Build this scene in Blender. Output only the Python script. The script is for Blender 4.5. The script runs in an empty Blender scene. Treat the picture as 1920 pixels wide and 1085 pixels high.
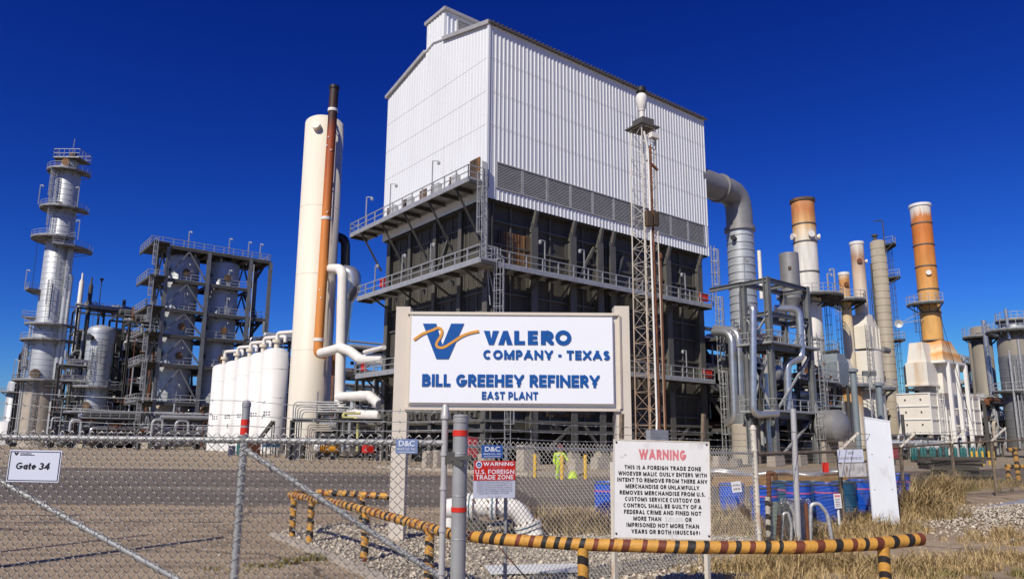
import bpy, math, random
import numpy as np
from mathutils import Vector, Matrix
V = Vector
random.seed(7)
rng = np.random.default_rng(7)
SC = bpy.context.scene
COL = SC.collection

# ------------------------------------------------------------------ camera
F_PX = 1346.0; CY = 583.0; EYE = 1.85; PITCH = math.atan((826 - CY) / F_PX); ROLL = 0.0072
cam_d = bpy.data.cameras.new('camera'); cam = bpy.data.objects.new('camera', cam_d); COL.objects.link(cam)
cam_d.sensor_width = 36.0; cam_d.lens = F_PX / 1920 * 36; cam_d.shift_y = (CY - 542.5) / 1920; cam_d.clip_start = 0.1; cam_d.clip_end = 6000
Rv = V((1, 0, 0)); Uv = V((0, -math.sin(PITCH), math.cos(PITCH))); Fv = V((0, math.cos(PITCH), math.sin(PITCH)))
ix = Rv * math.cos(ROLL) + Uv * math.sin(ROLL); iy = Uv * math.cos(ROLL) - Rv * math.sin(ROLL)
M3 = Matrix((ix, iy, -Fv)).transposed()
cam.matrix_world = Matrix.Translation((0, 0, EYE)) @ M3.to_4x4()
SC.camera = cam

# ------------------------------------------------------------------ sky, sun, exposure
SUN_AZ = math.radians(30); SUN_EL = math.radians(42)       # shadows fall 30 degrees right of straight ahead
to_sun = V((-math.sin(SUN_AZ) * math.cos(SUN_EL), -math.cos(SUN_AZ) * math.cos(SUN_EL), math.sin(SUN_EL)))
wd = bpy.data.worlds.new('World'); SC.world = wd; wd.use_nodes = True
nt = wd.node_tree; bg = nt.nodes['Background']
sky = nt.nodes.new('ShaderNodeTexSky'); sky.sky_type = 'NISHITA'; sky.sun_disc = False
sky.sun_elevation = SUN_EL; sky.sun_rotation = math.atan2(to_sun.x, to_sun.y)
sky.altitude = 0; sky.air_density = 1.0; sky.dust_density = 0.1; sky.ozone_density = 6.0
sp_ = nt.nodes.new('ShaderNodeSeparateColor'); cb_ = nt.nodes.new('ShaderNodeCombineColor'); nt.links.new(sky.outputs[0], sp_.inputs[0])
for i_, (ex_, k_) in enumerate(((2.3, 0.066), (2.0, 0.134), (1.4, 0.63))):   # the deep polarised blue of this clear winter sky
    mn_ = nt.nodes.new('ShaderNodeMath'); mn_.operation = 'MINIMUM'; mn_.inputs[1].default_value = 7.5
    pw_ = nt.nodes.new('ShaderNodeMath'); pw_.operation = 'POWER'; pw_.inputs[1].default_value = ex_; mu_ = nt.nodes.new('ShaderNodeMath'); mu_.operation = 'MULTIPLY'; mu_.inputs[1].default_value = k_
    nt.links.new(sp_.outputs[i_], mn_.inputs[0]); nt.links.new(mn_.outputs[0], pw_.inputs[0]); nt.links.new(pw_.outputs[0], mu_.inputs[0]); nt.links.new(mu_.outputs[0], cb_.inputs[i_])
nt.links.new(cb_.outputs[0], bg.inputs['Color'])
bg.inputs['Strength'].default_value = 0.075
sd = bpy.data.lights.new('sun', 'SUN'); so = bpy.data.objects.new('sun', sd); COL.objects.link(so)
sd.energy = 4.5; sd.angle = math.radians(0.5); sd.color = (1.0, 0.925, 0.79)
so.rotation_euler = to_sun.to_track_quat('Z', 'Y').to_euler(); so.location = (-30, -40, 60)
SC.view_settings.view_transform = 'Standard'; SC.view_settings.look = 'None'
SC.view_settings.exposure = 0.0; SC.view_settings.gamma = 1.0

# ------------------------------------------------------------------ surveying helpers (photo pixel + real distance -> point in the place)
def ray(px, py):
    u = (px - 960) / F_PX; v = (CY - py) / F_PX
    u, v = u * math.cos(ROLL) - v * math.sin(ROLL), u * math.sin(ROLL) + v * math.cos(ROLL)
    return V((u, math.cos(PITCH) - v * math.sin(PITCH), math.sin(PITCH) + v * math.cos(PITCH)))
O = V((0, 0, EYE))
def at(px, py, Y):
    r = ray(px, py); return O + r * (Y / r.y)
def G(px, py, z=0.0):
    r = ray(px, py); return O + r * ((z - EYE) / r.z)
def gz(x, y):
    """height of the ground near the camera (a low rise on the right)"""
    def ss(t): t = min(1, max(0, t)); return t * t * (3 - 2 * t)
    return 0.28 * ss((x - 7.5) / 6) * ss((y - 9) / 6) * (1 - ss((y - 27) / 8))
TH = math.radians(38.5)
E1 = V((math.cos(TH), math.sin(TH), 0)); E2 = V((-math.sin(TH), math.cos(TH), 0)); Z = V((0, 0, 1)); X = V((1, 0, 0)); Yv = V((0, 1, 0))

# ------------------------------------------------------------------ materials
def lin(c):
    return tuple(((x / 12.92) if x <= 0.04045 else ((x + 0.055) / 1.055) ** 2.4) for x in c)
def mat(name, col, rough=0.6, metal=0.0, var=0.12, scale=2.0, stretch=(1, 1, 1), stain=None, amt=0.0, sscale=0.7, sstretch=(1, 1, 0.12), bump=0.0, bscale=30, spec=0.4, stain2=None, amt2=0.0):
    m = bpy.data.materials.new(name); m.use_nodes = True
    n = m.node_tree.nodes; l = m.node_tree.links; b = n['Principled BSDF']
    b.inputs['Roughness'].default_value = rough; b.inputs['Metallic'].default_value = metal
    b.inputs['Specular IOR Level'].default_value = spec
    tc = n.new('ShaderNodeTexCoord')
    mp = n.new('ShaderNodeMapping'); mp.inputs['Scale'].default_value = stretch; l.new(tc.outputs['Object'], mp.inputs[0])
    nz = n.new('ShaderNodeTexNoise'); nz.inputs['Scale'].default_value = scale; nz.inputs['Detail'].default_value = 6; nz.inputs['Roughness'].default_value = 0.6
    l.new(mp.outputs[0], nz.inputs['Vector'])
    rp = n.new('ShaderNodeValToRGB'); rp.color_ramp.elements[0].position = 0.3; rp.color_ramp.elements[1].position = 0.7
    rp.color_ramp.elements[0].color = (*[max(0, c * (1 - var)) for c in col], 1); rp.color_ramp.elements[1].color = (*[min(1, c * (1 + var)) for c in col], 1)
    l.new(nz.outputs[0], rp.inputs[0]); out = rp.outputs[0]
    for st, am, sc, seed in ((stain, amt, sscale, 3.1), (stain2, amt2, sscale * 2.3, 11.7)):
        if st is None or am <= 0: continue
        mp2 = n.new('ShaderNodeMapping'); mp2.inputs['Scale'].default_value = sstretch; mp2.inputs['Location'].default_value = (seed, seed, seed); l.new(tc.outputs['Object'], mp2.inputs[0])
        n2 = n.new('ShaderNodeTexNoise'); n2.inputs['Scale'].default_value = sc; n2.inputs['Detail'].default_value = 8; n2.inputs['Roughness'].default_value = 0.65; l.new(mp2.outputs[0], n2.inputs['Vector'])
        r2 = n.new('ShaderNodeValToRGB'); c0 = 0.72 - am * 0.42; r2.color_ramp.elements[0].position = c0; r2.color_ramp.elements[1].position = c0 + 0.16
        r2.color_ramp.elements[0].color = (0, 0, 0, 1); r2.color_ramp.elements[1].color = (1, 1, 1, 1)
        l.new(n2.outputs[0], r2.inputs[0])
        mx = n.new('ShaderNodeMix'); mx.data_type = 'RGBA'; mx.inputs[7].default_value = (*st, 1)
        l.new(r2.outputs[0], mx.inputs[0]); l.new(out, mx.inputs[6]); out = mx.outputs[2]
    l.new(out, b.inputs['Base Color'])
    if bump:
        n3 = n.new('ShaderNodeTexNoise'); n3.inputs['Scale'].default_value = bscale; n3.inputs['Detail'].default_value = 5; l.new(tc.outputs['Object'], n3.inputs['Vector'])
        bp = n.new('ShaderNodeBump'); bp.inputs['Strength'].default_value = bump; bp.inputs['Distance'].default_value = 0.02
        l.new(n3.outputs[0], bp.inputs['Height']); l.new(bp.outputs[0], b.inputs['Normal'])
    return m
def mat_z(name, stops, rough=0.65, metal=0.0, distort=2.0, nscale=0.5, var=0.2, bands=0.0):
    """paint and rust that change with height: stops = [(z, colour), ...]; optional ring seams every `bands` metres"""
    m = bpy.data.materials.new(name); m.use_nodes = True
    n = m.node_tree.nodes; l = m.node_tree.links; b = n['Principled BSDF']; b.inputs['Roughness'].default_value = rough; b.inputs['Metallic'].default_value = metal
    tc = n.new('ShaderNodeTexCoord'); sx = n.new('ShaderNodeSeparateXYZ'); l.new(tc.outputs['Object'], sx.inputs[0])
    mp = n.new('ShaderNodeMapping'); mp.inputs['Scale'].default_value = (1, 1, 0.15); l.new(tc.outputs['Object'], mp.inputs[0])
    nz = n.new('ShaderNodeTexNoise'); nz.inputs['Scale'].default_value = nscale; nz.inputs['Detail'].default_value = 8; nz.inputs['Roughness'].default_value = 0.65; l.new(mp.outputs[0], nz.inputs['Vector'])
    a = n.new('ShaderNodeMath'); a.operation = 'SUBTRACT'; a.inputs[1].default_value = 0.5; l.new(nz.outputs[0], a.inputs[0])
    a2 = n.new('ShaderNodeMath'); a2.operation = 'MULTIPLY_ADD'; a2.inputs[1].default_value = distort * 2; l.new(a.outputs[0], a2.inputs[0]); l.new(sx.outputs[2], a2.inputs[2])
    z0 = stops[0][0]; z1 = stops[-1][0]
    mr = n.new('ShaderNodeMapRange'); mr.inputs[1].default_value = z0; mr.inputs[2].default_value = z1; l.new(a2.outputs[0], mr.inputs[0])
    rp = n.new('ShaderNodeValToRGB'); els = rp.color_ramp.elements
    while len(els) < len(stops): els.new(0.5)
    for e, (zz, c) in zip(els, stops): e.position = (zz - z0) / (z1 - z0); e.color = (*c, 1)
    l.new(mr.outputs[0], rp.inputs[0])
    n2 = n.new('ShaderNodeTexNoise'); n2.inputs['Scale'].default_value = 1.7; n2.inputs['Detail'].default_value = 7; l.new(mp.outputs[0], n2.inputs['Vector'])
    r3 = n.new('ShaderNodeMapRange'); r3.inputs[1].default_value = 0.3; r3.inputs[2].default_value = 0.7; r3.inputs[3].default_value = 1 - var; r3.inputs[4].default_value = 1 + var; l.new(n2.outputs[0], r3.inputs[0])
    mx = n.new('ShaderNodeMix'); mx.data_type = 'RGBA'; mx.blend_type = 'MULTIPLY'; mx.inputs[0].default_value = 1
    l.new(rp.outputs[0], mx.inputs[6]); l.new(r3.outputs[0], mx.inputs[7])
    l.new(mx.outputs[2], b.inputs['Base Color'])
    if bands:
        md = n.new('ShaderNodeMath'); md.operation = 'PINGPONG'; md.inputs[1].default_value = bands / 2; l.new(sx.outputs[2], md.inputs[0])
        ramp = n.new('ShaderNodeMapRange'); ramp.inputs[1].default_value = 0; ramp.inputs[2].default_value = 0.05; l.new(md.outputs[0], ramp.inputs[0])
        bp = n.new('ShaderNodeBump'); bp.inputs['Strength'].default_value = 0.8; bp.inputs['Distance'].default_value = 0.05
        l.new(ramp.outputs[0], bp.inputs['Height']); l.new(bp.outputs[0], b.inputs['Normal'])
    return m
RUST = (0.17, 0.055, 0.018); ORUST = (0.5, 0.2, 0.06)
M = {}
M['clad'] = mat('white_cladding', (0.74, 0.755, 0.765), 0.45, 0, 0.035, 0.35, (1, 1, 0.3), (0.60, 0.59, 0.555), 0.3, 0.5, (1, 1, .1), stain2=(.66, .655, .64), amt2=.3)
M['seam'] = mat('faint_seam', (.60, .61, .61), .5, 0, .3, 3)
M['trim'] = mat('trim_metal', (0.42, 0.41, 0.40), 0.5, 0.2)
M['trimdark'] = mat('dark_trim', (0.10, 0.09, 0.085), 0.6)
M['louver'] = mat('louver_grey', (0.43, 0.43, 0.42), 0.5)
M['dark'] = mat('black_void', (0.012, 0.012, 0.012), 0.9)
M['steel'] = mat('dark_steel_plate', (0.068, 0.063, 0.052), 0.7, 0, 0.25, 0.8, (1, 1, 0.5), (0.032, 0.030, 0.027), 0.35, 0.5, (1, 1, 0.25), stain2=(0.10, 0.085, 0.065), amt2=0.2)
M['steel2'] = mat('grey_steel', (0.115, 0.11, 0.098), 0.6, 0.1, 0.2, 1.5, (1, 1, .4), (0.08, 0.075, 0.07), 0.3, 0.9)
M['galv'] = mat('galvanised_steel', (0.40, 0.405, 0.405), 0.5, 0.35, 0.18, 2.5)
M['galvd'] = mat('weathered_grating', (0.20, 0.20, 0.205), 0.6, 0.3, 0.2, 2)
M['rail'] = mat('railing_grey', (0.40, 0.405, 0.405), 0.5, 0.3)
M['frame'] = mat('structure_grey', (0.175, 0.182, 0.187), 0.55, 0.2, 0.2, 0.8)
M['framed'] = mat('structure_dark', (0.075, 0.073, 0.068), 0.65, 0.1, 0.25, 0.8)
M['alum'] = mat('aluminium_jacket', (0.45, 0.47, 0.49), 0.5, 0.35, 0.12, 0.8, (1, 1, 3), (0.30, 0.29, 0.28), 0.25, 0.6)
M['alumbr'] = mat('bright_aluminium', (0.55, 0.56, 0.57), 0.32, 0.75, 0.12, 1.2, (1, 1, 2), (0.30, 0.28, 0.26), 0.2, 0.8)
M['concrete'] = mat('beige_concrete', (0.40, 0.35, 0.285), 0.85, 0, 0.12, 1.2, (1, 1, 0.6), (0.27, 0.22, 0.16), 0.3, 0.6, bump=0.3)
M['white'] = mat('white_paint', (0.76, 0.745, 0.71), 0.45, 0, 0.03, 1.0, stain=(0.60, 0.53, 0.40), amt=0.3, sscale=0.6, stain2=(.45, .40, .33), amt2=.12)
M['cream'] = mat('cream_paint', (0.72, 0.65, 0.52), 0.5, 0, 0.06, 0.6, (1, 1, .2), (0.58, 0.40, 0.20), 0.25, 0.5, (1, 1, 0.06))
M['whitepipe'] = mat('white_pipe', (0.78, 0.75, 0.69), 0.45, 0, 0.05, 1.2, stain=(0.55, 0.45, 0.32), amt=0.2, sscale=0.8, sstretch=(1, 1, 1))
M['rust'] = mat('rusty_steel', (0.16, 0.060, 0.026), 0.85, 0, 0.4, 3, bump=0.3)
M['rustpanel'] = mat('rusted_panel', (0.095, 0.065, 0.042), 0.8, 0, 0.5, 1.0, (1, 1, .3), (0.30, 0.13, 0.03), 0.5, 0.8, (1, 1, 0.2))
M['black'] = mat('black_paint', (0.02, 0.02, 0.02), 0.5)
M['blackpipe'] = mat('black_jacket', (0.035, 0.037, 0.04), 0.45, 0.2)
M['duct'] = mat('grey_duct', (0.27, 0.265, 0.26), 0.5, 0.3, 0.15, 0.6, (1, 1, 1), (0.38, 0.36, 0.33), 0.3, 0.5, (1, 1, .2))
M['yellow'] = mat('yellow_paint', (0.72, 0.43, 0.03), 0.5, 0, 0.1, 3, stain=(0.5, 0.25, 0.05), amt=0.2, sscale=3)
M['byellow'] = mat('barrier_yellow', (0.56, 0.285, 0.05), 0.55, 0, 0.12, 6, stain=(0.26, 0.09, 0.03), amt=0.42, sscale=9, sstretch=(1, 1, 1), bump=.4, bscale=40)
M['bblack'] = mat('barrier_black', (0.022, 0.019, 0.017), 0.6, 0, 0.2, 5, stain=(.20, .075, .03), amt=.3, sscale=9, sstretch=(1, 1, 1), bump=.4, bscale=40)
M['brown'] = mat('barrier_faded_red', (0.15, 0.038, 0.018), 0.65, 0, 0.3, 8)
M['chain'] = mat('galvanised_wire', (0.80, 0.77, 0.70), 0.5, 0.0, 0.15, 6)
M['chaind'] = mat('weathered_wire', (0.22, 0.19, 0.15), 0.6, 0.2, 0.3, 3)
M['post'] = mat('grey_fence_pipe', (0.34, 0.345, 0.345), 0.5, 0.25, 0.14, 5, stain=(0.22, 0.20, 0.18), amt=0.25, sscale=4)
M['postlight'] = mat('pale_fence_pipe', (0.47, 0.46, 0.45), 0.5, 0.2, 0.1, 4)
M['postrust'] = mat('rusty_white_post', (0.62, 0.57, 0.48), 0.6, 0, 0.1, 4, stain=(0.42, 0.20, 0.09), amt=0.38, sscale=3, sstretch=(1, 1, 0.4))
M['postbrown'] = mat('mottled_brown_post', (0.20, 0.15, 0.10), 0.8, 0, 0.35, 9, stain=(0.36, 0.30, 0.23), amt=0.35, sscale=8, sstretch=(1, 1, .5))
M['tape'] = mat('red_tape', (0.62, 0.03, 0.015), 0.4)
M['signpost'] = mat('cream_sign_post', (0.63, 0.565, 0.475), 0.55, 0, 0.04, 1.5, stain=(0.5, 0.44, 0.36), amt=0.15, sscale=1)
M['signwhite'] = mat('sign_white', (0.84, 0.86, 0.90), 0.35, 0, 0.01)
M['signframe'] = mat('sign_frame_white', (0.74, 0.72, 0.69), 0.45, 0, 0.04)
M['signgrey'] = mat('sign_bevel', (0.36, 0.36, 0.38), 0.5)
M['sblue'] = mat('sign_blue', (0.006, 0.085, 0.33), 0.4, 0, 0.06)
M['sorange'] = mat('sign_orange', (0.70, 0.33, 0.05), 0.4)
M['wornwhite'] = mat('worn_white_board', (0.76, 0.755, 0.735), 0.5, 0, 0.05, 4, stain=(0.46, 0.45, 0.43), amt=0.3, sscale=4, sstretch=(1, 1, 1), stain2=(0.22, 0.20, 0.18), amt2=0.2)
M['wornblack'] = mat('worn_black_lettering', (0.012, 0.012, 0.012), 0.5, 0, 0.1, 5, stain=(0.62, 0.62, 0.60), amt=0.16, sscale=4.5, sstretch=(1, 1, 1))
M['faded'] = mat('faded_grey_lettering', (0.58, 0.57, 0.56), 0.5)
M['fadedred'] = mat('faded_red_lettering', (0.66, 0.20, 0.22), 0.5, 0, 0.1, 6)
M['ink'] = mat('black_lettering', (0.01, 0.01, 0.012), 0.4)
M['greyink'] = mat('grey_lettering', (0.25, 0.25, 0.28), 0.5)
M['sred'] = mat('sign_red', (0.62, 0.022, 0.012), 0.4)
M['lilac'] = mat('sign_cool_white', (0.62, 0.65, 0.76), 0.4, 0, 0.03)
M['dcblue'] = mat('fence_sign_blue', (0.03, 0.13, 0.45), 0.4, 0, 0.08, 6)
M['dcfade'] = mat('faded_fence_sign_blue', (0.16, 0.22, 0.40), 0.5, 0, 0.2, 8)
M['paleink'] = mat('pale_lettering', (0.62, 0.68, 0.78), 0.5)
M['drum'] = mat('blue_drum_paint', (0.008, 0.095, 0.60), 0.28, 0, 0.08, 3, stain=(0.02, 0.07, 0.22), amt=0.35, sscale=3, sstretch=(1, 1, .6), stain2=(.35, .33, .32), amt2=.1)
M['drumteal'] = mat('teal_drum_paint', (0.02, 0.10, 0.20), 0.35, 0, 0.1, 3)
M['pink'] = mat('pink_band', (0.70, 0.13, 0.30), 0.5)
M['sticker'] = mat('white_sticker', (0.70, 0.70, 0.70), 0.5, 0, 0.1, 20)
M['wood'] = mat('weathered_orange_wood', (0.40, 0.235, 0.10), 0.8, 0, 0.25, 4, (0.3, 4, 4), (0.2, 0.1, 0.04), 0.3, 2, (.3, 2, 2))
M['matwood'] = mat('grey_timber', (0.075, 0.066, 0.055), 0.85, 0, 0.4, 3, (0.4, 4, 6))
M['hose'] = mat('silver_hose', (0.55, 0.55, 0.54), 0.4, 0.5, 0.35, 14)
M['teal'] = mat('teal_paint', (0.01, 0.13, 0.13), 0.4, 0, 0.2, 2)
M['dumpblue'] = mat('dark_blue_skip', (0.012, 0.075, 0.17), 0.5, 0, 0.2, 2)
M['orange'] = mat('orange_tank_paint', (0.62, 0.27, 0.02), 0.45, 0, 0.15, 2)
M['palered'] = mat('pale_red_cabinet', (0.50, 0.06, 0.065), 0.5)
M['hivis'] = mat('hi_vis_cloth', (0.50, 0.68, 0.05), 0.8, 0, 0.15, 6)
M['silver'] = mat('reflective_tape', (0.6, 0.6, 0.58), 0.4)
M['skin'] = mat('skin', (0.42, 0.24, 0.16), 0.6)
M['hat'] = mat('dark_red_helmet', (0.16, 0.015, 0.012), 0.35)
M['boot'] = mat('dark_boots', (0.025, 0.018, 0.014), 0.7)
M['boardwhite'] = mat('plain_white_board', (0.70, 0.72, 0.735), 0.5, 0, 0.05, 1.5, stain=(0.50, 0.49, 0.47), amt=0.32, sscale=2, sstretch=(1, 1, .3))
M['greenpost'] = mat('pale_green_post', (0.38, 0.45, 0.34), 0.6, 0, 0.1, 4)
M['binblue'] = mat('blue_grey_plastic', (0.07, 0.08, 0.14), 0.6)
M['paleyellow'] = mat('pale_yellow_pipe', (0.55, 0.52, 0.20), 0.5)
M['brownbox'] = mat('brown_clad', (0.17, 0.085, 0.05), 0.7, 0, 0.25, 2)
M['greyduct'] = mat('blue_grey_duct', (0.23, 0.27, 0.29), 0.5, 0.2)
M['paleteal'] = mat('blue_gasket', (0.02, 0.16, 0.24), 0.5)

# ------------------------------------------------------------------ mesh builder
class MB:
    def __init__(s): s.v = []; s.f = []; s.mi = []; s.sm = []
    def add(s, vs, fs, mi=0, smooth=False):
        b = len(s.v); s.v.extend(V(p) for p in vs)
        for f in fs: s.f.append([b + i for i in f]); s.mi.append(mi); s.sm.append(smooth)
    def box(s, c, a, b, h, ea=X, eb=Yv, mi=0, ec=Z):
        """box centred on c: size a along ea, b along eb, h along ec"""
        c = V(c); p = []
        for k in (-.5, .5):
            for i, j in ((-.5, -.5), (.5, -.5), (.5, .5), (-.5, .5)): p.append(c + ea * (a * i) + eb * (b * j) + ec * (h * k))
        s.add(p, [(3, 2, 1, 0), (4, 5, 6, 7), (0, 1, 5, 4), (1, 2, 6, 5), (2, 3, 7, 6), (3, 0, 4, 7)], mi)
    def bar(s, p, q, w, h=None, mi=0, up=None):
        p = V(p); q = V(q); d = q - p
        if d.length < 1e-6: return
        d.normalize(); h = h or w
        u = V(up) if up else (Z if abs(d.z) < 0.95 else E1)
        a = d.cross(u)
        if a.length < 1e-4: a = d.cross(X)
        a.normalize(); b = a.cross(d).normalized()
        vs = []
        for t in (p, q):
            for i, j in ((-.5, -.5), (.5, -.5), (.5, .5), (-.5, .5)): vs.append(t + a * (w * i) + b * (h * j))
        s.add(vs, [(0, 1, 2, 3), (7, 6, 5, 4), (0, 4, 5, 1), (1, 5, 6, 2), (2, 6, 7, 3), (3, 7, 4, 0)], mi)
    def ibeam(s, p, q, w, h=None, t=None, mi=0, up=None):
        p = V(p); q = V(q); d = (q - p).normalized(); h = h or w; t = t or w * 0.12
        u = V(up) if up else (Z if abs(d.z) < 0.95 else E1)
        a = d.cross(u).normalized(); b = a.cross(d).normalized()
        s.bar(p + b * (h / 2 - t / 2), q + b * (h / 2 - t / 2), w, t, mi, up); s.bar(p - b * (h / 2 - t / 2), q - b * (h / 2 - t / 2), w, t, mi, up); s.bar(p, q, t, h - 2 * t, mi, up)
    def path(s, pts, r, n=8, bend=None, mi=0, cap=True, smooth=True, steps=5):
        pts = [V(p) for p in pts]; P = [pts[0]]
        for i in range(1, len(pts) - 1):
            a, b, c = pts[i - 1], pts[i], pts[i + 1]; d1 = (a - b); d2 = (c - b)
            if bend:
                ang = d1.angle(d2); L = min(bend / max(math.tan(ang / 2), 0.05), d1.length * .49, d2.length * .49)
                s1 = b + d1.normalized() * L; s2 = b + d2.normalized() * L
                for k in range(steps + 1):
                    t = k / steps; P.append((s1 * (1 - t) + b * t) * (1 - t) + (b * (1 - t) + s2 * t) * t)
            else: P.append(b)
        P.append(pts[-1]); Q = [P[0]]
        for p in P[1:]:
            if (p - Q[-1]).length > 1e-5: Q.append(p)
        P = Q; prev = None; vs = []; rr = r if callable(r) else (lambda i, m: r)
        for i, p in enumerate(P):
            d = (P[min(i + 1, len(P) - 1)] - P[max(i - 1, 0)]).normalized()
            if prev is None: a = d.cross(Z if abs(d.z) < 0.9 else X).normalized()
            else:
                a = prev - d * prev.dot(d); a.normalize()
            prev = a; b = d.cross(a); R = rr(i, len(P))
            for k in range(n): t = 2 * math.pi * k / n; vs.append(p + a * (R * math.cos(t)) + b * (R * math.sin(t)))
        fs = []
        for i in range(len(P) - 1):
            for k in range(n): fs.append((i * n + k, i * n + (k + 1) % n, (i + 1) * n + (k + 1) % n, (i + 1) * n + k))
        s.add(vs, fs, mi, smooth)
        if cap: s.add(vs[:n], [tuple(reversed(range(n)))], mi); s.add(vs[-n:], [tuple(range(n))], mi)
    def tube(s, p, q, r, n=8, mi=0, r2=None, cap=True):
        if r2 is None: s.path([p, q], r, n, mi=mi, cap=cap)
        else: s.path([p, q], lambda i, m: r + (r2 - r) * i / (m - 1), n, mi=mi, cap=cap)
    def lathe(s, base, prof, n=28, ax=Z, mi=0, ang=(0, 2 * math.pi), smooth=True):
        base = V(base); ax = V(ax).normalized(); a = ax.cross(Z if abs(ax.z) < .9 else X).normalized(); b = ax.cross(a)
        full = abs(ang[1] - ang[0] - 2 * math.pi) < 1e-6; m = n if full else n + 1
        for (r0, z0), (r1, z1) in zip(prof[:-1], prof[1:]): pass
        rings = []; groups = [[prof[0]]]
        for i in range(1, len(prof)):
            groups[-1].append(prof[i])
            if i + 1 < len(prof):
                d1 = V((prof[i][0] - prof[i - 1][0], prof[i][1] - prof[i - 1][1])); d2 = V((prof[i + 1][0] - prof[i][0], prof[i + 1][1] - prof[i][1]))
                if d1.length > 1e-6 and d2.length > 1e-6 and d1.angle(d2) > 0.6: groups.append([prof[i]])
        for g in groups:
            vs = []
            for r, z in g:
                for k in range(m):
                    t = ang[0] + (ang[1] - ang[0]) * k / n; vs.append(base + ax * z + a * (r * math.cos(t)) + b * (r * math.sin(t)))
            fs = []
            for i in range(len(g) - 1):
                for k in range(n):
                    k2 = (k + 1) % m; f = (i * m + k, i * m + k2, (i + 1) * m + k2, (i + 1) * m + k); fs.append(f)
            s.add(vs, fs, mi, smooth)
    def poly(s, outline, d, mi=0):
        """closed outline of points, thickened along vector d"""
        n = len(outline); o = [V(p) for p in outline]; vs = o + [p + V(d) for p in o]
        fs = [tuple(reversed(range(n))), tuple(range(n, 2 * n))] + [(i, (i + 1) % n, n + (i + 1) % n, n + i) for i in range(n)]
        s.add(vs, fs, mi)
    def ok(s): return bool(s.f)
    def build(s, name, mats, parent=None):
        org = V((0, 0, 0)); r = parent
        while r is not None and r.parent is not None: r = r.parent
        if r is not None: org = V(r.location)
        me = bpy.data.meshes.new(name)
        me.from_pydata([tuple(p - org) for p in s.v], [], s.f)
        if not isinstance(mats, (list, tuple)): mats = [mats]
        for m in mats: me.materials.append(M[m] if isinstance(m, str) else m)
        if len(mats) > 1: me.polygons.foreach_set('material_index', s.mi)
        me.polygons.foreach_set('use_smooth', s.sm); me.update()
        o = bpy.data.objects.new(name, me); COL.objects.link(o)
        if parent is not None: o.parent = parent
        return o
def np_mesh(name, verts, faces, m, parent=None, smooth=False):
    """verts (n,3), faces (k,3|4) numpy -> one mesh object"""
    me = bpy.data.meshes.new(name); k = faces.shape[1]
    me.vertices.add(len(verts)); me.vertices.foreach_set('co', verts.astype(np.float32).ravel())
    me.loops.add(faces.size); me.loops.foreach_set('vertex_index', faces.astype(np.int32).ravel())
    me.polygons.add(len(faces)); me.polygons.foreach_set('loop_start', (np.arange(len(faces)) * k).astype(np.int32))
    if smooth: me.polygons.foreach_set('use_smooth', np.ones(len(faces), bool))
    me.update(calc_edges=True); me.validate()
    for q in (m if isinstance(m, (list, tuple)) else [m]): me.materials.append(M[q] if isinstance(q, str) else q)
    o = bpy.data.objects.new(name, me); COL.objects.link(o)
    if parent is not None: o.parent = parent
    return o
def tag(o, label, cat, group=None, kind=None):
    if label: o['label'] = label
    if cat: o['category'] = cat
    if group: o['group'] = group
    if kind: o['kind'] = kind
    return o
def thing(name, label, cat, loc, group=None):
    o = bpy.data.objects.new(name, None); o.empty_display_size = 0.3; COL.objects.link(o); o.location = V(loc)
    return tag(o, label, cat, group)
def copy_tree(o, parent=None):
    c = o.copy(); COL.objects.link(c)
    if parent is not None: c.parent = parent
    for ch in list(o.children): copy_tree(ch, c)
    return c
def structure(o): o['kind'] = 'structure'; return o

# ------------------------------------------------------------------ shared detail builders
def railing(mb, pts, h=1.07, step=1.6, r=0.055, toe=True, closed=False, mid=True):
    pts = [V(p) for p in pts]
    if closed: pts = pts + [pts[0]]
    for p, q in zip(pts[:-1], pts[1:]):
        d = q - p; n = max(1, round(d.length / step))
        for i in range(n + 1):
            a = p + d * (i / n); mb.bar(a, a + Z * h, r * 1.15)
        mb.bar(p + Z * h, q + Z * h, r)
        if mid: mb.bar(p + Z * h * .52, q + Z * h * .52, r * .85)
        if toe: mb.bar(p + Z * .08, q + Z * .08, .02, .16)
def ladder(mb, foot, top_z, side, out, cage=True, w=0.45, r=0.05, step=0.38, cage_from=2.2):
    foot = V(foot); H = top_z - foot.z; side = V(side).normalized(); out = V(out).normalized()
    for sg in (-1, 1): mb.bar(foot + side * (sg * w / 2), foot + side * (sg * w / 2) + Z * (H + 1.0), r)
    k = 0.3
    while k < H: mb.bar(foot + side * (-w / 2) + Z * k, foot + side * (w / 2) + Z * k, r * .7); k += step
    if cage:
        def arc(z):
            pts = []
            for i in range(7):
                t = math.pi * i / 6; pts.append(foot + side * (0.38 * -math.cos(t)) + out * (0.68 * math.sin(t)) + Z * z)
            return pts
        z = cage_from; rings = []
        while z < H + 1.0:
            a = arc(z); rings.append(a)
            for p, q in zip(a[:-1], a[1:]): mb.bar(p, q, r * .7)
            z += 1.2
        if len(rings) > 1:
            for i in range(1, 6): mb.bar(rings[0][i], rings[-1][i], r * .6)
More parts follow.
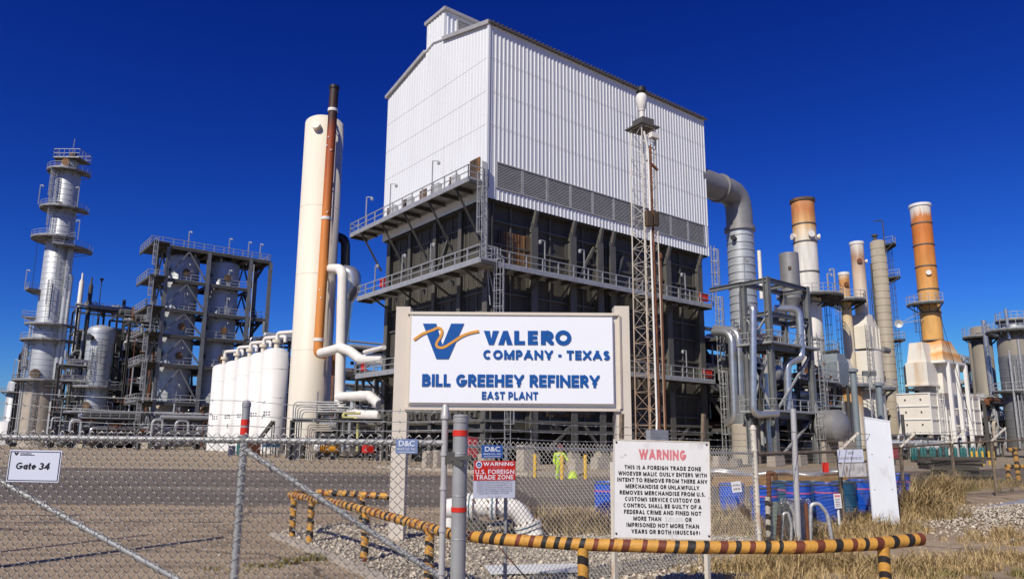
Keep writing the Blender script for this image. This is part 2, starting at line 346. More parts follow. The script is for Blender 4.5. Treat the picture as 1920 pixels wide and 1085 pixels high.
def ring_platform(root, c, z, r0, r1, a0, a1, matd='galvd', brackets=True, rail_mat='rail', step=1.5, n=None, h=1.07):
    """part of a circular walkway; angles in degrees (0 = +X, 270 = towards the camera)"""
    c = V((c[0], c[1], 0)); n = n or max(4, int((a1 - a0) / 18)); deck = MB(); rl = MB()
    P = [math.radians(a0 + (a1 - a0) * i / n) for i in range(n + 1)]
    inn = [c + V((math.cos(t) * r0, math.sin(t) * r0, z)) for t in P]; out = [c + V((math.cos(t) * r1, math.sin(t) * r1, z)) for t in P]
    for i in range(n):
        deck.poly([inn[i], out[i], out[i + 1], inn[i + 1]], (0, 0, .1)); deck.bar(out[i] + Z * -.05, out[i + 1] + Z * -.05, .1, .25)
    if brackets:
        for i in range(0, n + 1, 2): deck.bar(out[i] - Z * .1, inn[i] - Z * 1.1, .12); deck.bar(out[i] - Z * .1, inn[i] - Z * .1, .12)
    pl = deck.build('platform', matd, root)
    for i in range(n):
        p = out[i] + Z * .1; q = out[i + 1] + Z * .1
        rl.bar(p, p + Z * h, .06); rl.bar(p + Z * h, q + Z * h, .06); rl.bar(p + Z * h * .52, q + Z * h * .52, .05); rl.bar(p + Z * .08, q + Z * .08, .02, .16)
    rl.bar(out[-1] + Z * .1, out[-1] + Z * (.1 + h), .06)
    if a1 - a0 < 350:
        for e in (0, -1):
            p = inn[e] + Z * .1; q = out[e] + Z * .1; rl.bar(p + Z * h, q + Z * h, .06); rl.bar(p + Z * h * .52, q + Z * h * .52, .05)
    rl.build('railing', rail_mat, pl)
    return pl
def light_pole(root, p, h=2.6, arm=V((.5, 0, 0)), r=.045, rail='rail'):
    mb = MB(); p = V(p); mb.bar(p, p + Z * h, r * 1.8); mb.bar(p + Z * h, p + Z * h + arm, r * 1.5)
    o = mb.build('light_pole', rail, root); hd = MB(); q = p + Z * h + arm
    hd.lathe(q + Z * -.34, [(0, 0), (.12, .02), (.15, .2), (.08, .32), (0, .34)], 8); hd.build('lamp_head', 'galv', o)
    return o
def dome(r, z, k=0.5, n=6):
    """profile of a dished head on a cylinder ending at height z"""
    return [(r * math.cos(math.pi / 2 * i / n), z + r * k * math.sin(math.pi / 2 * i / n)) for i in range(n + 1)]
def text_mesh(s, bold=0.0, spacing=1.0, shear=0.0, res=3):
    cu = bpy.data.curves.new('t', 'FONT'); cu.body = s; cu.size = 1; cu.offset = bold; cu.space_character = spacing; cu.shear = shear; cu.resolution_u = res; cu.fill_mode = 'FRONT'
    o = bpy.data.objects.new('t', cu); COL.objects.link(o); dg = bpy.context.evaluated_depsgraph_get(); dg.update()
    me = bpy.data.meshes.new_from_object(o.evaluated_get(dg)); bpy.data.objects.remove(o); bpy.data.curves.remove(cu)
    return me
GLY = {}
def _arc(cx, cy, rx, ry, a0, a1, n=14): return [(cx + rx * math.cos(math.radians(a0 + (a1 - a0) * i / n)), cy + ry * math.sin(math.radians(a0 + (a1 - a0) * i / n))) for i in range(n + 1)]
def _glyphs():
    g = GLY; L = lambda *p: ('s', list(p)); Dg = lambda *p: ('d', list(p)); C = lambda p: ('s', p); RING = lambda p: ('c', p)
    g['A'] = (1.0, [Dg((0, 0), (.5, 1)), Dg((1, 0), (.5, 1)), L((.30, .26), (.70, .26))]); g['B'] = (.78, [L((0, 0), (0, 1)), C([(0, 1), (.5, 1)] + _arc(.5, .77, .42, .23, 90, -90) + [(0, .54)]), C([(0, .54), (.55, .54)] + _arc(.55, .27, .45, .27, 90, -90) + [(0, 0)])])
    g['C'] = (.92, [C(_arc(.52, .5, .52, .5, 48, 312, 22))]); g['D'] = (.9, [L((0, 0), (0, 1)), C([(0, 1), (.4, 1)] + _arc(.4, .5, .6, .5, 90, -90) + [(0, 0)])])
    g['E'] = (.68, [L((0, 0), (0, 1)), L((0, 1), (1, 1)), L((0, .5), (.92, .5)), L((0, 0), (1, 0))]); g['F'] = (.66, [L((0, 0), (0, 1)), L((0, 1), (1, 1)), L((0, .48), (.88, .48))])
    g['G'] = (.98, [C(_arc(.5, .5, .5, .5, 50, 352, 24)), L((1, .42), (.58, .42))]); g['H'] = (.86, [L((0, 0), (0, 1)), L((1, 0), (1, 1)), L((0, .5), (1, .5))]); g['I'] = (.0, [L((.5, 0), (.5, 1))])
    g['K'] = (.85, [L((0, 0), (0, 1)), Dg((.1, .42), (1, 1)), Dg((.3, .6), (1, 0))]); g['L'] = (.62, [L((0, 0), (0, 1)), L((0, 0), (1, 0))]); g['M'] = (1.12, [L((0, 0), (0, 1)), L((1, 0), (1, 1)), Dg((0, 1), (.5, .18)), Dg((1, 1), (.5, .18))])
    g['N'] = (.95, [L((0, 0), (0, 1)), L((1, 0), (1, 1)), Dg((0, 1), (1, 0))]); g['O'] = (1.04, [RING(_arc(.5, .5, .5, .5, 0, 360, 28))]); g['P'] = (.72, [L((0, 0), (0, 1)), C([(0, 1), (.5, 1)] + _arc(.5, .7, .5, .3, 90, -90) + [(0, .4)])])
    g['R'] = (.76, [L((0, 0), (0, 1)), C([(0, 1), (.5, 1)] + _arc(.5, .72, .48, .28, 90, -90) + [(0, .44)]), Dg((.42, .46), (1, 0))]); g['S'] = (.70, [C(_arc(.5, .76, .46, .24, 28, 262, 16) + _arc(.5, .25, .5, .25, 82, -152, 16))]); g['T'] = (.78, [L((0, 1), (1, 1)), L((.5, 0), (.5, 1))])
    g['U'] = (.84, [C([(0, 1), (0, .4)] + _arc(.5, .4, .5, .4, 180, 360) + [(1, 1)])]); g['V'] = (.95, [Dg((0, 1), (.5, 0)), Dg((1, 1), (.5, 0))]); g['W'] = (1.4, [Dg((0, 1), (.26, 0)), Dg((.5, 1), (.26, 0)), Dg((.5, 1), (.74, 0)), Dg((1, 1), (.74, 0))])
    g['X'] = (.92, [Dg((0, 0), (1, 1)), Dg((0, 1), (1, 0))]); g['Y'] = (.92, [Dg((0, 1), (.5, .42)), Dg((1, 1), (.5, .42)), L((.5, .5), (.5, 0))]); g['Z'] = (.8, [L((0, 1), (1, 1)), L((0, 0), (1, 0)), Dg((0, 0), (1, 1))])
    g['0'] = (.72, [RING(_arc(.5, .5, .5, .5, 0, 360, 24))]); g['1'] = (.35, [L((1, 0), (1, 1)), Dg((1, 1), (.1, .8))]); g['2'] = (.7, [C(_arc(.5, .72, .46, .28, 160, -35, 14) + [(0, 0)]), L((0, 0), (1, 0))]); g['3'] = (.7, [C(_arc(.45, .76, .46, .24, 150, -90, 14)), C(_arc(.45, .27, .52, .27, 90, -150, 14))])
    g['4'] = (.78, [L((.72, 0), (.72, 1)), Dg((.72, 1), (0, .28)), L((0, .26), (1, .26))]); g['5'] = (.7, [L((.92, 1), (.14, 1)), L((.14, 1), (.05, .52)), C([(.05, .55)] + _arc(.45, .31, .5, .31, 95, -150, 16))]); g['6'] = (.7, [RING(_arc(.5, .31, .5, .31, 0, 360, 18)), Dg((.03, .38), (.5, 1))]); g['9'] = (.7, [RING(_arc(.5, .69, .5, .31, 0, 360, 18)), Dg((.97, .62), (.5, 0))])
    g['8'] = (.7, [RING(_arc(.5, .76, .42, .24, 0, 360, 18)), RING(_arc(.5, .26, .5, .26, 0, 360, 18))]); g['$'] = (.7, g['S'][1] + [L((.5, -.1), (.5, 1.1))]); g['('] = (.44, [C(_arc(1.4, .5, 1.3, .75, 140, 220, 10))]); g[')'] = (.44, [C(_arc(-.4, .5, 1.3, .75, 40, -40, 10))]); g['-'] = (.34, [L((0, .42), (1, .42))]); g['.'] = (.0, [L((.5, 0), (.5, .01))]); g[','] = (.0, [L((.5, -.12), (.5, .02))])
    g['a'] = (.58, [RING(_arc(.46, .30, .46, .30, 0, 360, 18)), L((1, 0), (1, .62))]); g['t'] = (.38, [C([(.45, .92), (.45, .12)] + [(.55, .02), (.95, 0)]), L((0, .6), (1, .6))]); g['e'] = (.62, [C([(.02, .33), (.98, .33)] + _arc(.5, .31, .48, .31, 8, 318, 20))])
_glyphs()
def _clip(poly, lo, hi, ax):
    for sgn, lim in ((1, lo), (-1, -hi)):
        out = []
        for i in range(len(poly)):
            p, q = poly[i - 1], poly[i]; a, b = sgn * p[ax] - lim, sgn * q[ax] - lim
            if a >= 0: out.append(p)
            if a * b < 0: f = a / (a - b); out.append((p[0] + (q[0] - p[0]) * f, p[1] + (q[1] - p[1]) * f))
        poly = out
        if len(poly) < 3: return []
    return poly
def stroke_text(s, t=.24, gap=.16, space=.45, italic=0.0):
    """list of polygons (x, y) of heavy block capitals, 1 high, from short pen strokes of width t"""
    P = []; x = 0
    for ch in s:
        if ch == ' ': x += space; continue
        w, strokes = GLY[ch]; W_ = max(w, t) if w > 0 else t; low = ch in 'ate'; H = 1.0
        for kind, pts in strokes:
            q = [(t / 2 + u * (W_ - t), t / 2 + v * (H - t)) for u, v in pts]; n = len(q)
            if kind == 'c': q = q[:-1]; n = len(q)
            ext = {'s': t / 2, 'd': t, 'c': 0}[kind]
            if ext:
                for e, o_ in ((0, 1), (n - 1, n - 2)):
                    dx_, dy_ = q[e][0] - q[o_][0], q[e][1] - q[o_][1]; l_ = math.hypot(dx_, dy_) or 1
                    if n > 3 and kind == 's' and ch in 'CGS()235ae': continue
                    q[e] = (q[e][0] + dx_ / l_ * ext, q[e][1] + dy_ / l_ * ext)
            Lf = []; Rt = []
            for i in range(n):
                a = q[i - 1] if (i > 0 or kind == 'c') else None; b = q[(i + 1) % n] if (i < n - 1 or kind == 'c') else None; c = q[i]; nn = []
                if a: d = (c[0] - a[0], c[1] - a[1]); l_ = math.hypot(*d) or 1; nn.append((-d[1] / l_, d[0] / l_))
                if b: d = (b[0] - c[0], b[1] - c[1]); l_ = math.hypot(*d) or 1; nn.append((-d[1] / l_, d[0] / l_))
                m_ = (sum(k[0] for k in nn), sum(k[1] for k in nn)); l_ = math.hypot(*m_) or 1; m_ = (m_[0] / l_, m_[1] / l_); k_ = min(1.6, 1 / max(.3, m_[0] * nn[0][0] + m_[1] * nn[0][1])) * t / 2
                Lf.append((c[0] + m_[0] * k_, c[1] + m_[1] * k_)); Rt.append((c[0] - m_[0] * k_, c[1] - m_[1] * k_))
            quads = [[Rt[i], Rt[(i + 1) % n], Lf[(i + 1) % n], Lf[i]] for i in range(n if kind == 'c' else n - 1)]
            if kind == 'd': quads = [_clip(_clip(k, 0, 1, 1), 0, W_, 0) for k in quads]
            P.append([[(x + u + italic * v, v) for u, v in k] for k in quads if len(k) > 2])
        x += W_ + gap
    return P
def block_letters(parent, s, m, x0, x1, y0, y1, org, ux, uy, depth=0.0, t=.24, gap=.16, space=.45, italic=0.0, name='lettering'):
    S = stroke_text(s, t, gap, space, italic); xs = [p[0] for k in S for q in k for p in q]; mn, mx = min(xs), max(xs); sc = (x1 - x0) / (mx - mn); sy = y1 - y0; n = V(ux).cross(V(uy)).normalized(); mb = MB(); o = V(org)
    for i, k in enumerate(S):
        lift = depth + .0015 + .0004 * (i % 5)
        for q in k:
            pts = [o + V(ux) * (x0 + (u - mn) * sc) + V(uy) * (y0 + v * sy) for u, v in q]
            if depth > 0: mb.poly(pts, n * lift)
            else: mb.add([p + n * lift for p in pts], [tuple(range(len(pts)))])
    return mb.build(name, m, parent)
def lettering(parent, s, m, x0, x1, y0, y1, org, ux, uy, depth=0.0, bold=0.02, spacing=1.0, shear=0.0, name='lettering', keep=False):
    """words filling the rectangle x0..x1, y0..y1 of a board whose corner is org and axes ux, uy (metres)"""
    me = text_mesh(s, bold, spacing, shear); co = np.empty(len(me.vertices) * 3, np.float32); me.vertices.foreach_get('co', co); co = co.reshape(-1, 3)
    mn = co.min(0); mxx = co.max(0); nrm = V(ux).cross(V(uy)).normalized()
    sx = (x1 - x0) / (mxx[0] - mn[0]); sy = (y1 - y0) / (mxx[1] - mn[1])
    mb = MB(); vs = [V(org) + V(ux) * (x0 + (c[0] - mn[0]) * sx) + V(uy) * (y0 + (c[1] - mn[1]) * sy) for c in co]
    fs = [tuple(p.vertices) for p in me.polygons]
    if depth <= 0: mb.add([v + nrm * .003 for v in vs], fs)
    else:
        n = len(vs); mb.add([v + nrm * depth for v in vs], fs); edges = {}
        for f in fs:
            for a, b in zip(f, f[1:] + f[:1]): edges[(a, b)] = 1
        side = [(a, b) for (a, b) in edges if (b, a) not in edges]
        mb.add(vs + [v + nrm * depth for v in vs], [(a, b, n + b, n + a) for a, b in side])
    bpy.data.meshes.remove(me)
    return mb.build(name, m, parent)

# ================================================================== THE GROUND
def ground_mat():
    m = bpy.data.materials.new('dusty_ground'); m.use_nodes = True
    n = m.node_tree.nodes; l = m.node_tree.links; b = n['Principled BSDF']; b.inputs['Roughness'].default_value = 0.95; b.inputs['Specular IOR Level'].default_value = 0.15
    tc = n.new('ShaderNodeTexCoord')
    def noise(sc, det=6, stretch=None, rough=.6):
        z = n.new('ShaderNodeTexNoise'); z.inputs['Scale'].default_value = sc; z.inputs['Detail'].default_value = det; z.inputs['Roughness'].default_value = rough
        if stretch:
            mp = n.new('ShaderNodeMapping'); mp.inputs['Scale'].default_value = stretch; l.new(tc.outputs['Object'], mp.inputs[0]); l.new(mp.outputs[0], z.inputs['Vector'])
        else: l.new(tc.outputs['Object'], z.inputs['Vector'])
        return z.outputs[0]
    def ramp(src, p0, p1, c0, c1):
        r = n.new('ShaderNodeValToRGB'); r.color_ramp.elements[0].position = p0; r.color_ramp.elements[1].position = p1
        r.color_ramp.elements[0].color = (*c0, 1); r.color_ramp.elements[1].color = (*c1, 1); l.new(src, r.inputs[0]); return r.outputs[0]
    base = ramp(noise(0.35, 8), .3, .7, (.29, .220, .148), (.41, .320, .220))
    dirt = ramp(noise(1.3, 10, (1, 1, 1), .7), .48, .66, (0, 0, 0), (1, 1, 1))
    mx = n.new('ShaderNodeMix'); mx.data_type = 'RGBA'; mx.inputs[7].default_value = (.20, .155, .11, 1); l.new(dirt, mx.inputs[0]); l.new(base, mx.inputs[6])
    sp = ramp(noise(14, 8, (1, 1, 1), .75), .58, .70, (0, 0, 0), (1, 1, 1))
    mx2 = n.new('ShaderNodeMix'); mx2.data_type = 'RGBA'; mx2.inputs[7].default_value = (.13, .105, .08, 1); l.new(sp, mx2.inputs[0]); l.new(mx.outputs[2], mx2.inputs[6])
    vo = n.new('ShaderNodeTexVoronoi'); vo.feature = 'DISTANCE_TO_EDGE'; vo.inputs['Scale'].default_value = .22
    wv = n.new('ShaderNodeTexNoise'); wv.inputs['Scale'].default_value = 1.1; wv.inputs['Detail'].default_value = 6; l.new(tc.outputs['Object'], wv.inputs['Vector'])
    ad = n.new('ShaderNodeMix'); ad.data_type = 'VECTOR'; ad.inputs[0].default_value = .5; l.new(tc.outputs['Object'], ad.inputs[4]); l.new(wv.outputs[1], ad.inputs[5]); l.new(ad.outputs[1], vo.inputs['Vector'])
    ck = ramp(vo.outputs[0], .0, .006, (1, 1, 1), (0, 0, 0))
    mx3 = n.new('ShaderNodeMix'); mx3.data_type = 'RGBA'; mx3.inputs[7].default_value = (.07, .055, .042, 1); l.new(ck, mx3.inputs[0]); l.new(mx2.outputs[2], mx3.inputs[6])
    oil = ramp(noise(.5, 7, (.35, 1.3, 1), .68), .62, .74, (0, 0, 0), (.6, .6, .6))
    mx4 = n.new('ShaderNodeMix'); mx4.data_type = 'RGBA'; mx4.inputs[7].default_value = (.125, .10, .078, 1); l.new(oil, mx4.inputs[0]); l.new(mx3.outputs[2], mx4.inputs[6])
    l.new(mx4.outputs[2], b.inputs['Base Color'])
    bp = n.new('ShaderNodeBump'); bp.inputs['Strength'].default_value = .5; bp.inputs['Distance'].default_value = .03; l.new(noise(18, 8, None, .75), bp.inputs['Height']); l.new(bp.outputs[0], b.inputs['Normal'])
    return m
M['ground'] = ground_mat()
def coords(lo, hi, step, far):
    a = list(np.arange(lo, hi + 1e-6, step)); d = step
    lo2 = []; x = lo
    while x > -far: d *= 1.6; x -= d; lo2.append(x)
    hi2 = []; x = hi; d = step
    while x < far: d *= 1.6; x += d; hi2.append(x)
    return np.array(lo2[::-1] + a + hi2)
gx = coords(-14, 32, .5, 3000); gy = coords(2, 40, .5, 3000)
XX, YY = np.meshgrid(gx, gy); ZZ = np.vectorize(gz)(XX, YY)
nxp, nyp = len(gx), len(gy)
idx = np.arange(nxp * nyp).reshape(nyp, nxp)
gf = np.stack([idx[:-1, :-1], idx[:-1, 1:], idx[1:, 1:], idx[1:, :-1]], -1).reshape(-1, 4)
structure(np_mesh('ground', np.stack([XX.ravel(), YY.ravel(), ZZ.ravel()], -1), gf, 'ground', smooth=True))
def sheet(name, outline, z, m, wob=0.35, seed=1, step=1.0):
    """a thin ground sheet with an uneven edge, following the lie of the land"""
    r = random.Random(seed); pts = []
    for (a, b) in zip(outline, outline[1:] + outline[:1]):
        a = V((*a, 0)); b = V((*b, 0)); k = max(1, int((b - a).length / step))
        for i in range(k):
            p = a + (b - a) * (i / k); w = wob * (r.random() - .5); d = (b - a).normalized(); pts.append(p + V((-d.y, d.x, 0)) * w)
    mb = MB(); mb.add([p + Z * (z + gz(p.x, p.y)) for p in pts], [tuple(range(len(pts)))])
    return structure(mb.build(name, m))
M['asphalt'] = mat('dusty_asphalt', (0.148, 0.124, 0.104), 0.92, 0, 0.22, 0.25, (0.35, 1, 1), (0.26, 0.215, 0.165), 0.42, 0.16, (.35, 1, 1), bump=.35, bscale=25, spec=.15, stain2=(0.06, 0.055, 0.052), amt2=0.18)
M['apron'] = mat('pale_concrete_ground', (0.33, 0.265, 0.185), 0.95, 0, 0.14, .3, (.5, 1, 1), (0.2, .16, .11), .28, .3, (.5, 1, 1), spec=.15)
M['tread'] = mat('rubber_darkened_ground', (0.135, 0.115, 0.095), 0.95, 0, 0.3, 1.2, (.5, 1, 1), (.25, .2, .15), .35, .5, (.4, 1, 1), spec=.1)
sheet('road', [(-160, 29), (-60, 23.5), (-20, 21.2), (0, 21), (8.5, 22.8), (22, 29), (60, 42), (170, 80), (170, 112), (60, 72), (30, 51.5), (2, 37.5), (-20, 45), (-60, 50), (-160, 58)], .004, 'asphalt', .7, 3)
sheet('concrete_apron', [(-160, 58.6), (-60, 50.6), (-20, 45.5), (2, 38), (30, 52.2), (60, 73), (170, 113), (170, 260), (-160, 260)], .006, 'apron', .3, 5, 3)
for i, (x, y, L, w) in enumerate(((-18, 19.2, 9, .55), (-14.5, 17.6, 8, .4), (-9.5, 16.4, 6, .25), (-17, 15.6, 7, .25), (-6.5, 18.6, 5, .3))):
    sheet('tyre_mark', [(x - L / 2, y - w / 2), (x + L / 2, y - w / 2 + .4), (x + L / 2, y + w / 2 + .4), (x - L / 2, y + w / 2)], .003, 'tread', .25, 20 + i, .5)

# ================================================================== THE MAIN BUILDING
C0 = V((-2.05, 54.0, 0))
def B(t, s, z): return C0 + E1 * t + E2 * s + Z * z
def onplane(px, py, P, n):
    r = ray(px, py); t = (P - O).dot(n) / r.dot(n); return O + r * t
def RT(px, py, off=0.0): return (onplane(px, py, C0 - E2 * off, E2) - C0).dot(E1)
def LT(px, py, off=0.0): return (onplane(px, py, C0 - E1 * off, E1) - C0).dot(E2)
W, D = 28.55, 16.95; ZE = 35.62; ZS = 20.68
def ribs(mb, p0, d, L, zb, zt, nrm, pitch=.42, depth=.045, mi=0):
    prof = [(0, 0), (.60, 0), (.68, 1), (.90, 1), (.98, 0)]; ts = []; k = 0
    while k * pitch < L:
        for a, h in prof:
            t = (k + a) * pitch
            if t < L: ts.append((t, h))
        k += 1
    ts.append((L, 0))
    vs = []
    for t, h in ts:
        p = V(p0) + V(d) * t + V(nrm) * (depth * h)
        vs.append(V((p.x, p.y, zb(t) if callable(zb) else zb))); vs.append(V((p.x, p.y, zt(t) if callable(zt) else zt)))
    mb.add(vs, [(2 * i, 2 * i + 2, 2 * i + 3, 2 * i + 1) for i in range(len(ts) - 1)], mi)
bld = thing('heater_building', 'tall building clad in white ribbed metal above dark steel walls ringed with walkways', 'building', C0)
def roofz(s): return ZE + .245 * min(s, D - s)
w = MB()
ribs(w, B(0, 0, 0), E1, W, 23.88, ZE, -E2); ribs(w, B(0, 0, 0), E1, W, ZS, 21.63, -E2)
ribs(w, B(0, 0, 0), E1, .85, 21.63, 23.88, -E2); ribs(w, B(27.85, 0, 0), E1, .7, 21.63, 23.88, -E2)
ribs(w, B(0, 0, 0), E2, D, ZS, lambda s: roofz(s), -E1, .45, .022)
w.add([B(W, 0, ZS), B(W, D, ZS), B(W, D, ZE), B(W, D / 2, roofz(D / 2)), B(W, 0, ZE)], [(0, 1, 2, 3, 4)])
w.add([B(0, D, ZS), B(0, D, ZE), B(W, D, ZE), B(W, D, ZS)], [(0, 1, 2, 3)])
w.box(B(-.03, -.03, (ZS + ZE) / 2), .2, .2, ZE - ZS, E1, E2)
w.build('wall', 'clad', bld)
mb = MB()
for zz in (26.9, 29.8, 32.7):                                   # lap seams of the sheets
    mb.bar(B(.1, -.066, zz), B(W, -.066, zz), .008, .025); mb.bar(B(-.03, .1, zz), B(-.03, D - .05, zz), .008, .02)
mb.build('sheet_seam', 'seam', bld)
rf = MB()
rf.poly([B(-.15, -.2, ZE + .02), B(W + .2, -.2, ZE + .02), B(W + .2, D / 2, roofz(D / 2) + .07), B(-.15, D / 2, roofz(D / 2) + .07)], Z * .12)
rf.poly([B(-.15, D / 2, roofz(D / 2) + .075), B(W + .2, D / 2, roofz(D / 2) + .075), B(W + .2, D + .2, ZE + .02), B(-.15, D + .2, ZE + .02)], Z * .12)
roof = rf.build('roof', 'clad', bld)
mb = MB(); mb.bar(B(-.2, -.24, ZE + .05), B(W + .25, -.24, ZE + .05), .12, .22)
k = .3
while k < W: mb.box(B(k, -.28, ZE + .2), .12, .1, .1, E1, E2); k += .45
mb.build('eaves_trim', 'trimdark', roof)
for a, b in ((0, 6.8), (9.85, D)):
    mb = MB(); mb.bar(B(-.2, a - (.2 if a == 0 else 0), roofz(a) + (.04 if a == 0 else .1)), B(-.2, b + (.2 if b == D else 0), roofz(b) + .1), .14, .34); mb.build('verge_trim', 'trim', roof)
# ridge monitor with its louvre
mo = MB(); s0, s1, zm = 6.8, 9.8, 40.2
ribs(mo, B(-.02, s0, 0), E2, s1 - s0, lambda s: roofz(s + s0) - .05, zm, -E1, .45, .05)
ribs(mo, B(0, s0, 0), E1, W, roofz(s0), zm, -E2, .45, .06); mo.add([B(0, s1, 37), B(W, s1, 37), B(W, s1, zm), B(0, s1, zm)], [(0, 1, 2, 3)]); mo.add([B(W, s0, 37), B(W, s1, 37), B(W, s1, zm), B(W, s0, zm)], [(0, 1, 2, 3)])
mono = mo.build('roof_monitor', 'clad', bld)
mb = MB(); mb.box(B(W / 2, (s0 + s1) / 2, zm + .16), W + .4, s1 - s0 + .5, .3, E1, E2); mb.build('monitor_cap', 'trim', mono)
def louver(root, p, d, L, z0, z1, nrm, n, name='louver_panel'):
    mb = MB(); p = V(p); d = V(d); nrm = V(nrm)
    mb.box(p + d * (L / 2) + Z * ((z0 + z1) / 2) - nrm * .12, L, .02, z1 - z0, d, nrm, 1)
    for i in range(n):
        z = z0 + .06 + (z1 - z0 - .12) * (i + .5) / n; h = (z1 - z0) / n
        mb.box(p + d * (L / 2) + Z * z, L - .1, .018, h * .95, d, (nrm + Z * .75).normalized(), 0, ec=(Z - nrm * .75).normalized())
    for t in (0.04, L - .04): mb.bar(p + d * t + Z * z0, p + d * t + Z * z1, .09, .16)
    for z in (z0 + .04, z1 - .04): mb.bar(p + Z * z, p + d * L + Z * z, .16, .08)
    return mb.build(name, ['louver', 'dark'], root)
louver(mono, B(1.3, s0 - .1, 0), E1, 7.2, 38.0, 39.85, -E2, 14)
for i in range(10): louver(bld, B(.9 + 2.695 * i, -.03, 0), E1, 2.68, 21.65, 23.86, -E2, 16)
# dark lower walls of welded plate
lw = MB(); a, b = .9, .9
lw.box(B(W / 2 - .1, D / 2, 11.75), W - 2 * a, D - 2 * b, 18.1, E1, E2)
lw.box(B(W / 2, D / 2, ZS - .06), W - .3, D - .3, .1, E1, E2)
low = lw.build('lower_wall', 'steel', bld)
st = MB()
for z in (4.2, 6.2, 9.6, 11.8, 13.4, 17.3, 19.2):
    st.bar(B(a, b - .12, z), B(W - a, b - .12, z), .26, .14); st.bar(B(a - .12, b, z), B(a - .12, D - b, z), .26, .14)
rt = [RT(x, y, .2) for x, y in ((1008, 405), (1080, 422), (1131, 437), (1154, 444), (1258, 469), (1317, 486))]
mid = [(p + q) / 2 for p, q in zip([.9] + rt[:-1], rt)]
for t in mid: st.bar(B(t, b - .1, 3.3), B(t, b - .1, 20.7), .12, .2, up=E2)
for k in range(1, 12): st.bar(B(a - .1, a + k * (D - 2 * a) / 12, 3.3), B(a - .1, a + k * (D - 2 * a) / 12, 20.7), .1, .2, up=E1)
st.build('plate_stiffener', 'steel2', low)
def column(t, s, z0, z1, wdt=.5, knee=None):
    mb = MB(); mb.ibeam(B(t, s, z0), B(t, s, z1), wdt, wdt, .06, up=E2 if knee is not None else E1)
    if knee is not None: mb.bar(B(t, s, 18.9), B(t, s, 18.9) + knee * .5 + Z * 1.75, .5, .3)
    o = mb.build('column', 'steel2', bld); f = MB(); f.box(B(t, s, .45), .95, .95, .9, E1, E2); f.box(B(t, s, .95), .6, .6, .1, E1, E2); f.build('footing', 'concrete', o); return o
for t in rt: column(t, .5, .9, 19.6, .72, -E2)
column(.6, .55, .9, 20.7, .6)
column(.6, D - .7, .9, 20.7, .6)
for s in (4.2, 8.1, 12.4): column(.55, s, .9, 20.6, .45)
for t in (5.5, 12, 19, 26):
    for s in (5, 11, 16): column(t, s, .9, 3.3, .5)
for t_, z_, l_, h_ in ((3.6, 17.0, 3.6, 3.0), (9.2, 4.9, 5.0, 2.2), (15.5, 4.9, 3.4, 2.2)):
    mb = MB(); mb.box(B(t_, .76, z_), l_, .05, h_, E1, E2)
    for t in np.arange(t_ - l_ / 2 + .2, t_ + l_ / 2, .6): mb.bar(B(t, .70, z_ - h_ / 2), B(t, .70, z_ + h_ / 2), .07, .1)
    mb.build('rusted_panel', 'rustpanel', bld)
mb = MB()
for z in (3.35, 2.6):
    mb.bar(B(.3, .3, z), B(W - .5, .3, z), .3, .22); mb.bar(B(.3, .3, z), B(.3, D, z), .3, .22)
mb.build('base_beam', 'steel2', bld)
for s in np.arange(2.2, 16, 1.35):
    mb = MB(); mb.box(B(.70, s, 4.0), .3, .8, .8, E1, E2); mb.lathe(B(.55, s, 4.0), [(.16, 0), (.16, .3), (0, .3)], 8, -E1); mb.build('burner_box', 'steel2', bld)
for t0, t1 in ((6.5, 9.3), (12.8, 10.5), (18, 15.6), (22, 24.5)): mb = MB(); mb.bar(B(t0, .3, .9), B(t1, .3, 3.3), .25); mb.build('knee_brace', 'steel2', bld)
mb = MB(); mb.box(B(W / 2, D / 2 + .3, 1.45), W - 3.0, D - 3.4, 2.9, E1, E2); mb.build('shade_infill', 'dark', bld)  # black box added under the building to stand for the darkness there
for t0, t1 in ((10.2, 12.4), (14.8, 16.2)):
    mb = MB(); mb.bar(B(t0, .6, 15.4), B(t1, .6, 18.9), .22); mb.build('wall_brace', 'steel2', bld)
# doors and hatches along the upper walkway
for i, (x0, x1, y, h, cover) in enumerate(((883, 901, 331, 2.5, 0), (845, 853, 337, 1.3, 1), (810, 819, 352, 1.35, 1), (789, 801, 364, 1.4, 0), (758, 769, 378, 1.35, 1), (728, 739, 392, 1.3, 1))):
    sa = LT(x0, y); sb = LT(x1, y); mb = MB(); z0 = 21.8 if i == 0 else 22.5
    mb.box(B(-.09, (sa + sb) / 2, z0 + h / 2), .08, abs(sa - sb), h, E1, E2); mb.bar(B(-.14, (sa + sb) / 2, z0 + .2), B(-.14, (sa + sb) / 2, z0 + h - .2), .1)
    o = mb.build('door' if i == 0 else 'hatch', 'rustpanel', bld)
    if cover:
        mb = MB(); s = min(sa, sb); mb.box(B(-.25, s - .45, z0 + h * .45), .3, .8, h * .85, E1, E2); mb.build('hatch_cover', 'louver', o)
